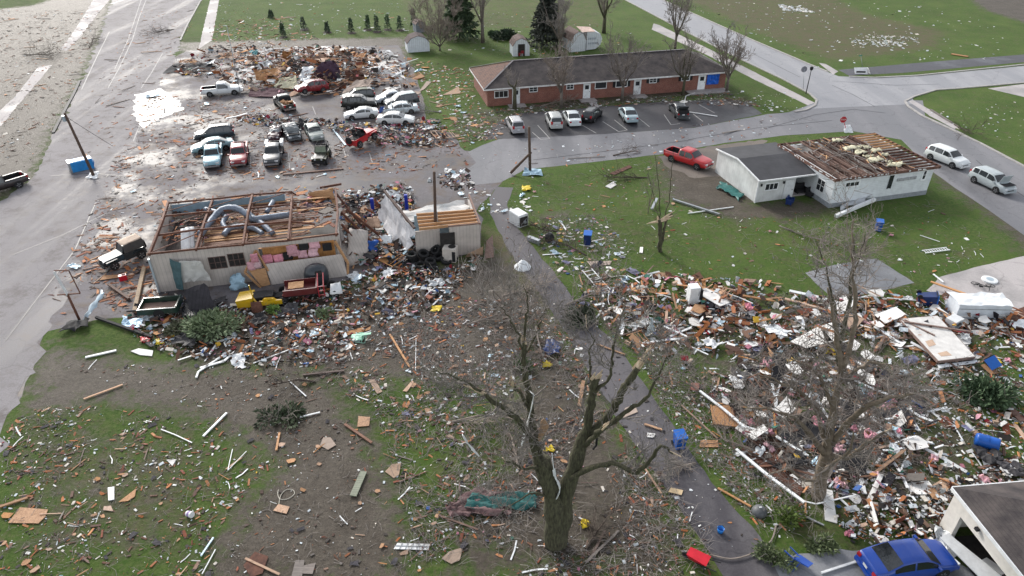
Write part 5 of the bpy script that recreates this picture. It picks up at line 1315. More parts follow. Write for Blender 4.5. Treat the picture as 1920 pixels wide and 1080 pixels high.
for u, v in ((570, 56), (614, 61), (659, 62), (690, 56), (707, 60), (727, 56), (750, 57), (531, 70)):
    b = G(u, v); region_sheet('mulch_bed', [(u - 9, v), (u - 4, v - 2.5), (u + 5, v - 2.5), (u + 10, v), (u + 4, v + 2.5), (u - 5, v + 2.5)], .016, mulch, .1, .4, u)
conifer('tall dark evergreen between the small open shed and the bare tree', (1025, 88), -25, 3.6, 5200, .7, 95, leafm('grey spruce needles', (.045, .058, .045), (.10, .115, .085)))
conifer('dark bushy evergreen behind the bare bush and small white shed', (862, 72), -45, 3.8, 5200, .8, 96, leafm('dull cedar needles', (.04, .068, .038), (.095, .13, .075)))
def shrub(label, base, rad, n, size, seed, m, squash=.7, lobes=5, name='shrub', cat='shrub', z=.0, twigs=0):
    r = random.Random(seed); b = G(*base); t = thing(name, label, cat, b)
    mb = MB()
    for k in range(lobes):
        c = Vector((r.uniform(-.7, .7) * rad, r.uniform(-.5, .5) * rad, rad * squash * r.uniform(.35, .7) + z))
        leaf_cloud(mb, r, c, rad * r.uniform(.4, .7), n // lobes, size, squash)
    mb.build('foliage', m, t)
    mb = MB()
    for k in range(max(4, twigs)): grow(mb, r, Vector((0, 0, .05)), Vector((r.gauss(0, 1), r.gauss(0, 1), .6)), rad * 1.1, .03, 0, 1, 3, .05, .7, .012)
    mb.build('stem', twigm, t)
    return t
shrub('fallen bright green cedar top in front of the workshop', (408, 618), 2.0, 3400, .32, 101, cedar, .55, 8, 'fallen_cedar', 'fallen tree')
shrub('olive green cedar branch left of the fallen cedar top', (345, 625), 1.2, 900, .3, 102, leafm('olive needles', (.10, .12, .05), (.22, .23, .11)), .4, 4, 'fallen_branch', 'branch')
shrub('small green cedar sprig below the yellow wreck', (510, 587), .6, 350, .25, 103, cedar, .8, 3, 'fallen_branch', 'branch')
shrub('small green cedar sprig below the maroon truck wreck', (607, 592), .6, 350, .25, 104, cedar, .8, 3, 'fallen_branch', 'branch')
shrub('dark evergreen bush uprooted at the right edge lawn', (1848, 745), 1.5, 2600, .32, 105, spruce, .65, 9, 'evergreen_bush')
shrub('dark green flattened conifer branch on the bare drive', (525, 785), 1.25, 650, .3, 106, leafm('dark fir', (.04, .06, .035), (.09, .115, .06)), .22, 7, 'fallen_branch', 'branch', twigs=9)
shrub('low leafy shrub left of the grey dome by the lane', (1478, 975), .75, 620, .2, 107, leafm('shrub leaves', (.075, .115, .03), (.16, .21, .07)), .8, 4)
shrub('low leafy shrub beside the blue plastic chair', (1450, 1050), .9, 760, .2, 108, leafm('shrub leaves', (.075, .115, .03), (.16, .21, .07)), .6, 5)
shrub('low leafy shrub nearest to the blue sedan', (1535, 1025), .75, 620, .2, 109, leafm('shrub leaves', (.075, .115, .03), (.16, .21, .07)), .6, 4)
shrub('green uprooted bush beside the lane among twigs', (1075, 600), 1.5, 1300, .3, 110, leafm('bush leaves', (.03, .055, .02), (.07, .10, .04)), .5, 5, twigs=10)
shrub('evergreen bush behind the small open shed', (945, 72), 1.8, 1300, .5, 111, leafm('hedge leaves', (.03, .06, .03), (.06, .10, .05)), .7, 5)
shrub('green weedy tuft at the foot of the forked tree left trunk', (978, 690), .8, 600, .2, 112, leafm('weed leaves', (.04, .08, .02), (.09, .15, .04)), .8, 3)
shrub('dark clipped bush near the white sheds by the tall evergreen', (928, 70), 1.0, 700, .4, 113, spruce, .9, 3)
# fallen brushwood
brushm = [twigm, mat('dark brush bark', (.08, .062, .05), .9, .3, 4), mat('pale brush bark', (.26, .215, .18), .9, .3, 4)]
def brush(label, u, v, rad, n, seed, mi=0, flat=.25, group=None):
    r = random.Random(seed); b = G(u, v); t = thing('fallen_branch', label, 'branch', b, 0, group)
    mb = MB(); an0 = r.uniform(0, 6.28)
    d0 = Vector((math.cos(an0), math.sin(an0), .05))
    mb.tube([-d0 * rad * .7 + Vector((0, 0, .12)), wob(r, .1) + Vector((0, 0, .25)), d0 * rad * .8 + Vector((0, 0, .2))], [.09, .06, .02], 6)
    for k in range(n):
        f = r.uniform(-.5, .8); p = d0 * rad * f + Vector((0, 0, .2)); s = Vector((-d0.y, d0.x, 0)) * r.choice((-1, 1))
        grow(mb, r, p, d0 * .7 + s * r.uniform(.3, 1) + Vector((0, 0, r.uniform(-.05, flat * 1.6))), rad * r.uniform(.4, .9), .03, 0, 2, 3, .0, .7, .011)
    mb.build('limb', brushm[mi], t); return t
for i, (u, v, rd, n, mi, lb) in enumerate((
  (930, 600, 3.4, 26, 0, 'tangled bare limb pile on the mud left of the lane'), (985, 545, 3, 20, 2, 'fallen limb across the lane left edge below the white dome'), (1010, 640, 2.6, 18, 0, 'brushwood heap beside the dark blue tarpaulin bag'),
  (1095, 560, 2.8, 18, 0, 'fallen twiggy limb at the wreckage edge right of the lane'), (1060, 465, 3.2, 18, 1, 'dark limb lying over the lane below the white appliance'), (1020, 430, 2, 12, 1, 'dark twig heap on the lawn beside the lane'),
  (900, 790, 2.6, 22, 2, 'bare pale branch lying left of the forked tree'), (860, 720, 2.2, 14, 0, 'bare branch on the lawn between drive and forked tree'), (965, 850, 2, 16, 2, 'brush at the left foot of the forked tree'),
  (1270, 880, 1.8, 14, 2, 'bare branch lying over the lane by the blue bin'), (1330, 745, 2.4, 16, 0, 'brushwood on the grass right of the lane'), (1420, 760, 2.6, 20, 0, 'brush at the left end of the right hand wreckage'),
  (1400, 850, 2.2, 14, 0, 'twiggy limb by the long white fascia boards'), (1120, 1000, 1.8, 12, 1, 'dark limb lying right of the forked tree foot'), (1180, 335, 3, 14, 1, 'dark fallen limb on the lawn near the straw patch'),
  (1170, 290, 2, 9, 1, 'short dark limb by the heap of rafters on the lawn'), (1500, 440, 3.2, 18, 0, 'flattened brush line across the lawn below the white house'), (70, 105, 4.5, 20, 1, 'long fallen limb over the far pavement beside the main road'), (170, 85, 4, 14, 1, 'split dark limb lying across the road verge'),
  (310, 60, 3.5, 18, 1, 'dark branch lying on the far main road'), (1805, 245, 3, 12, 1, 'dark branch on the street by the white house corner'), (1280, 165, 3, 20, 1, 'brush heap under the shuttered windows of the brick row'), (1370, 190, 3, 14, 1, 'brush heap at the right end of the bays'), (1180, 180, 3, 18, 0, 'brush under the middle windows of the brick row'), (1040, 195, 3, 18, 2, 'pale brush with scraps before the left of the brick row'),
  (740, 215, 3, 16, 0, 'brush heap right of the jumbled cars'), (800, 210, 3, 16, 0, 'twigs beside the jumbled cars at the grass edge'), (1640, 800, 3, 22, 0, 'heavy brush under the wide bare tree'), (1690, 720, 2.6, 22, 0, 'reddish brush at the right of the wide bare tree'), (560, 720, 1.6, 8, 1, 'small dark branch at the top of the bare drive'))):
    brush(lb, u, v, rd, n, 200 + i, mi)
# ================================================================ POLES, SIGNS, SINGLE OBJECTS
def flat(name, label, cat, px, m, z=.05, th=.03, group=None):
    zs = z if isinstance(z, (list, tuple)) else [z] * len(px)
    mb = MB(); P = [G(u, v, k) for (u, v), k in zip(px, zs)]
    mb.slab(P, th); o = mb.build(name, m); c = sum(P, Vector()) / len(P)
    origin_to(o, (c.x, c.y, min(zs) - th)); return tag(o, label, cat, group)
def stick(name, label, cat, px, w, h, m, z=.06, group=None):
    zs = z if isinstance(z, (list, tuple)) else [z] * len(px)
    P = [G(u, v, k + h / 2) for (u, v), k in zip(px, zs)]
    mb = MB()
    for a, b in zip(P, P[1:]): mb.beam(a, b, w, h)
    o = mb.build(name, m); c = sum(P, Vector()) / len(P); origin_to(o, c); return tag(o, label, cat, group)
def crump(name, label, cat, q, m, z=.05, nx=8, ny=6, amp=.12, seed=1, rag=.12, th=.015, smooth=True):
    zs = z if isinstance(z, (list, tuple)) else [z] * 4
    P = [G(u, v, k) for (u, v), k in zip(q, zs)]; mb = MB(); mb.sheet(*P, nx, ny, amp, seed, 0, th, rag, minz=.03)
    o = mb.build(name, m, smooth=smooth); c = sum(P, Vector()) / 4; origin_to(o, c); return tag(o, label, cat)
def vpole(name, label, cat, base, top, r0, r1, m, dy=0.0):
    b = G(*base); e = PY(top[0], top[1], b.y + dy); t = thing(name, label, cat, b)
    mb = MB(); mb.tube([(0, 0, -.1), (e - b) * .5, e - b], [r0, (r0 + r1) / 2, r1], 10); mb.build('shaft', m, t, smooth=True)
    return t, b, e - b
bluep = mat('blue plastic', (.012, .085, .36), .35, .2, 2, .05)
navy = mat('navy plastic', (.012, .03, .12), .4, .3, 3, .1)
yellowp = mat('yellow plastic', (.62, .46, .02), .5, .15, 3)
redp = mat('red painted metal', (.52, .015, .03), .35, .15, 2)
t, b, e = vpole('utility_pole', 'leaning wooden utility pole by the blue toilet cabin at the road edge', 'utility pole', (177, 332), (121, 212), .17, .12, pole_wood)
mb = MB(); mb.lathe([(.2, 0), (.2, .6)], 8, Matrix.Translation(e * .92 + Vector((-.3, 0, -.3)))); mb.build('transformer', bluesheet, t)
mb = MB(); mb.tube(spl([e * .95, e * .9 + Vector((1.2, .3, -1.0)), e * .8 + Vector((3.2, 1, -2.6))]), .025, 5); mb.build('cable', blackmat, t)
mb = MB(); mb.sheet((-.7, -.5, .1), (.6, -.6, .1), (.5, .4, .5), (-.5, .5, .4), 4, 4, .15, 3); mb.build('base_wrap', whitepaint, t)
t, b, e = vpole('utility_pole', 'dark upright wooden utility pole beside the tyre heap', 'utility pole', (818, 468), (814, 322), .16, .12, pole_wood)
mb = MB(); mb.lathe([(.18, 0), (.22, .15), (.1, .4)], 8, Matrix.Translation(e * .87 + Vector((-.4, 0, 0)))); mb.beam(e * .88, e * .88 + Vector((-.45, 0, .1)), .05, .05); mb.build('street_lamp_head', greymetal, t)
mb = MB(); mb.tube([e * .5 + Vector((.16, 0, 0)), e * .02 + Vector((.18, 0, 0))], .05, 6); mb.build('conduit', greymetal, t)
t, b, e = vpole('utility_pole', 'broken utility pole with a splintered second piece propped on it, lawn corner', 'utility pole', (994, 324), (992, 238), .17, .14, pole_wood)
mb = MB(); mb.tube([(.1, -.1, 2.5), (-2.2, -.5, .2)], [.12, .17], 8); mb.build('broken_piece', pole_wood, t)
mb = MB(); mb.sheet((-.9, -.9, .1), (1.4, -1.0, .15), (1.2, .2, .4), (-.6, .3, .5), 5, 4, .18, 9); mb.build('base_wrap', bluesheet, t)
t, b, e = vpole('street_lamp', 'black street lamp post on the grass strip at the street corner', 'street lamp', (1511, 176), (1521, 132), .07, .05, blackmat)
mb = MB(); mb.lathe([(.08, 0), (.22, .1), (.26, .45), (.1, .55)], 8, Matrix.Translation(e)); mb.build('lantern', blackmat, t); mb = MB(); mb.beam(e + Vector((.1, 0, .3)), e + Vector((1.0, 0, .5)), .25, .05); mb.build('torn_arm', greymetal, t)
t, b, e = vpole('road_sign', 'grey backed round road sign beside the black street lamp', 'road sign', (1506, 169), (1508, 130), .035, .035, greymetal)
mb = MB(); mb.lathe([(.45, 0), (.45, .03)], 10, Matrix.Translation(e + Vector((0, .05, 0))) @ Matrix.Rotation(math.pi / 2, 4, 'X')); mb.build('sign_face', mat('sign back grey', (.22, .22, .25), .5, .2, 3, metal=.3), t)
t, b, e = vpole('stop_sign', 'red stop sign on a leaning post behind the white house', 'road sign', (1588, 247), (1581, 224), .035, .035, redp)
M_ = Matrix.Translation(e + Vector((0, -.06, 0))) @ Matrix.Rotation(math.pi / 2, 4, 'X') @ Matrix.Rotation(math.pi / 8, 4, 'Z')
mb = MB(); mb.lathe([(.42, 0), (.42, .02)], 8, M_); f = mb.build('sign_face', mat('stop sign red', (.42, .015, .03), .4, .1, 3), t)
tc_ = bpy.data.curves.new('lettering', 'FONT'); tc_.body = 'STOP'; tc_.size = .26; tc_.align_x = 'CENTER'; tc_.align_y = 'CENTER'; tc_.extrude = .003
to = bpy.data.objects.new('lettering', tc_); COL.objects.link(to); to.parent = f; to.location = e + Vector((0, -.09, 0)); to.rotation_euler = (math.pi / 2, 0, 0); tc_.materials.append(whitepaint)
bpy.context.view_layer.update()
lm = bpy.data.meshes.new_from_object(to.evaluated_get(bpy.context.evaluated_depsgraph_get())); lo = inst(lm, 'lettering', f, to.location, to.rotation_euler); bpy.data.objects.remove(to)
mb = MB(); mb.sheet((-.6, -.5, .05), (.6, -.5, .05), (.4, .4, .8), (-.4, .4, .7), 4, 4, .15, 3); mb.build('base_wrap', whitepaint, t)
t, b, e = vpole('lamp_post', 'thin leaning grey metal lamp post standing before the white pickup', 'lamp post', (452, 181), (425, 48), .06, .04, greymetal)
t, b, e = vpole('street_sign', 'thin street name sign post at the end of the cycle path', 'street sign', (1618, 130), (1614, 103), .03, .03, greymetal)
mb = MB(); mb.box(e + Vector((0, 0, -.1)), (.7, .03, .18), (0, 0, .4)); mb.build('name_plate', mat('green plate', (.02, .2, .12), .4, .1, 3), t)
t = thing('metal_canopy', 'upturned white and grey metal cover lying over the cycle path start', 'metal cover', G(1612, 138), R(-5))
mb = MB(); mb.slab([(-.9, -.5, .1), (1.0, -.5, .1), (1.1, .4, .9), (-.9, .5, .8)], .05); mb.slab([(1.0, -.5, .9), (1.5, -.5, .1), (1.5, .4, .1), (1.1, .4, .9)], .05); mb.build('shell', whitepaint, t)
mb = MB(); mb.box((0, -.3, .3), (1.4, .1, .35)); mb.build('inside', darkvoid, t)
# bent sign frame on a post, lower left
t, b, e = vpole('sign_post', 'bent steel sign post with an empty rectangular frame, road corner at left', 'sign post', (150, 602), (127, 553), .1, .09, rust)
mb = MB(); f0 = e; 
mb.beam(f0 + Vector((-.8, 0, 0)), f0 + Vector((1.0, 0, .15)), .08, .08); mb.beam(f0 + Vector((1.0, 0, .15)), f0 + Vector((.6, .3, 2.0)), .07, .07); mb.beam(f0 + Vector((.6, .3, 2.0)), f0 + Vector((-.5, .3, 2.0)), .07, .07); mb.build('frame', rust, t)
mb = MB(); mb.beam(f0, f0 + Vector((-.55, .3, 1.9)), .16, .1); mb.build('upper_post', whitepaint, t)
crump('sign_skirt', 'black torn sheet wrapped round the foot of the bent sign post', 'torn sheet', [(110, 622), (165, 612), (168, 596), (128, 603)], blackmat, .3, 6, 4, .2, 5)
crump('twisted_metal', 'pale blue twisted metal strip standing beside the bent sign post', 'metal strip', [(150, 604), (158, 604), (198, 548), (190, 543)], bluesheet, [.1, .1, 1.4, 1.4], 3, 9, .15, 6)
# toilet cabin
c = G(152, 318)
t = thing('portable_toilet', 'bright blue portable toilet tipped on its side against the leaning pole', 'portable toilet', (c.x, c.y, .0), rot=(0, 0, R(38)))
bt_ = mat('toilet cabin blue', (.03, .27, .62), .35, .12, 2)
mb = MB(); mb.box((.15, 0, .62), (2.1, 1.15, 1.15)); mb.box((.3, 0, 1.21), (1.7, .9, .04)); mb.build('cabin', bt_, t)
mb = MB(); mb.slab([(1.2, -.6, .05), (1.2, .6, .05), (1.55, .3, .6), (1.2, .6, 1.2), (1.2, -.6, 1.2), (1.5, -.3, .6)], .05); mb.box((1.25, 0, .62), (.12, 1.2, 1.22)); mb.build('roof', mat('toilet roof blue', (.03, .22, .55), .35, .1, 2), t)
mb = MB(); mb.box((-1.0, 0, .6), (.2, 1.22, 1.22)); mb.build('base_skid', greymetal, t)
mb = MB(); mb.box((.15, -.59, .6), (1.8, .03, .9)); d = mb.build('door', mat('blue door', (.02, .20, .52), .4, .15, 3), t); mb = MB(); mb.box((.8, -.62, .6), (.1, .05, .1)); mb.build('handle', blackmat, d)
# wheelie bins
def bin_(label, u, v, yaw=0, lying=None, m=bluep, sc=1.0):
    c = G(u, v); t = thing('wheelie_bin', label, 'bin', c, rot=(0, 0, yaw) if not lying else lying); t.scale = (sc,) * 3
    if lying: t.location.z = .3
    mb = MB(); P0 = .26; mb.slab([(-.24, -.26, 1.0), (.24, -.26, 1.0), (.24, .26, 1.0), (-.24, .26, 1.0)], .03)
    mb.box((0, 0, .53), (.5, .56, .95), None, taper=1.22); mb.build('body', m, t)
    mb = MB(); mb.slab([(-.33, -.38, 1.03), (.33, -.38, 1.03), (.33, .36, 1.1), (-.33, .36, 1.1)], .06); mb.build('lid', mat('lighter blue lid', (.02, .12, .45), .35, .1, 2), t)
    mb = MB(); mb.beam((-.3, .4, 1.02), (.3, .4, 1.02), .05, .05); mb.build('handle', blackmat, t)
    for s in (-1, 1):
        mb = MB(); mb.lathe([(.14, -.03), (.14, .03)], 12, Matrix.Translation((s * .28, .3, .14)) @ Matrix.Rotation(math.pi / 2, 4, 'Y')); mb.build('wheel', tyrem, t)
    return t
bin_('blue wheelie bin standing on the lane edge below the forked tree branches', 1272, 838, R(10), sc=1.05)
bin_('blue wheelie bin leaning on the lawn in front of the white house', 1645, 432, R(-20))
bin_('dark blue wheelie bin among scraps on the lawn beside the lane', 1101, 458, R(-10), m=navy, sc=1.15)
bin_('blue wheelie bin tipped beside a yellow bag, right of the white panel', 1858, 690, lying=(R(35), R(-40), 0), sc=1.1)
bin_('dark blue bin lying on its side in the debris above the white panel', 1716, 566, lying=(R(80), 0, R(70)), m=navy, sc=1.4)
c = G(1846, 838); t = thing('plastic_drum', 'blue open ended plastic drum lying on the lawn at right', 'drum', (c.x, c.y, .42), rot=(R(90), 0, R(62)))
mb = MB(); mb.lathe([(.36, -.62), (.42, -.5), (.42, .55), (.44, .6), (.40, .62), (.38, -.4), (.01, -.42)], 18); mb.build('barrel', bluep, t, smooth=True)
mb = MB(); mb.lathe([(.435, -.05), (.435, .05)], 18); mb.build('rib', bluep, t)
c = G(1350, 998); t = thing('bucket', 'small bright blue bucket on the wet lane', 'bucket', c); mb = MB(); mb.lathe([(.14, 0), (.2, .34), (.185, .34), (.13, .03), (.005, .03)], 14); mb.build('pail', mat('bright blue', (.02, .2, .6), .35, .1, 2), t, smooth=True)
mb = MB(); mb.tube([(-.2, 0, .33), (-.1, .12, .42), (.1, .12, .42), (.2, 0, .33)], .012, 5); mb.build('handle', blackmat, t)
c = G(357, 968); t = thing('bucket', 'white bucket with a printed purple band lying on the lower left lawn', 'bucket', (c.x, c.y, .18), rot=(R(80), 0, R(65))); mb = MB(); mb.lathe([(.15, -.2), (.18, .2)], 14); mb.build('pail', whitepaint, t); mb = MB(); mb.lathe([(.172, -.06), (.176, .06)], 14); mb.build('printed_band', mat('purple print', (.25, .15, .4), .5, .2, 9), t)
# wheelbarrow
c = G(1310, 1058); t = thing('wheelbarrow', 'red wheelbarrow with black handles beside the lane at the bottom', 'wheelbarrow', c, R(-35))
mb = MB(); mb.slab([(-.65, -.28, .62), (.45, -.36, .6), (.45, .36, .6), (-.65, .28, .62)], .02); mb.box((-.1, 0, .45), (.75, .45, .28), None, taper=1.35); mb.build('tray', redp, t)
mb = MB(); mb.tube([(-.7, .1, .25), (.2, .28, .35), (1.0, .32, .55)], .03, 6); mb.tube([(-.7, -.1, .25), (.2, -.28, .35), (1.0, -.32, .55)], .03, 6); mb.beam((.35, .25, .35), (.4, .3, 0), .04, .04); mb.beam((.35, -.25, .35), (.4, -.3, 0), .04, .04); mb.build('handle', blackmat, t)
mb = MB(); mb.lathe([(.1, -.05), (.2, -.05), (.2, .05), (.1, .05)], 14, Matrix.Translation((-.75, 0, .2)) @ Matrix.Rotation(math.pi / 2, 4, 'X')); mb.build('wheel', tyrem, t)
c = G(1423, 962); t = thing('fire_pit', 'grey domed metal fire pit lying at the right edge of the lane', 'fire pit', c); mb = MB(); mb.lathe([(.42, .05), (.44, .12), (.36, .32), (.18, .43), (.02, .46)], 16); mb.build('dome', mat('dark grey enamel', (.10, .105, .11), .5, .25, 6), t, smooth=True); mb = MB(); mb.box((.0, 0, .48), (.12, .05, .06)); mb.build('knob', whitepaint, t)
# chairs
def chair(label, u, v, m, rz, lying=False, sc=1):
    c = G(u, v); t = thing('garden_chair', label, 'chair', (c.x, c.y, .25 if lying else 0), rot=(R(100), R(20), rz) if lying else (0, 0, rz)); t.scale = (sc,) * 3
    mb = MB(); mb.slab([(-.26, -.26, .45), (.26, -.26, .45), (.25, .26, .42), (-.25, .26, .42)], .04); mb.build('seat', m, t)
    mb = MB(); mb.slab([(-.25, .26, .45), (.25, .26, .45), (.22, .4, .98), (-.22, .4, .98)], .04); mb.build('backrest', m, t)
    for sx in (-1, 1):
        for y in (-.24, .24):
            mb = MB(); mb.beam((sx * .24, y, 0), (sx * .22, y, .44), .04, .04); mb.build('leg', m, t)
        mb = MB(); mb.beam((sx * .27, -.24, .66), (sx * .27, .3, .68), .05, .03); mb.beam((sx * .27, -.24, .66), (sx * .26, -.24, .44), .04, .04); mb.build('armrest', m, t)
    return t
chair('blue plastic chair tipped over in shrubs left of the blue sedan', 1468, 1042, mat('royal blue plastic', (.02, .075, .36), .35, .15, 2), R(40), True, 1.35)
mint = mat('mint plastic', (.35, .62, .48), .4, .1, 2)
chair('mint green chair tipped on the mud below the orange board', 668, 638, mint, R(95), True, 1.1)
crump('mint_panel', 'mint green seat panel lying under the orange board on the mud', 'plastic panel', [(659, 640), (684, 637), (682, 624), (661, 627)], mint, .2, 4, 3, .05, 3)
# tyres
def tyre_obj(label, u, v, z, rx=0, ry=0, s=1.0, group=None):
    c = G(u, v, z); mb = MB(); r = .36; mb.lathe([(r * .6, -.1), (r * .93, -.11), (r, -.06), (r, .06), (r * .93, .11), (r * .6, .1), (r * .55, 0), (r * .6, -.1)], 18)
    o = mb.build('scrap_tyre', tyrem); o.location = c + Vector((0, 0, .12)); o.rotation_euler = (rx, ry, 0); o.scale = (s,) * 3
    return tag(o, label, 'tyre', group)
gt = 'old tyres heaped at the foot of the utility pole'
for i, (u, v, z, rx, ry) in enumerate(((790, 492, 0, 0, 0), (766, 496, 0, .1, .1), (808, 492, 0, 0, .1), (778, 482, 0, .1, 0), (800, 480, .02, 0, 0), (776, 478, .25, .1, .1), (820, 478, .2, .2, -.3), (798, 470, .2, .5, .1), (826, 470, .3, .9, .3), (806, 486, .22, .1, .2), (815, 468, .45, .5, -.5), (834, 474, 0, .9, .6), (775, 476, .48, .05, .05), (748, 458, .4, .1, .1), (752, 488, .05, .2, .1), (787, 508, 0, .1, 0), (811, 500, 0, .1, .2), (842, 482, .05, 1.1, .2), (795, 474, .45, .3, .2), (832, 484, .1, .3, .3))):
    tyre_obj('black tyre in the heap at the foot of the upright utility pole', 800 + (u - 800) * 1.15, 490 + (v - 484) * 1.2, z * 1.2, rx, ry, 1.4, gt)
c = G(845, 487); t = thing('air_conditioner', 'cream air conditioning unit with round fan beside the tyre heap', 'air conditioner', c, R(-10))
cream = mat('cream metal', (.56, .51, .46), .5, .12, 2)
mb = MB(); mb.box((0, 0, .65), (1.2, .95, 1.3)); mb.build('case', cream, t); mb = MB(); mb.lathe([(.34, 0), (.34, .02)], 16, Matrix.Translation((.15, .1, 1.31))); mb.build('fan', darkvoid, t); mb = MB(); mb.box((.42, -.49, .6), (.3, .03, 1.0)); mb.build('vent', blackmat, t)
c = G(972, 419); t = thing('appliance', 'white metal appliance box with open dark end lying on the lane', 'appliance', c, R(-55))
mb = MB(); mb.box((0, 0, .62), (1.7, 1.1, 1.2)); mb.slab([(-.8, -.5, 1.26), (.8, -.5, 1.28), (.8, .5, 1.3), (-.8, .5, 1.26)], .05); mb.build('case', whitepaint, t)
mb = MB(); mb.box((.87, 0, .6), (.06, .9, .95)); mb.build('back', darkvoid, t); mb = MB(); mb.lathe([(.2, 0), (.16, .12)], 10, Matrix.Translation((.9, .1, .5)) @ Matrix.Rotation(math.pi / 2, 4, 'Y')); mb.beam((.92, -.35, .3), (.92, .3, .85), .06, .06); mb.build('motor', greymetal, t)
c = G(980, 501); t = thing('white_dome', 'white conical metal dome lying beside the lane below the appliance', 'metal dome', c); mb = MB(); mb.lathe([(.78, 0), (.72, .1), (.4, .45), (.12, .72), (.03, .76)], 9); mb.build('shell', whitepaint, t); mb = MB(); mb.lathe([(.06, .74), (.05, .84)], 8); mb.build('cap', greymetal, t)
# car lift posts
for i, (u, v, tv) in enumerate(((700, 401, 372), (764, 405, 365), (783, 423, 412))):
    b = G(u, v); H = PY(u, tv, b.y).z; t = thing('lift_post', ['left deep blue car lift post in the workshop wreck', 'tall deep blue car lift post with foot plate by the leaning white wall', 'short stub of a deep blue lift arm below the tall lift post'][i], 'lift post', b, R(8))
    mb = MB(); mb.box((0, 0, H / 2), (.34, .3, H)); mb.build('column', mat('deep blue paint', (.01, .035, .36), .4, .15, 3), t); mb = MB(); mb.box((-.2, -.1, .06), (.9, .6, .1)); mb.build('foot_plate', MATS['deep blue paint'], t)
# ladders
def ladder(label, p, q, w, n, m=greymetal, z=.1):
    A, B = G(*p, z), G(*q, z); d = B - A; s = Vector((-d.y, d.x, 0)).normalized() * w / 2
    t = thing('ladder', label, 'ladder', A); 
    for sg in (-1, 1):
        mb = MB(); mb.beam(s * sg, d + s * sg, .06, .07); mb.build('rail', m, t)
    for i in range(n):
        k = d * ((i + .5) / n); mb = MB(); mb.beam(k - s, k + s, .05, .04); mb.build('rung', m, t)
    return t
ladder('pale aluminium ladder lying on the lawn among pink insulation', (1732, 472), (1778, 466), .45, 10, whitepaint)
ladder('aluminium ladder on the flattened building slab beside the plum coloured sheet', (640, 120), (684, 142), 1.3, 9, whitepaint, .5)
ladder('white tangled lattice ladder by the lane above the wreckage', (1100, 505), (1135, 545), .9, 6, whitepaint, .3)
# bicycle
c = G(1840, 533); t = thing('bicycle', 'black bicycle lying on the pale driveway at right', 'bicycle', (c.x, c.y, .12), rot=(R(80), 0, R(-18)))
for x in (-.55, .55):
    mb = MB(); P = [(x + .34 * math.cos(a * math.pi / 9), 0, .34 + .34 * math.sin(a * math.pi / 9)) for a in range(19)]; mb.tube(P, .03, 5, caps=False)
    for a in range(6): mb.tube([(x, 0, .34), (x + .33 * math.cos(a), 0, .34 + .33 * math.sin(a))], .008, 3)
    mb.build('wheel', blackmat, t)
mb = MB()
for a, b in (((-.55, .34), (-.15, .36)), ((-.15, .36), (-.25, .8)), ((-.25, .8), (.38, .78)), ((.38, .78), (-.15, .36)), ((-.55, .34), (-.25, .8)), ((.55, .34), (.36, .95))): mb.tube([(a[0], 0, a[1]), (b[0], 0, b[1])], .03, 5)
mb.build('frame', blackmat, t); mb = MB(); mb.tube([(.36, -.3, 1.0), (.34, 0, .97), (.36, .3, 1.0)], .025, 5); mb.build('handlebar', blackmat, t); mb = MB(); mb.box((-.27, 0, .88), (.28, .14, .06)); mb.build('saddle', blackmat, t)
c = G(1855, 526); t = thing('fan_grille', 'round white fan grille lying on the driveway beside the bicycle', 'fan grille', c); mb = MB(); mb.lathe([(.62, 0), (.62, .12), (.55, .14), (.3, .16), (.1, .17)], 20); mb.build('ring', whitepaint, t); mb = MB(); mb.lathe([(.3, .165), (.29, .175)], 16); mb.build('hub', bluesheet, t)
# grill / dark items on the lawn
c = G(1025, 448); t = thing('barbecue_grill', 'black barbecue grill overturned on the lawn edge beside the lane', 'grill', (c.x, c.y, .1), rot=(R(60), R(20), R(30))); mb = MB(); mb.lathe([(.2, 0), (.5, .3), (.5, .5), (.3, .75)], 12); mb.build('bowl', blackmat, t)
for k in range(3):
    mb = MB(); mb.tube([(.3 * math.cos(k * 2.1), .3 * math.sin(k * 2.1), .1), (.6 * math.cos(k * 2.1), .6 * math.sin(k * 2.1), -.6)], .025, 5); mb.build('leg', blackmat, t)
c = G(1012, 452)
stick('gas_cylinder', 'pale grey gas cylinder lying beside the overturned barbecue', 'cylinder', [(990, 446), (1012, 454)], .4, .4, greymetal, .0)
# porch clutter of the white house
for i, (u, v, s, lb, m_) in enumerate(((1500, 362, (1.2, .8, .9), 'black cushioned bench in the porch recess of the low garage', blackmat), (1520, 368, (1.0, .7, .7), 'black armchair in the porch beside the white house wall', blackmat), (1480, 383, (.9, .6, .5), 'dark folded chair on the ground before the low garage', navy))):
    c = G(u, v); t = thing('patio_bench', lb, 'seat', c, R(15 + i * 20)); mb = MB(); mb.box((0, 0, .35), (s[0], s[1], .2)); mb.build('cushion', m_, t); mb = MB(); mb.box((0, s[1] * .5, .65), (s[0], .15, s[2] * .7), (-.2, 0, 0)); mb.build('backrest', m_, t)
    for sx in (-1, 1):
        mb = MB(); mb.box((sx * s[0] * .5, 0, .4), (.12, s[1], .45)); mb.build('armrest', m_, t)
        for sy in (-.4, .4): mb = MB(); mb.box((sx * s[0] * .42, sy * s[1], .12), (.06, .06, .25)); mb.build('leg', m_, t)
stick('downpipe', 'long grey tube lying over the lawn below the red pickup', 'pipe', [(1262, 374), (1349, 402)], .22, .16, greymetal, .1)
stick('downpipe', 'short grey bent tube end beside the long grey tube', 'pipe', [(1232, 372), (1222, 392)], .25, .15, greymetal, [.5, .1])
stick('gutter', 'thin pale pole lying on the lawn before the low garage', 'pole', [(1290, 400), (1375, 388)], .08, .08, whitepaint)
stick('porch_column', 'long white porch column fallen in front of the white house', 'column', [(1567, 405), (1640, 374)], .3, .3, whitepaint, [.1, .5])
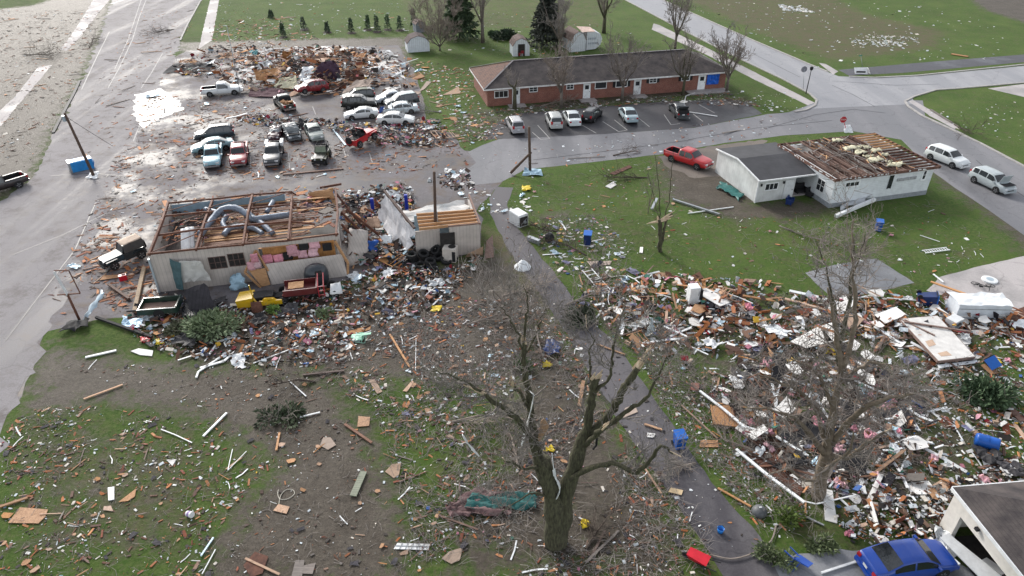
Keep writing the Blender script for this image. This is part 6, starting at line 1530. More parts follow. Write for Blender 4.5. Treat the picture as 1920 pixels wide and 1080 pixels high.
crump('porch_roof_sheet', 'buckled pale porch panel propped against the white house front', 'panel', [(1572, 392), (1620, 380), (1655, 352), (1610, 368)], mat('pale buckled sheet', (.50, .52, .54), .5, .2, 2), [.2, .4, 1.2, .6], 7, 5, .2, 77, .2)
crump('green_tarpaulin', 'teal crumpled tarpaulin along the foot of the low garage side wall', 'tarpaulin', [(1343, 350), (1385, 374), (1398, 366), (1352, 338)], mat('teal tarpaulin', (.03, .14, .13), .5, .3, 3, .2), .2, 10, 4, .22, 78, .2)
crump('tarpaulin', 'dark blue crumpled tarpaulin bag left of the lane', 'tarpaulin', [(1018, 660), (1050, 662), (1048, 638), (1022, 636)], mat('dark blue tarpaulin', (.02, .04, .13), .4, .4, 4, .3), .35, 8, 7, .3, 79, .15)
crump('tarpaulin', 'long teal crumpled cloth left of the forked tree foot', 'cloth', [(868, 955), (1008, 952), (1005, 920), (880, 928)], mat('teal cloth', (.012, .085, .082), .7, .35, 3, .3), .22, 16, 7, .2, 80, .12)
crump('tarpaulin', 'mauve brown crumpled cloth strip in front of the teal cloth', 'cloth', [(842, 968), (960, 962), (955, 948), (838, 950)], mat('mauve cloth', (.14, .085, .085), .8, .3, 3, .3), .2, 14, 5, .16, 81, .12)
crump('tarpaulin', 'mauve cloth bunched up behind the teal cloth', 'cloth', [(832, 950), (850, 955), (950, 925), (890, 912)], MATS['mauve cloth'], .15, 8, 6, .16, 82, .12)
crump('roof_sheet', 'big black roof sheet bent over wreckage before the workshop', 'roof sheet', [(358, 592), (405, 575), (385, 530), (345, 545)], mat('black ribbed sheet', (.028, .025, .03), .6, .3, 2, 0, stripes=('X', .25, .6)), [.2, .5, 1.9, 1.8], 5, 6, .06, 83, .1, .03, False)
crump('black_bag', 'shiny black plastic wrap beside the green trailer', 'plastic wrap', [(342, 596), (372, 598), (372, 562), (346, 562)], mat('shiny black plastic', (.018, .018, .022), .25, .3, 4, .3), .5, 6, 6, .3, 84, .15)
crump('metal_sheet', 'pale blue ribbed metal sheet lying left of the fallen cedar', 'metal sheet', [(228, 612), (263, 614), (270, 598), (230, 592)], mat('blue ribbed sheet', (.20, .32, .44), .4, .2, 2, 0, metal=.2, stripes=('X', .3, .7)), .2, 6, 4, .08, 85, .05, .02, False)
crump('metal_sheet', 'bent blue grey metal sheets at the torn workshop wall', 'metal sheet', [(430, 545), (465, 540), (452, 510), (435, 515)], bluesheet, [.2, .3, 1.5, 1.4], 5, 5, .2, 86, .15)
stick('steel_beam', 'long dark pole lying across the road corner by the blue sheet', 'pole', [(180, 595), (285, 632)], .2, .18, blackmat, .1)
stick('timber_beam', 'weathered timber beam on the asphalt left of the green trailer', 'beam', [(252, 585), (270, 502)], .3, .2, mat('sun bleached timber', (.34, .26, .18), .8, .3, 3, 0, stretch=(.6, 6, 6)), .1)
stick('timber_beam', 'reddish beam lying between the jeep and the bent sign post', 'beam', [(203, 533), (242, 560)], .2, .15, darkwood, .1)
flat('board', 'orange board under the front wheel of the dark green jeep', 'board', [(187, 525), (222, 520), (220, 515), (195, 516)], osb, .12)
c = G(232, 525); t = thing('fuel_can', 'red box lying under the dark green jeep', 'box', (c.x, c.y, .0), R(30)); mb = MB(); mb.box((0, 0, .25), (.6, .35, .5)); mb.build('can', redp, t); mb = MB(); mb.box((.1, 0, .53), (.3, .06, .06)); mb.build('handle', blackmat, t)
for i, (u, v, m_, lb) in enumerate(((299, 640, yellowp, 'yellow crumpled plastic by the white sheet, lower left wreckage'), (272, 637, redp, 'red crumpled plastic left of the yellow plastic'), (818, 578, yellowp, 'yellow scrap on the mud right of the workshop wreckage'), (1025, 683, mat('mustard cloth', (.42, .32, .03), .8, .2, 3, .2), 'mustard yellow cloth below the dark blue tarpaulin bag'), (987, 352, yellowp, 'yellow panel on the lawn near the broken utility pole'), (1097, 982, yellowp, 'yellow sheet right of the forked tree foot'), (1030, 842, yellowp, 'yellow cloth scrap behind the forked tree trunks'), (745, 432, yellowp, 'yellow machine scrap in the workshop wreckage'), (1556, 657, yellowp, 'yellow bag in the wreckage behind the wide bare tree'), (1868, 677, yellowp, 'yellow bag beside the tipped blue bin'), (716, 425, redp, 'red round scrap in the workshop wreckage'), (1333, 621, redp, 'red scrap in the middle of the right hand wreckage'))):
    s = 9 if v > 500 else 8; crump('plastic_scrap', lb, 'scrap', [(u - s, v + s * .6), (u + s, v + s * .5), (u + s, v - s * .6), (u - s * .9, v - s * .5)], m_, .15, 5, 4, .14, 300 + i, .12)
# --- hand placed boards, strips and sheets
BO = [
 ('large pale particle board sheet at the left edge of the lower left lawn', [(15, 980), (37, 951), (90, 955), (85, 968), (72, 981)], osb), ('curved orange board piece on the lower left lawn', [(222, 941), (255, 916), (253, 930), (240, 939)], osb),
 ('orange board below the white tall panel, lower left lawn', [(193, 956), (212, 958), (208, 948), (195, 949)], osb), ('tan ragged board on the bare drive', [(600, 835), (606, 820), (620, 820), (630, 834), (615, 843)], tanboard),
 ('orange board by the looped white cable on the bare drive', [(512, 957), (522, 945), (543, 950), (537, 963)], osb), ('brown ragged board right of the white wire shelf', [(828, 1047), (842, 1034), (868, 1026), (862, 1050), (846, 1057)], tanboard),
 ('wide orange board right of the fallen cedar on the mud', [(638, 625), (696, 609), (694, 618), (641, 631)], osb), ('long orange board on the lawn at the drive top', [(691, 712), (702, 711), (717, 734), (707, 738)], osb),
 ('short orange board at the right of the long one by the drive', [(755, 733), (773, 713), (776, 716), (763, 734)], osb), ('square orange board on the grass left of the forked tree', [(670, 800), (672, 780), (694, 782), (692, 798)], osb),
 ('tan torn board with a dark corner near the grey green panel', [(722, 884), (735, 870), (752, 868), (748, 890), (738, 896)], tanboard), ('pale board on the wet lane beside a brown stick', [(1253, 922), (1258, 914), (1281, 919), (1278, 928)], mat('pale board', (.55, .42, .26), .8, .15, 4)),
 ('orange and white board on the grass right of the blue bin', [(1311, 838), (1314, 825), (1346, 825), (1347, 838)], osb), ('brown board on the lane under the forked tree limb', [(1165, 785), (1172, 765), (1190, 758), (1196, 772)], tanboard),
 ('orange board right of the lane, front of the wreckage', [(1234, 652), (1240, 642), (1262, 645), (1258, 662)], osb), ('orange octagonal table top in the right hand wreckage', [(1295, 582), (1303, 570), (1322, 572), (1325, 582), (1312, 588)], osb),
 ('brown curved panel above the wreckage beside the lane', [(1100, 490), (1147, 489), (1144, 496), (1108, 499)], tanboard), ('wide tan board at the garage corner, bottom right', [(1733, 918), (1772, 895), (1796, 907), (1794, 920), (1775, 936), (1755, 930)], tanboard),
 ('big orange plywood sheet near the right edge, above the corner garage', [(1840, 860), (1852, 857), (1905, 862), (1912, 874), (1893, 884), (1870, 872)], osb), ('reddish board square on the lawn left of the wide bare tree', [(1293, 731), (1296, 717), (1312, 718), (1310, 732)], mat('reddish board', (.30, .14, .11), .8, .2, 4)),
 ('dark brown board upright by the grass strip, right of the annex', [(909, 485), (926, 482), (924, 440), (912, 452)], darkwood), ('tan sheet leaning on scrap right of the cream air conditioner', [(872, 482), (905, 478), (906, 462), (878, 475)], tanboard),
 ('orange door leaf lying in the workshop wreckage', [(706, 480), (733, 484), (735, 455), (712, 455)], osb), ('corrugated cardboard sheet below the tyre heap', [(728, 516), (754, 514), (754, 490), (731, 492)], mat('cardboard', (.30, .19, .12), .85, .2, 4, 0, stripes=('Y', .15, .8))),
 ('cream panel lying below the cardboard sheet', [(703, 542), (720, 549), (748, 528), (728, 518)], MATS['pale panel']), ('orange plank by the tyres', [(782, 520), (786, 512), (800, 508), (801, 515)], osb),
 ('orange roof board at the bottom of the bare drive', [(456, 1060), (478, 1034), (503, 1043), (492, 1075), (470, 1082)], deckwood), ('grey board pair at the bottom edge of the drive, left one', [(546, 1082), (554, 1050), (571, 1050), (566, 1082)], greywood),
 ('grey board pair at the bottom edge of the drive, right one', [(570, 1060), (592, 1055), (586, 1076), (566, 1075)], greywood), ('red brown roof decking piece on the lawn near the thin saplings', [(1142, 325), (1180, 309), (1185, 313), (1152, 328)], deckwood),
 ('brown panel on the lawn between the cars and the brick row', [(785, 172), (800, 152), (809, 153), (796, 167)], tanboard), ('brown panel lying nearer the brick row corner', [(830, 178), (860, 162), (863, 175)], tanboard),
 ('pale brown roof panel right of the flattened building', [(765, 170), (790, 172), (785, 177), (770, 175)], tanboard),
]
for i, (lb, px, m_) in enumerate(BO):
    z = .55 if 'in the right hand wreckage' in lb else .07
    if 'leaning' in lb or 'upright' in lb: z = [.06, .06] + [1.0] * (len(px) - 2)
    flat('board', lb, 'board', px, m_, z, .03)
WP = [
 ('long white panel slab above the tan patched white panel', [(1300, 545), (1325, 540), (1372, 566), (1350, 574)]), ('white panel tilted in the wreckage right of the wide bare tree', [(1660, 790), (1690, 768), (1700, 790), (1678, 808)]), ('large white panel lying left of the wide bare tree', [(1450, 770), (1476, 742), (1492, 766), (1470, 785)]), ('white panel beside the upper end of the long fascia strip', [(1400, 812), (1432, 795), (1440, 806), (1412, 824)]), ('broad white panel between box trailer body and dark blue bin', [(1640, 590), (1680, 575), (1700, 590), (1660, 606)]),
 ('white ceiling panel with torn tan patch, left of the big white panel', [(1482, 640), (1538, 610), (1562, 640), (1512, 652)]), ('white panel between twin stemmed tree and wide bare tree', [(1538, 612), (1562, 603), (1566, 640), (1548, 640)]),
 ('white panel strip right of the twin stemmed tree', [(1588, 655), (1596, 632), (1614, 645), (1606, 657)]), ('white board standing at the front of the right hand wreckage', [(1543, 915), (1561, 920), (1570, 981), (1547, 975)]),
 ('tilted white plank on the grass by the wide bare tree', [(1625, 935), (1648, 888), (1658, 889), (1634, 941)]), ('white plank end below the tilted white plank', [(1626, 942), (1634, 940), (1645, 978), (1638, 980)]),
 ('white triangle of board on the lower left lawn', [(312, 862), (331, 861), (323, 873)]), ('torn white sheet lying left of the dark grey sheet by the cedar', [(245, 658), (260, 653), (287, 657), (285, 667), (262, 665)]),
 ('white square of board on the wet lane', [(1213, 819), (1214, 811), (1229, 813), (1226, 820)]), ('white board pair fallen by the snapped tree', [(1199, 473), (1200, 463), (1206, 463), (1205, 474)]),
 ('white tall appliance door on the lower left lawn', [(203, 938), (202, 914), (214, 912), (214, 936)]), ('large bright roof sheet on the flattened building slab', [(548, 108), (590, 86), (665, 90), (640, 102)]),
 ('white sheet in the middle of the flattened building', [(508, 128), (545, 119), (560, 126), (530, 133)]), ('pale slab sheet right of the flattened building', [(700, 118), (745, 112), (760, 148), (728, 130)]),
 ('buckled pale sheet fan behind the jumbled cars', [(640, 168), (668, 152), (695, 145), (688, 160), (672, 176)]), ('white long roll behind the jumbled cars', [(722, 165), (750, 158), (752, 164), (725, 171)]),
 ('white crumpled panel on the lawn right of the broken pole', [(1135, 349), (1150, 340), (1156, 346), (1145, 353)]), ('white roof sheet on the annex wreckage back', [(745, 362), (770, 357), (768, 378), (752, 378)]),
 ('white door slab leaning out of the corner garage', [(1762, 1008), (1778, 1000), (1885, 1085), (1850, 1095)]), ('white door panel inside the corner garage opening', [(1840, 1050), (1850, 1045), (1890, 1072), (1878, 1078)]),
]
for lb, px in WP:
    z = .6 if 'white panel' in lb or 'panel strip' in lb else .09
    if 'standing' in lb: z = [.5, .5, .05, .05]
    if 'tilted' in lb: z = [.1, .5, .5, .1]
    if 'leaning out' in lb: z = [.7, .7, .2, .2]
    flat('pale_slab' if 'door' in lb else 'loose_sheet', lb, 'panel', px, whitepaint if 'door' in lb else drywall, z, .05)
t = thing('wall_section', 'big white wall section with tan patches lying flat, dark timber edge', 'wall section', G(1690, 600))
P = [G(u, v, .62) - t.location for u, v in ((1688, 598), (1758, 592), (1828, 668), (1760, 676))]
mb = MB(); mb.slab(P, .12); mb.build('board', drywall, t)
mb = MB()
for a, b in zip(P, P[1:] + P[:1]): mb.beam(a + Vector((0, 0, -.12)), b + Vector((0, 0, -.12)), .12, .2)
mb.beam(P[0].lerp(P[1], 0), P[0].lerp(P[2], .48) + Vector((0, 0, .06)), .12, .08); mb.beam(G(1695, 603, .7) - t.location, G(1820, 622, .75) - t.location, .12, .1); mb.build('timber_frame', darkwood, t)
mb = MB()
for q_ in ([(1735, 640), (1748, 636), (1755, 646), (1742, 650)], [(1758, 662), (1775, 658), (1785, 666), (1765, 668)]): mb.slab([G(u, v, .635) - t.location for u, v in q_], .01)
mb.build('tan_patch', tanboard, t)
flat('fascia_board', 'white fascia board along the near edge of the big white wall section', 'board', [(1758, 684), (1832, 675), (1833, 680), (1760, 690)], whitepaint, .3)
t = thing('trailer_body', 'long white box trailer body half buried in the right hand wreckage', 'trailer body', G(1828, 590), R(-2))
mb = MB(); mb.box((0, 0, .75), (4.0, 1.6, 1.3)); mb.build('box', mat('white panelled box', (.62, .66, .70), .5, .12, 1.5), t)
mb = MB(); mb.sheet((-2.1, -.85, 1.42), (2.05, -.85, 1.42), (2.1, .9, 1.5), (-2.2, .9, 1.45), 8, 4, .08, 3, th=.04, ragged=.12); mb.build('torn_top', whitepaint, t)
mb = MB(); mb.box((0, -.815, 1.05), (3.9, .02, .05)); mb.build('trim', greymetal, t)
t = thing('white_cupboard', 'white open cupboard lying in front of the white box trailer body', 'cupboard', G(1785, 612), R(30)); mb = MB(); mb.box((0, 0, .4), (1.1, .8, .75)); mb.build('carcass', whitepaint, t); mb = MB(); mb.box((0, -.41, .4), (.8, .02, .5)); mb.build('front', bluesheet, t)
t = thing('refrigerator', 'white refrigerator standing in the middle of the right hand wreckage', 'refrigerator', G(1297, 567), R(8)); mb = MB(); mb.box((0, 0, .8), (.8, .75, 1.6)); mb.build('case', whitepaint, t); mb = MB(); mb.box((0, -.39, 1.15), (.76, .04, .85)); d = mb.build('door', whitepaint, t); mb = MB(); mb.box((.3, -.43, 1.1), (.04, .04, .4)); mb.build('handle', greymetal, d); mb = MB(); mb.box((.55, .0, .7), (.3, .6, 1.2)); mb.build('torn_side', blackmat, t)
crump('roof_membrane', 'black sagging roof membrane beside the wide bare tree', 'roof membrane', [(1440, 728), (1472, 730), (1470, 665), (1448, 690)], mat('black membrane', (.014, .013, .015), .6, .3, 3), [.1, .2, 1.4, .9], 5, 7, .15, 87, .15)
for i, (px, lb) in enumerate((([(1560, 790), (1600, 800), (1610, 760), (1570, 745)], 'black roofing felt heap under the wide bare tree'), ([(1565, 900), (1625, 900), (1630, 840), (1575, 850)], 'black roofing felt with white laths at the front of the wreckage'), ([(1480, 830), (1550, 850), (1560, 800), (1490, 790)], 'black felt left of the wide bare tree trunk'))):
    crump('roofing_felt', lb, 'roofing felt', px, MATS['black membrane'], [.1, .1, .7, .6], 7, 6, .2, 88 + i, .2)
crump('plum_sheet', 'large plum coloured roof sheet rising from the flattened building', 'roof sheet', [(578, 145), (640, 152), (628, 112), (600, 118)], mat('plum sheet', (.075, .045, .075), .6, .25, 2), [.2, .3, 3.6, 2.8], 6, 6, .18, 91, .35)
crump('blue_tarpaulin', 'blue crumpled tarpaulin wedged between the two white cars', 'tarpaulin', [(710, 212), (721, 212), (720, 200), (712, 200)], bluep, [.3, .3, 1.1, 1.1], 4, 4, .2, 92, .1)
crump('awning_sheet', 'grey draped sheet with green flap in the wreckage above the lane', 'sheet', [(1210, 632), (1228, 630), (1226, 595), (1220, 595)], mat('grey green sheet', (.36, .42, .43), .6, .2, 3), [.1, .1, 1.1, 1.1], 4, 6, .12, 93, .1)
crump('awning_sheet', 'dark green flap beside the grey draped sheet', 'sheet', [(1228, 610), (1248, 602), (1236, 594), (1227, 596)], mat('green flap', (.03, .13, .09), .6, .2, 3), [.2, .3, 1.0, 1.0], 4, 4, .08, 94, .05)
ST = [
 ('plank', 'long orange plank pointing down right across the mud', [(731, 627), (768, 688)], .18, pine), ('plank', 'red brown plank with split end on the bare drive', [(646, 795), (697, 830)], .2, darkwood), ('plank', 'brown plank lying on the dirt near the road corner', [(157, 748), (230, 721)], .16, pine),
 ('plank', 'orange plank upright looking on the bare drive top', [(518, 844), (524, 811)], .16, pine), ('plank', 'red brown stick pair above the long orange board', [(568, 703), (645, 695)], .2, darkwood), ('plank', 'thin red pole in front of the mauve cloth', [(822, 966), (896, 993)], .13, darkwood),
 ('plank', 'orange plank crossing the left edge of the wet lane', [(1206, 873), (1240, 925)], .14, pine), ('plank', 'long brown plank right of the lane ending at the grey dome', [(1346, 915), (1408, 950)], .16, pine), ('plank', 'orange plank on the lane above the blue bin', [(1208, 795), (1242, 806)], .18, pine),
 ('plank', 'very long splintered plank on the grass right of the lane', [(1278, 760), (1345, 822)], .14, pine), ('plank', 'orange plank across the lane under the forked tree', [(1119, 645), (1172, 665)], .16, pine), ('plank', 'striped orange plank standing in brush right of the forked tree left trunk', [(1086, 762), (1094, 714)], .3, pine),
 ('plank', 'red brown plank at the foot of the forked tree, right side', [(1110, 1042), (1134, 995)], .16, darkwood), ('plank', 'brown plank crossing at lower right of the forked tree', [(1098, 1055), (1160, 995)], .16, greywood), ('plank', 'orange plank at the left edge of the lower left lawn', [(0, 950), (52, 933)], .2, pine),
 ('plank', 'orange beam on the orange roof board at the bottom', [(460, 1047), (524, 1077)], .15, pine), ('plank', 'pale plank on the open field beyond the cycle path', [(1784, 101), (1815, 106)], .9, pine), ('plank', 'long dark beam on the lot in front of the charcoal pickup', [(530, 327), (644, 316)], .3, darkwood),
 ('plank', 'long thin plank on the side street', [(1065, 297), (1135, 293)], .12, greywood), ('plank', 'yellowish plank under the red car by the flattened building', [(588, 178), (640, 172)], .25, pine), ('plank', 'long red brown beam on the driveway pile at right', [(1745, 528), (1835, 560)], .3, pine),
 ('plank', 'brown beam at the right edge by the box trailer body', [(1880, 575), (1925, 597)], .22, pine), ('plank', 'dark brown board at the right edge beside the evergreen bush', [(1875, 745), (1918, 790)], .6, darkwood),
 ('white_strip', 'long white fascia strip along the left edge of the wreckage, upper part', [(1312, 733), (1358, 768), (1395, 800), (1440, 812)], .28, whitepaint), ('white_strip', 'long white fascia strip at the lower left edge of the wreckage', [(1380, 842), (1432, 885), (1508, 942)], .3, whitepaint),
 ('white_strip', 'white curved strip at the front of the wreckage joining the standing board', [(1500, 938), (1530, 945), (1605, 928)], .12, whitepaint), ('white_strip', 'white frame strip below the wide bare tree trunk', [(1455, 818), (1515, 855)], .3, whitepaint),
 ('white_strip', 'white lath leaning over the black felt', [(1595, 825), (1622, 890)], .1, whitepaint), ('white_strip', 'white bar with grey face on the dirt by the road corner', [(160, 670), (218, 657)], .3, whitepaint), ('white_strip', 'bent white gutter below the fallen cedar', [(368, 708), (372, 697), (432, 657)], .22, whitepaint),
 ('white_strip', 'white gutter lying across the tangle by the cedar', [(375, 690), (420, 677), (440, 660)], .28, whitepaint), ('white_strip', 'white gutter pair standing in the tangle below the cedar', [(392, 665), (410, 640), (440, 632)], .2, whitepaint), ('white_strip', 'curved white gutter around the cedar front', [(375, 640), (395, 622), (425, 618), (443, 638)], .2, whitepaint),
 ('white_strip', 'white strip on the mud right of the tangle', [(475, 681), (560, 649)], .12, whitepaint), ('white_strip', 'white v shaped strip on the drive edge, left arm', [(427, 882), (436, 842)], .07, whitepaint), ('white_strip', 'white v shaped strip on the drive edge, right arm', [(427, 882), (462, 846)], .07, whitepaint),
 ('white_strip', 'long white gutter at the left edge of the bare drive', [(381, 818), (425, 774)], .22, whitepaint), ('white_strip', 'jointed white strip on the lower left lawn', [(302, 805), (328, 815), (360, 830)], .1, whitepaint), ('white_strip', 'white tapered strip on the bare drive', [(541, 713), (574, 743)], .12, whitepaint),
 ('white_strip', 'short thick white strip right of the dark conifer branch', [(562, 782), (600, 773)], .16, whitepaint), ('white_strip', 'bent white strip heap below the tyres', [(760, 555), (763, 525), (768, 500)], .16, whitepaint), ('white_strip', 'white strip arching from the bent strip heap', [(768, 512), (800, 506), (820, 500)], .14, whitepaint),
 ('white_strip', 'white angled strip on the mud, upper arm', [(803, 546), (838, 545)], .2, whitepaint), ('white_strip', 'white angled strip on the mud, lower arm', [(838, 545), (812, 572)], .2, whitepaint), ('white_strip', 'thin vertical looking white strip on the lawn by the drive', [(779, 695), (780, 635)], .07, whitepaint),
 ('ribbed_sheet', 'grey green ribbed metal panel on the bare drive', [(662, 930), (682, 884)], .5, mat('grey green panel', (.20, .22, .16), .6, .15, 2, 0, stripes=('Y', .17, .6))), ('white_strip', 'silver grey strip on the lower left lawn', [(377, 1042), (400, 1008)], .14, bluesheet), ('white_strip', 'white thin strip at the bottom of the lower left lawn', [(379, 1076), (404, 1030)], .08, whitepaint),
 ('white_strip', 'grey long strip at the left of the standing white board', [(1475, 952), (1545, 985)], .16, greymetal), ('white_strip', 'white thin diagonal strip on the grass right of the tilted plank', [(1690, 886), (1732, 925)], .12, whitepaint), ('white_strip', 'long pale plank in the upper wreckage by the red scrap', [(1245, 612), (1290, 632)], .22, whitepaint),
 ('white_strip', 'white board beside the refrigerator', [(1323, 552), (1365, 572)], .3, whitepaint), ('white_strip', 'white strip on the driveway edge at right', [(1750, 514), (1769, 529)], .18, whitepaint), ('white_strip', 'white strip on the lawn beside the white house front', [(1725, 441), (1762, 453)], .1, whitepaint), ('white_strip', 'white bent pole by the dark grey smashed sedan', [(1282, 196), (1286, 180), (1303, 174)], .2, whitepaint), ('white_strip', 'long white pole lying in the bays at right', [(1292, 210), (1345, 218)], .2, whitepaint),
 ('white_strip', 'pale twisted metal strip left of the red buggy', [(625, 243), (648, 272)], .35, bluesheet), ('white_strip', 'white strip at the bottom right by the blue sedan', [(1540, 1074), (1620, 1048)], .18, whitepaint), ('fallen_log', 'fallen utility pole on the pavement at the white house corner', [(1745, 205), (1785, 230)], .35, greywood),
 ('long_beam', 'black rolled gutter on the workshop wreckage back edge', [(686, 362), (742, 356)], .3, blackmat),
]
for nm, lb, px, w, m_ in ST:
    k = .62 if nm == 'white_strip' else .8
    stick(nm, lb, nm.replace('_', ' '), px, w * k, min(w * .4, .08), m_, .45 if 'wreckage' in lb or 'refrigerator' in lb or 'wide bare tree trunk' in lb or 'driveway pile' in lb else .06)
for i, (lb, px, m_, z) in enumerate((('brown floor deck of the wrecked house inside its white rim', [(1388, 842), (1440, 806), (1528, 866), (1500, 930)], deckwood, .12), ('black felt covered floor under the wide bare tree', [(1470, 806), (1545, 770), (1640, 815), (1560, 870)], MATS['black membrane'], .1), ('red brown tiled floor slab at the right edge of the driveway', [(1880, 590), (1960, 560), (1960, 660), (1905, 640)], deckwood, .05))):
    flat('floor_deck', lb, 'floor', px, m_, z, .05)
for i, (lb, q, m_, z) in enumerate((('raised orange roof chunk at the back right of the workshop', [(575, 385), (632, 398), (625, 352), (580, 362)], newwood, [1.6, 1.8, 3.6, 3.2]), ('mauve roof sheet sagging behind the workshop end', [(560, 398), (610, 400), (612, 376), (565, 378)], mat('mauve felt', (.15, .10, .12), .8, .3, 3, .2), [2.4, 2.2, 2.6, 2.8]), ('tan panel leaning at the right end of the workshop front', [(648, 500), (688, 492), (692, 432), (655, 428)], tansiding, [.1, .1, 2.6, 2.8]), ('clear crumpled plastic heap over the workshop wreckage', [(755, 445), (790, 450), (785, 420), (750, 425)], bluesheet, [.9, .9, 1.3, 1.4]), ('orange cupboard side in the workshop wreckage', [(690, 425), (715, 428), (712, 405), (688, 408)], osb, [.9, .9, 1.4, 1.5]), ('blue crumpled sheet in the workshop wreckage', [(682, 470), (705, 472), (708, 450), (688, 452)], bluep, [.5, .5, 1.2, 1.2]), ('white plastic bag heap in the workshop wreckage', [(715, 455), (735, 458), (732, 440), (712, 442)], whitepaint, [.9, .9, 1.4, 1.4]))):
    crump('wreck_sheet', lb, 'sheet', q, m_, z, 6, 6, .14, 400 + i, .12, .04)
for i, (lb, q, m_, z) in enumerate((('large orange board stack leaning in the flattened building, left of the plum sheet', [(480, 150), (525, 152), (520, 128), (478, 132)], osb, [.6, .6, 1.8, 1.7]), ('tall orange cupboard side standing at the back of the flattened building', [(528, 112), (548, 112), (545, 96), (530, 96)], osb, [.8, .8, 2.2, 2.2]), ('white torn sheet beside the plum sheet', [(562, 146), (585, 144), (588, 124), (566, 126)], whitepaint, [1.0, 1.0, 2.2, 2.0]), ('cream crumpled sheet in front of the flattened building, right of the white pickup', [(515, 165), (560, 166), (556, 142), (522, 146)], MATS['pale yellow insulation'], [.4, .4, 1.5, 1.4]), ('maroon carpet sheet on the ground right of the white pickup', [(468, 180), (535, 182), (530, 166), (470, 164)], mat('maroon felt', (.09, .045, .055), .9, .3, 3, .2), [.15, .15, .5, .5]), ('brown shingled panel at the right of the plum sheet', [(648, 150), (690, 155), (680, 132), (645, 130)], deckwood, [.8, .6, 1.8, 2.0]), ('grey beige wall sheet fanned out behind the off roader', [(640, 176), (690, 172), (700, 146), (668, 150)], tanboard, [.4, .4, 1.2, 1.3]), ('dark asphalt heap left of the flattened building', [(303, 138), (395, 134), (398, 118), (330, 118)], mat('asphalt crumbs', (.04, .04, .043), .9, .4, 4, .4), [.05, .05, .5, .4]), ('dark green box lid at the back of the flattened building', [(468, 102), (485, 102), (485, 93), (470, 93)], mat('teal lid', (.01, .16, .18), .5, .2, 3), [.6, .6, .9, .9]))):
    crump('heap_sheet', lb, 'sheet', q, m_, z, 6, 5, .16, 500 + i, .2, .05, False)
for i, (a, b_, za, zb) in enumerate((((640, 398), (705, 462), 3.4, .6), ((650, 392), (722, 450), 3.4, .5), ((640, 420), (690, 478), 3.3, .4), ((628, 360), (676, 420), 3.3, 1.0), ((600, 352), (640, 345), 2.6, 2.4))):
    A, B = G(*a, za), G(*b_, zb); mb = MB(); mb.beam(A, B, .12, .22); o = mb.build('fallen_rafter', rust); origin_to(o, B); tag(o, 'rusty roof rafter fallen from the workshop end into the wreckage', 'rafter', 'fallen rusty rafters at the workshop end')
t = thing('wire_shelf', 'white wire shelf lying on the grass at the bottom centre', 'shelf', G(740, 1027)); P = [G(u, v, .06) - t.location for u, v in ((738, 1029), (745, 1018), (806, 1020), (803, 1031))]
mb = MB(); mb.slab(P, .03); mb.build('panel', whitepaint, t); mb = MB()
for k in range(1, 6): mb.beam(P[0].lerp(P[3], k / 6) + Vector((0, 0, .02)), P[1].lerp(P[2], k / 6) + Vector((0, 0, .02)), .03, .02)
mb.beam(P[0].lerp(P[1], .5) + Vector((0, 0, .02)), P[3].lerp(P[2], .5) + Vector((0, 0, .02)), .03, .02); mb.build('wire', greymetal, t)
mb = MB(); mb.tube(spl([G(u, v, .04) for u, v in ((522, 918), (521, 928), (526, 936), (540, 935), (552, 926), (548, 918), (535, 919), (526, 930), (523, 945))]), .022, 5); o = mb.build('cable', mat('off white cable', (.5, .47, .4), .6, .1, 3)); origin_to(o, G(530, 930)); tag(o, 'looped off white cable lying on the bare drive', 'cable')
mb = MB(); mb.tube(spl([G(u, v, .12) for u, v in ((1332, 1040), (1370, 1048), (1410, 1038), (1445, 1015), (1455, 985))]), .05, 5); o = mb.build('bent_pole', greywood); origin_to(o, G(1400, 1040)); tag(o, 'long bent branch lying across the lane near the red wheelbarrow', 'branch')
for i, (pts, lb, sd) in enumerate((([(995, 735, 0), (1000, 745, .1), (990, 790, .2), (978, 835, 0)], 'white cloth strip hanging on the left trunk of the forked tree', 1), ([(1035, 850, 0), (1040, 890, -.2), (1050, 915, -.3), (1043, 935, -.3)], 'white plastic strip hanging at the fork of the forked tree', 2), ([(867, 815, 0), (880, 835, 0), (898, 855, 0)], 'pale plastic strip caught in twigs left of the forked tree', 3))):
    b = G(1040, 1020); P = [PY(u, v, b.y + dy) for u, v, dy in pts]
    mb = MB(); Q = spl(P); 
    for a, c in zip(Q, Q[1:]): mb.beam(a, c + (c - a) * .1, .14 + .06 * math.sin(a.z * 9), .03)
    o = mb.build('cloth_strip', whitepaint); origin_to(o, P[-1]); tag(o, lb, 'cloth')
b = G(1040, 1020); mb = MB(); mb.slab([PY(u, v, b.y + .4) for u, v in ((1008, 825), (1014, 790), (1020, 785), (1030, 800), (1012, 828))], .03); o = mb.build('board', osb); origin_to(o, PY(1012, 828, b.y + .4)); tag(o, 'orange splinter of board wedged upright in the forked tree', 'board')
mb = MB(); mb.tube([PY(u, v, b.y + .6) for u, v in ((1112, 812), (1119, 822), (1118, 835), (1112, 842))], .06, 6); o = mb.build('black_hose', blackmat); origin_to(o, PY(1112, 842, b.y + .6)); tag(o, 'black hose hooked on the right limb of the forked tree', 'hose')

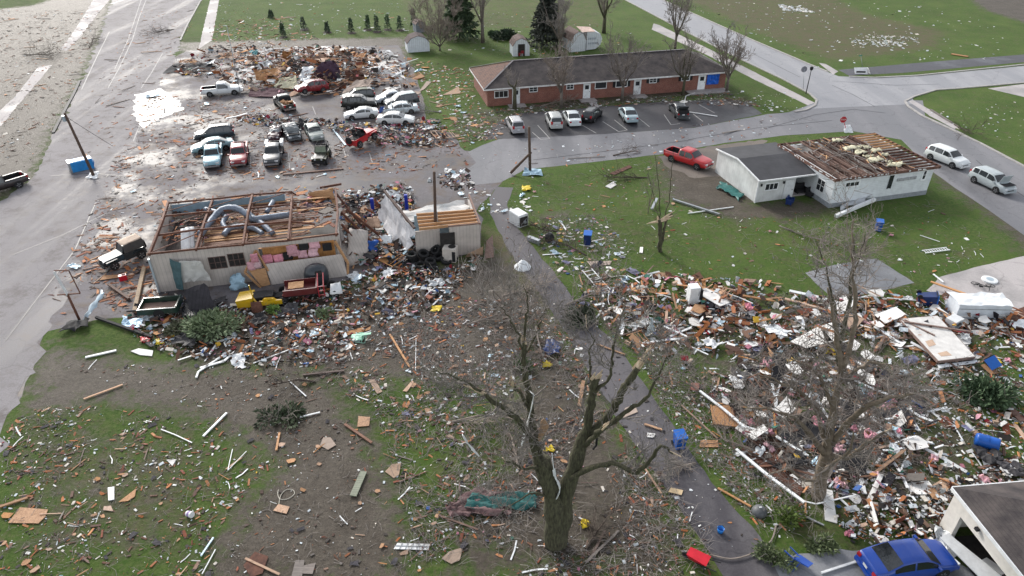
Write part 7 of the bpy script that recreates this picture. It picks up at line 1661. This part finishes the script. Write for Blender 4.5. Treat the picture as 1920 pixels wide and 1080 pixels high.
# ================================================================ SCATTERED DEBRIS
POLY = {
 'jeep': [(150, 465), (210, 440), (275, 470), (300, 500), (295, 570), (240, 600), (175, 560)],
 'core': [(470, 118), (560, 104), (650, 104), (715, 125), (700, 165), (600, 172), (480, 165)],
 'annexin': [(830, 392), (892, 396), (880, 362), (825, 362)],
 'flat': [(325, 120), (400, 92), (480, 88), (560, 92), (700, 92), (765, 110), (790, 165), (700, 178), (640, 182), (560, 180), (470, 175), (400, 150), (330, 140)],
 'lot': [(280, 180), (380, 178), (480, 190), (640, 240), (800, 245), (860, 270), (880, 310), (700, 330), (380, 345), (200, 480), (120, 590), (90, 560), (200, 330)],
 'lotjam': [(700, 235), (800, 225), (840, 240), (830, 275), (720, 275), (600, 240), (560, 245), (480, 235), (440, 225), (480, 215), (600, 228)],
 'verge': [(0, 20), (190, 20), (150, 150), (90, 265), (40, 330), (0, 350)],
 'shop': [(280, 545), (345, 560), (470, 575), (640, 530), (700, 500), (860, 500), (900, 480), (860, 560), (700, 620), (640, 680), (480, 690), (330, 670), (255, 640), (240, 600)],
 'shopmid': [(640, 370), (760, 350), (790, 400), (800, 460), (760, 500), (660, 500), (645, 440)],
 'shopin': [(308, 512), (640, 472), (640, 400), (560, 398), (300, 430)],
 'annexr': [(850, 355), (915, 350), (950, 400), (1000, 400), (990, 360), (940, 380), (900, 400)],
 'mid': [(560, 690), (700, 620), (880, 560), (1000, 560), (1080, 640), (1130, 740), (1000, 760), (860, 800), (760, 780), (640, 740)],
 'llawn': [(0, 830), (40, 770), (200, 760), (390, 790), (510, 870), (430, 960), (370, 1085), (0, 1085)],
 'drive': [(100, 680), (560, 690), (700, 830), (760, 1000), (740, 1085), (380, 1085), (520, 880), (390, 780)],
 'clawn': [(700, 760), (860, 800), (1000, 760), (1150, 770), (1330, 1000), (1330, 1085), (740, 1085), (770, 1000)],
 'rlane': [(1180, 640), (1330, 720), (1400, 840), (1520, 950), (1480, 1010), (1430, 1000), (1260, 790)],
 'wreck': [(1090, 500), (1160, 505), (1300, 520), (1450, 530), (1520, 560), (1720, 545), (1920, 600), (1920, 880), (1800, 930), (1700, 940), (1600, 960), (1530, 940), (1400, 850), (1330, 740), (1240, 670), (1130, 640), (1080, 570)],
 'wrecktop': [(1110, 515), (1300, 525), (1480, 560), (1720, 550), (1900, 585), (1900, 660), (1700, 640), (1500, 650), (1330, 670), (1230, 640), (1120, 590)],
 'wreckmid': [(1330, 740), (1420, 650), (1560, 660), (1700, 700), (1730, 830), (1740, 930), (1560, 940), (1400, 850)],
 'corner': [(1560, 970), (1700, 930), (1800, 900), (1920, 850), (1920, 910), (1800, 930), (1770, 1020), (1600, 1020)],
 'green': [(950, 330), (1240, 300), (1300, 400), (1540, 395), (1740, 380), (1880, 470), (1760, 520), (1450, 520), (1160, 500), (1010, 420)],
 'lanetop': [(1000, 410), (1130, 400), (1180, 470), (1160, 510), (1060, 520), (1010, 460)],
 'rlawn': [(1700, 660), (1920, 640), (1920, 860), (1780, 880), (1720, 800)],
 'field': [(410, 5), (760, 5), (770, 60), (600, 68), (400, 85)],
 'fieldnear': [(390, 40), (540, 30), (600, 75), (400, 92)],
 'road': [(260, 20), (370, 20), (330, 120), (250, 260), (150, 300), (170, 170)],
 'brick': [(920, 205), (1360, 172), (1430, 200), (1200, 195), (980, 215), (930, 260), (860, 270), (840, 220)],
 'bricklawn': [(770, 110), (880, 130), (900, 200), (930, 240), (870, 280), (800, 180)],
 'behind': [(780, 100), (960, 110), (1160, 95), (1200, 60), (1000, 20), (800, 30)],
 'far': [(1260, 5), (1740, 5), (1900, 60), (1900, 110), (1560, 128), (1420, 70)],
 'farwhite': [(1590, 62), (1720, 70), (1725, 85), (1600, 90)],
 'farwhite2': [(1455, 8), (1500, 12), (1530, 24), (1470, 20)],
 'corner2': [(1350, 170), (1480, 170), (1520, 205), (1440, 212)],
 'street': [(900, 290), (1440, 215), (1560, 230), (1240, 285), (940, 330)],
 'lane': [(930, 370), (1000, 470), (1160, 650), (1260, 800), (1430, 1010), (1340, 1050), (1130, 740), (950, 465)],
 'yard': [(1740, 210), (1920, 190), (1920, 290), (1800, 245)],
}
POLYW = {k: wp(v) for k, v in POLY.items()}
from mathutils import noise as mnoise
CLUMP = {'farwhite': 1.0, 'farwhite2': 1.0, 'wreck': .7, 'wrecktop': .8, 'wreckmid': .5, 'mid': .95, 'clawn': .95, 'llawn': .95, 'drive': .9, 'shop': .5, 'lot': .9, 'green': .95, 'flat': .6, 'verge': .9, 'field': .9, 'far': .9, 'brick': .5, 'rlawn': .6, 'rlane': .7}
def clump(p):
    return .5 + .9 * mnoise.noise(Vector((p.x * .33, p.y * .24, 1.7))) + .5 * mnoise.noise(Vector((p.x * .9, p.y * .8, 4.2)))
def sampler(key, r):
    s0, tot = sampler0(key, r); k = CLUMP.get(key, 0)
    def s():
        for _ in range(6):
            p = s0()
            if r.random() < 1 - k + k * 1.3 * clump(p): return p
        return p
    return s, tot
def sampler0(key, r):
    P = POLYW[key]; xs = [p[0] for p in P]; ys = [p[1] for p in P]
    T = []
    import mathutils
    V3 = [Vector((x, y, 0)) for x, y in P]
    for a, b, c in mathutils.geometry.tessellate_polygon([V3]):
        A, B, C = V3[a], V3[b], V3[c]; T.append(((B - A).cross(C - A).length / 2, A, B, C))
    tot = sum(t[0] for t in T)
    def s():
        x = r.random() * tot
        for ar, A, B, C in T:
            x -= ar
            if x <= 0: break
        u, v = r.random(), r.random()
        if u + v > 1: u, v = 1 - u, 1 - v
        return A + (B - A) * u + (C - A) * v
    return s, tot
def ragged_poly(r, l, w, n=7):
    P = []
    for i in range(n):
        a = 2 * math.pi * i / n + r.uniform(-.25, .25); k = r.uniform(.75, 1.1)
        x, y = math.cos(a) * 1.2, math.sin(a) * 1.2
        P.append((max(-1, min(1, x)) * l / 2 * k, max(-1, min(1, y)) * w / 2 * k, 0))
    return P
def rect(l, w): return [(-l / 2, -w / 2, 0), (l / 2, -w / 2, 0), (l / 2, w / 2, 0), (-l / 2, w / 2, 0)]
KIND = {}
def mk(key, fn, m, n):
    KIND[key] = []
    for i in range(n):
        r = random.Random(hash(key) % 1000 + i if False else i * 31 + len(key)); mb = MB(); fn(mb, r)
        KIND[key].append(mb.mesh(key, m))
def f_plank(mb, r):
    l = r.uniform(.7, 2.6); w = r.uniform(.07, .17); mb.box((0, 0, .03), (l, w, .05))
    mb.slab([(l / 2, -w / 2, .05), (l / 2 + r.uniform(.1, .3), -w * .1, .045), (l / 2, w * .2, .05)], .03)
def f_board(mb, r): mb.slab([(x, y, .025) for x, y, _ in ragged_poly(r, r.uniform(.5, 1.2), r.uniform(.3, .8))], .02)
def f_strip(mb, r):
    l = r.uniform(.6, 2.2); w = r.uniform(.06, .16); k = r.uniform(-.3, .3)
    mb.beam((-l / 2, 0, .03), (0, 0, .04), w, .03); mb.beam((0, 0, .04), (l / 2 * math.cos(k), l / 2 * math.sin(k), .03 + abs(k) * .3), w, .03)
def f_panel(mb, r): mb.slab([(x, y, .03) for x, y, _ in (ragged_poly(r, r.uniform(.5, 1.3), r.uniform(.4, .9)))], .025)
def f_sheet(mb, r):
    l, w = r.uniform(.5, 1.3), r.uniform(.3, .8); mb.sheet((-l / 2, -w / 2, .1), (l / 2, -w / 2, .1), (l / 2, w / 2, .12), (-l / 2, w / 2, .1), 4, 3, .1, r.randint(0, 999), 0, .012, .08, minz=.01)
def f_shin(mb, r): mb.sheet((-.4, -.2, .04), (.4, -.22, .04), (.35, .22, .05), (-.35, .2, .04), 3, 2, .04, r.randint(0, 999), 0, .012, .08, minz=.01)
def f_wad(mb, r):
    l, w = r.uniform(.4, .9), r.uniform(.25, .5); mb.sheet((-l / 2, -w / 2, .2), (l / 2, -w / 2, .2), (l / 2, w / 2, .2), (-l / 2, w / 2, .2), 5, 4, .13, r.randint(0, 999), 0, .14, .1)
def f_box(mb, r): 
    s = r.uniform(.25, .55); mb.box((0, 0, s * .35), (s, s * .7, s * .7)); mb.slab([(s * .5, -s * .35, s * .7), (s * .9, -s * .35, s * .8), (s * .9, s * .35, s * .75), (s * .5, s * .35, s * .7)], .015)
def f_stick(mb, r): 
    l = r.uniform(.7, 2.0); grow(mb, r, Vector((-l / 2, 0, .03)), Vector((1, 0, .02)), l, .03, 0, 1, 3, 0, .6, .01)
def f_frame(mb, r):
    l, w = r.uniform(1.8, 3.4), r.uniform(1.2, 2.2); n = r.randint(4, 7)
    for sg in (-1, 1): mb.beam((-l / 2, sg * w / 2, .06), (l / 2 * r.uniform(.7, 1), sg * w / 2 + r.uniform(-.2, .2), .06 + r.uniform(0, .15)), .09, .05)
    for i in range(n):
        x = -l / 2 + l * (i + .1) / n; mb.beam((x, -w / 2 - r.uniform(-.2, .1), .09), (x + r.uniform(-.15, .15), w / 2 * r.uniform(.3, 1.1), .1), .08, .05)
    if r.random() < .6: mb.slab([(-l / 2, -w / 2, .13), (r.uniform(-.2, l * .3), -w / 2, .13), (r.uniform(-.4, .3), w * r.uniform(0, .5), .13), (-l / 2, w * .3, .13)], .02, 1)
def f_tarp(mb, r):
    l, w = r.uniform(1.2, 2.6), r.uniform(.7, 1.5); mb.sheet((-l / 2, -w / 2, .2), (l / 2, -w / 2, .25), (l / 2, w / 2, .35), (-l / 2, w / 2, .2), 7, 5, .2, r.randint(0, 999), 0, .015, .18, minz=.01)
clothc = mat('mixed cloth', (.10, .10, .16), .9, .4, 3, .2, orand=.8)
KD = [('plank', f_plank, pine, 10), ('dark_plank', f_plank, darkwood, 8), ('grey_plank', f_plank, greywood, 5), ('board_piece', f_board, osb, 10), ('white_strip', f_strip, whitepaint, 9), ('plasterboard_piece', f_panel, drywall, 9), ('metal_piece', f_sheet, bluesheet, 6), ('shingle_piece', f_shin, shingle, 5), ('insulation_wad', f_wad, pink, 5), ('cardboard_box', f_box, tanboard, 4), ('cloth_piece', f_sheet, clothc, 6), ('stick', f_stick, twigm, 7), ('broken_framing', f_frame, [pine, osb], 8), ('dark_framing', f_frame, [darkwood, greywood], 6), ('buckled_sheet', f_tarp, mat('buckled white sheet', (.60, .62, .63), .5, .2, 2, .1, orand=.25), 8), ('torn_sheeting', f_tarp, mat('dark torn sheeting', (.035, .033, .036), .6, .4, 3, .2, orand=.5), 6)]
for k, f, m_, n in KD: mk(k, f, m_, n)
WH = {'jeep': 'around the dark green jeep by the workshop', 'core': 'in the tall core of the flattened building', 'annexin': 'on top of the open annex', 'flat': 'in the flattened building beyond the jumbled cars', 'lot': 'on the wet asphalt lot', 'lotjam': 'in the jumble between the rows of wrecked cars', 'verge': 'on the dirt verge left of the main road', 'shop': 'in front of the roofless workshop', 'shopmid': 'in the caved in right half of the workshop', 'annexr': 'between the annex and the lane', 'mid': 'on the mud and grass between workshop and forked tree',
 'llawn': 'on the lower left lawn', 'drive': 'on the bare earth drive', 'clawn': 'on the ground around the forked tree', 'rlane': 'on the grass right of the lane', 'wreck': 'in the right hand house wreckage', 'wrecktop': 'in the upper part of the right hand wreckage', 'wreckmid': 'under the wide bare tree', 'corner': 'beside the corner garage', 'green': 'on the green lawn before the white house', 'lanetop': 'beside the upper end of the lane', 'rlawn': 'on the grass at the right edge', 'field': 'on the far field behind the young evergreens', 'fieldnear': 'at the field corner by the far pavement', 'road': 'on the main road', 'brick': 'before the brick row', 'bricklawn': 'on the grass left of the brick row', 'behind': 'on the grass around the sheds', 'far': 'on the far brown field', 'street': 'on the side street', 'lane': 'on the wet lane', 'corner2': 'on the grass right of the brick row', 'yard': 'on the lawn beyond the fallen pole', 'shopin': 'inside the open workshop roof'}
NOUN = {'plank': ('splintered orange pine plank', 'plank'), 'dark_plank': ('dark red brown plank', 'plank'), 'grey_plank': ('weathered grey plank', 'plank'), 'board_piece': ('ragged orange board piece', 'board'), 'white_strip': ('white trim strip', 'trim strip'), 'plasterboard_piece': ('pale broken plasterboard piece', 'plasterboard'), 'metal_piece': ('bent pale blue metal piece', 'metal piece'), 'shingle_piece': ('dark torn shingle piece', 'shingle'), 'insulation_wad': ('pink insulation wad', 'insulation'), 'cardboard_box': ('tan open box', 'box'), 'cloth_piece': ('crumpled cloth or plastic piece', 'cloth'), 'stick': ('bare broken branch', 'branch'), 'broken_framing': ('broken orange stud frame', 'timber frame'), 'dark_framing': ('broken dark timber frame', 'timber frame'), 'buckled_sheet': ('buckled white sheet', 'sheet'), 'torn_sheeting': ('dark torn roofing sheet', 'roofing')}
# individuals: kind -> {region: count}
CNT = {
 'plank': dict(jeep=10, core=26, flat=26, lot=16, lotjam=10, verge=8, shop=14, shopmid=14, mid=22, llawn=20, drive=8, clawn=22, rlane=8, wreck=34, wrecktop=40, wreckmid=14, green=10, fieldnear=8, bricklawn=18, brick=10, road=10),
 'dark_plank': dict(jeep=8, core=14, flat=10, lot=16, verge=6, shop=8, mid=12, llawn=10, drive=5, clawn=14, wreck=30, wreckmid=16, street=6, road=6),
 'grey_plank': dict(lot=26, verge=10, llawn=10, clawn=8, road=10, street=5),
 'board_piece': dict(jeep=6, core=34, flat=40, lotjam=8, lot=8, shop=24, shopmid=14, mid=40, llawn=26, drive=12, clawn=28, wreck=34, green=12, brick=10, bricklawn=22, lanetop=8, corner=14, wreckmid=14),
 'white_strip': dict(flat=14, lot=10, shop=32, shopmid=8, mid=26, llawn=24, drive=10, clawn=22, rlane=8, wreck=70, wrecktop=34, wreckmid=34, green=16, lanetop=10, rlawn=14, field=10),
 'plasterboard_piece': dict(core=16, flat=14, annexin=4, lotjam=8, shop=12, shopmid=10, mid=6, wreck=44, wrecktop=40, wreckmid=40, corner=8, lanetop=6, brick=6, annexr=6),
 'metal_piece': dict(annexin=6, lot=10, shop=20, shopmid=18, annexr=8, wreck=16, wrecktop=8, flat=14, lanetop=6, mid=6, bricklawn=6),
 'shingle_piece': dict(llawn=24, clawn=30, mid=18, wreck=30, drive=14, rlane=8, shop=16),
 'insulation_wad': dict(wreckmid=16, wreck=14, wrecktop=8, corner=5, green=7, rlawn=5),
 'cardboard_box': dict(wreck=14, wrecktop=14, shop=6, shopmid=6, flat=8, lotjam=4),
 'cloth_piece': dict(wreck=24, wrecktop=18, shop=14, shopmid=16, lotjam=16, flat=12, lanetop=10, mid=6, clawn=6),
 'stick': dict(jeep=8, mid=24, clawn=34, drive=6, llawn=14, rlane=16, wreckmid=18, green=12, verge=12, lot=10, behind=10, brick=16, lane=10),
}
CNT.update(broken_framing=dict(core=18, flat=14, wrecktop=16, wreck=14, shopmid=6, lotjam=4), dark_framing=dict(flat=10, wreckmid=12, wreck=12, shopmid=6, shopin=4), buckled_sheet=dict(core=12, annexin=3, flat=8, wreck=9, wreckmid=7, wrecktop=9, shop=6, shopmid=6, lotjam=4, corner=1), torn_sheeting=dict(core=12, flat=4, wreckmid=16, wreck=14, shop=6, shopmid=5, lotjam=4))
PILE = {'flat': .8, 'core': 2.3, 'annexin': .6, 'lotjam': .5, 'shop': .3, 'shopmid': 1.0, 'wreck': .3, 'wrecktop': .75, 'wreckmid': .6, 'corner': .3}
dr = random.Random(99)
for kd, regs in CNT.items():
    for rg, n in regs.items():
        s, _ = sampler(rg, dr); h = PILE.get(rg, 0.0); ph = NOUN[kd][0]
        for i in range(n):
            p = s(); z = .02 + {'shopin': 2.9, 'annexin': 2.3}.get(rg, 0) + h * dr.random() ** 2 * (1 if kd in ('plank', 'plasterboard_piece', 'dark_plank') else .7); tl = .12 if h == 0 else .3
            rx, ry = dr.gauss(0, tl * .5), dr.gauss(0, tl * .35)
            sc = (.38 + .62 * dr.random() ** 2.2) * (1.35 if p.y > 85 and kd != 'cloth_piece' else 1.0) * (.72 if rg in ('llawn', 'drive', 'clawn', 'rlane', 'mid', 'green') else 1.1)
            if rg in ('flat', 'core') and kd in ('board_piece', 'cardboard_box'): sc *= 1.7
            if rg[:5] == 'wreck' or rg in ('flat', 'core'): sc *= {'plasterboard_piece': 1.7, 'plank': 1.8, 'white_strip': 1.9, 'dark_plank': 1.7, 'broken_framing': .95, 'dark_framing': .95, 'buckled_sheet': 1.0, 'torn_sheeting': 1.0, 'board_piece': 1.15, 'insulation_wad': 1.2}.get(kd, 1)
            an = dr.gauss(R(35), R(60))
            z += abs(ry) * .8 if h == 0 else 0
            o = inst(dr.choice(KIND[kd]), kd, None, (p.x, p.y, z), (rx, ry, an), (sc, sc, sc))
            tag(o, ph + ' ' + WH[rg], NOUN[kd][1], ph + 's ' + WH[rg])
# uncountable litter: one object per sort
CW = [srgb(c) for c in ('#c9cdd0', '#d9d9d6', '#b9c1c6', '#cfc8bd')]
CO = [srgb(c) for c in ('#a5673f', '#b37d55', '#8f5a3a', '#7a4532')]
CD = [srgb(c) for c in ('#3a3430', '#2c2a2e', '#4a3a33', '#55504c')]
CM = [srgb(c) for c in ('#2d4f86', '#7d1f2a', '#b98a96', '#3c6b5c', '#c9a23a', '#8aa3b0', '#b9788a')]
CB = [srgb(c) for c in ('#6d5040', '#7c6455', '#584238')]
def litter(name, specs, seed, pals):
    r = random.Random(seed); mb = MB()
    for rg, n, s0, s1, asp in specs:
        s, _ = sampler(rg, r); h = PILE.get(rg, 0)
        for i in range(n):
            p = s(); l = s0 * (s1 / s0) ** (r.random() ** 1.6); k = r.random()
            w = l * (r.uniform(*asp)); pal = pals[0]
            x = r.random(); acc = 0
            for pl, wt in pals:
                acc += wt
                if x <= acc: pal = pl; break
            z = .015 + (h * r.random() ** 1.7 if h else 0) + {'shopin': 2.75, 'annexin': 2.2}.get(rg, 0)
            c = r.choice(pal); g = r.uniform(.75, 1.2); c = tuple(min(1, a * g) for a in c)
            tl = .15 if h == 0 else .5
            if k < .6: mb.box((p.x, p.y, z + .01), (l, w, min(.05, w * .4)), (r.gauss(0, tl), r.gauss(0, tl * .6), r.gauss(R(35), 1.1)), 0, c, nobot=True)
            else:
                M = Euler((r.gauss(0, tl), r.gauss(0, tl), r.uniform(0, 6.28))).to_matrix()
                P = [Vector((p.x, p.y, z + .025)) + M @ Vector(q) for q in ragged_poly(r, l, max(w, l * .35), 5)]
                mb.quad(P, 0, c); mb.quad([q - Vector((0, 0, .012)) for q in P[::-1]], 0, c)
    o = mb.build(name, stufm); o['kind'] = 'stuff'; return o
litter('white_scraps', [('llawn', 520, .04, .3, (.2, .7)), ('clawn', 620, .04, .3, (.2, .7)), ('drive', 200, .04, .2, (.3, .8)), ('mid', 1000, .05, .4, (.2, .7)), ('shop', 1500, .06, .6, (.15, .7)), ('rlane', 500, .05, .3, (.2, .7)), ('wreck', 1900, .06, .8, (.12, .7)), ('wrecktop', 500, .08, 1.0, (.12, .6)), ('green', 170, .06, .4, (.3, .8)), ('lanetop', 220, .06, .5, (.2, .7)), ('rlawn', 600, .05, .4, (.2, .7)), ('brick', 260, .1, .5, (.3, .8)), ('bricklawn', 260, .1, .6, (.3, .8)), ('behind', 130, .1, .6, (.3, .9)), ('field', 200, .1, .7, (.2, .9)), ('fieldnear', 120, .1, .8, (.2, .9)), ('far', 260, .12, .7, (.4, 1)), ('farwhite', 330, .1, .6, (.5, 1)), ('farwhite2', 300, .15, .7, (.5, 1)), ('corner2', 60, .1, .5, (.4, 1)), ('yard', 50, .1, .5, (.4, 1)), ('street', 120, .08, .4, (.4, 1)), ('lot', 200, .08, .5, (.3, .8)), ('lotjam', 700, .1, .7, (.2, .8)), ('flat', 220, .1, 1.1, (.2, .8)), ('verge', 120, .1, .6, (.2, .8)), ('lane', 90, .03, .15, (.4, 1)), ('shopmid', 500, .08, .8, (.2, .8)), ('annexr', 70, .08, .6, (.3, .8)), ('corner', 600, .05, .5, (.2, .7))], 1, [(CW, 1.0)])
litter('wood_splinters', [('llawn', 700, .06, .6, (.08, .3)), ('clawn', 1000, .06, .6, (.08, .3)), ('drive', 260, .05, .4, (.08, .3)), ('mid', 1200, .06, .7, (.08, .35)), ('shop', 1300, .08, .9, (.08, .4)), ('rlane', 400, .06, .6, (.08, .3)), ('wreck', 1500, .1, 1.3, (.06, .4)), ('wrecktop', 800, .15, 1.6, (.05, .3)), ('green', 260, .08, .5, (.1, .4)), ('brick', 350, .1, .9, (.08, .4)), ('bricklawn', 380, .1, .9, (.1, .5)), ('field', 80, .2, 1.2, (.08, .3)), ('fieldnear', 260, .2, 1.6, (.06, .3)), ('lot', 2300, .1, 1.2, (.06, .25)), ('lotjam', 500, .1, .9, (.1, .5)), ('flat', 1100, .15, 1.5, (.08, .5)), ('verge', 500, .12, 1.3, (.06, .25)), ('road', 520, .1, .9, (.06, .25)), ('street', 120, .1, .8, (.06, .25)), ('shopmid', 500, .1, 1.2, (.08, .4)), ('shopin', 500, .2, 1.6, (.06, .3)), ('jeep', 320, .15, 1.4, (.06, .35)), ('core', 800, .2, 1.6, (.08, .5)), ('lane', 60, .05, .3, (.1, .3)), ('corner', 300, .08, .8, (.08, .3)), ('behind', 120, .1, .8, (.08, .4)), ('rlawn', 300, .08, .6, (.1, .4))], 2, [(CO, .62), (CB, .38)])
litter('dark_scraps', [('llawn', 520, .06, 0.28, (.3, .8)), ('clawn', 900, .06, 0.32, (.3, .8)), ('mid', 900, .06, .5, (.3, .8)), ('shop', 1300, .08, .8, (.3, .8)), ('wreck', 800, .08, 1.0, (.3, .8)), ('wreckmid', 600, .1, 1.2, (.3, .8)), ('wrecktop', 350, .1, .9, (.3, .8)), ('flat', 900, .12, 1.2, (.3, .8)), ('lotjam', 700, .1, .8, (.3, .8)), ('lot', 900, .06, .6, (.2, .6)), ('shopmid', 900, .1, 1.2, (.3, .8)), ('shopin', 350, .1, .7, (.3, .8)), ('annexin', 200, .1, .7, (.3, .8)), ('jeep', 150, .1, .6, (.3, .8)), ('core', 700, .15, 1.3, (.3, .8)), ('brick', 400, .1, .9, (.2, .6)), ('verge', 300, .1, .7, (.2, .6)), ('drive', 200, .05, .3, (.4, .8)), ('lane', 120, .05, .35, (.2, .7)), ('corner', 400, .08, .6, (.3, .8)), ('fieldnear', 150, .1, .8, (.3, .8)), ('rlane', 200, .06, .3, (.3, .8))], 3, [(CD, .75), (CB, .25)])
litter('coloured_scraps', [('shop', 320, .1, .6, (.4, .9)), ('lotjam', 420, .12, .6, (.4, .9)), ('flat', 260, .15, .8, (.4, .9)), ('shopmid', 300, .12, .9, (.4, .9)), ('shopin', 60, .1, .5, (.4, .9)), ('annexin', 40, .1, .5, (.4, .9)), ('core', 120, .15, .8, (.4, .9)), ('wreck', 260, .08, .6, (.4, .9)), ('wrecktop', 200, .1, .7, (.4, .9)), ('wreckmid', 160, .1, .6, (.4, .9)), ('mid', 110, .06, .3, (.4, .9)), ('llawn', 40, .05, .2, (.4, .9)), ('clawn', 60, .05, .25, (.4, .9)), ('green', 40, .08, .3, (.4, .9)), ('lanetop', 90, .1, .5, (.4, .9))], 4, [(CM, 1.0)])
def twigs(name, specs, seed):
    r = random.Random(seed); mb = MB()
    for rg, n, l0, l1 in specs:
        s, _ = sampler(rg, r)
        for i in range(n):
            p = s(); l = r.uniform(l0, l1); a = r.uniform(0, 6.28); d = Vector((math.cos(a), math.sin(a), r.uniform(-.05, .25)))
            p.z = .03; k = wob(r, .12) * l; k.z = abs(k.z)
            mb.tube([p, p + d * l * .5 + k, p + d * l], [.013, .01, .006], 3, caps=False)
    o = mb.build(name, twigm); o['kind'] = 'stuff'; return o
twigs('loose_twigs', [('mid', 2600, .3, 1.3), ('clawn', 2600, .3, 1.3), ('rlane', 1100, .3, 1.2), ('llawn', 600, .2, .8), ('wreckmid', 1500, .3, 1.5), ('wreck', 1500, .3, 1.2), ('lanetop', 500, .4, 1.5), ('green', 500, .3, 1.2), ('brick', 900, .4, 1.6), ('behind', 400, .4, 1.5), ('drive', 300, .2, .8), ('verge', 500, .4, 1.6), ('lot', 400, .3, 1.2)], 5)
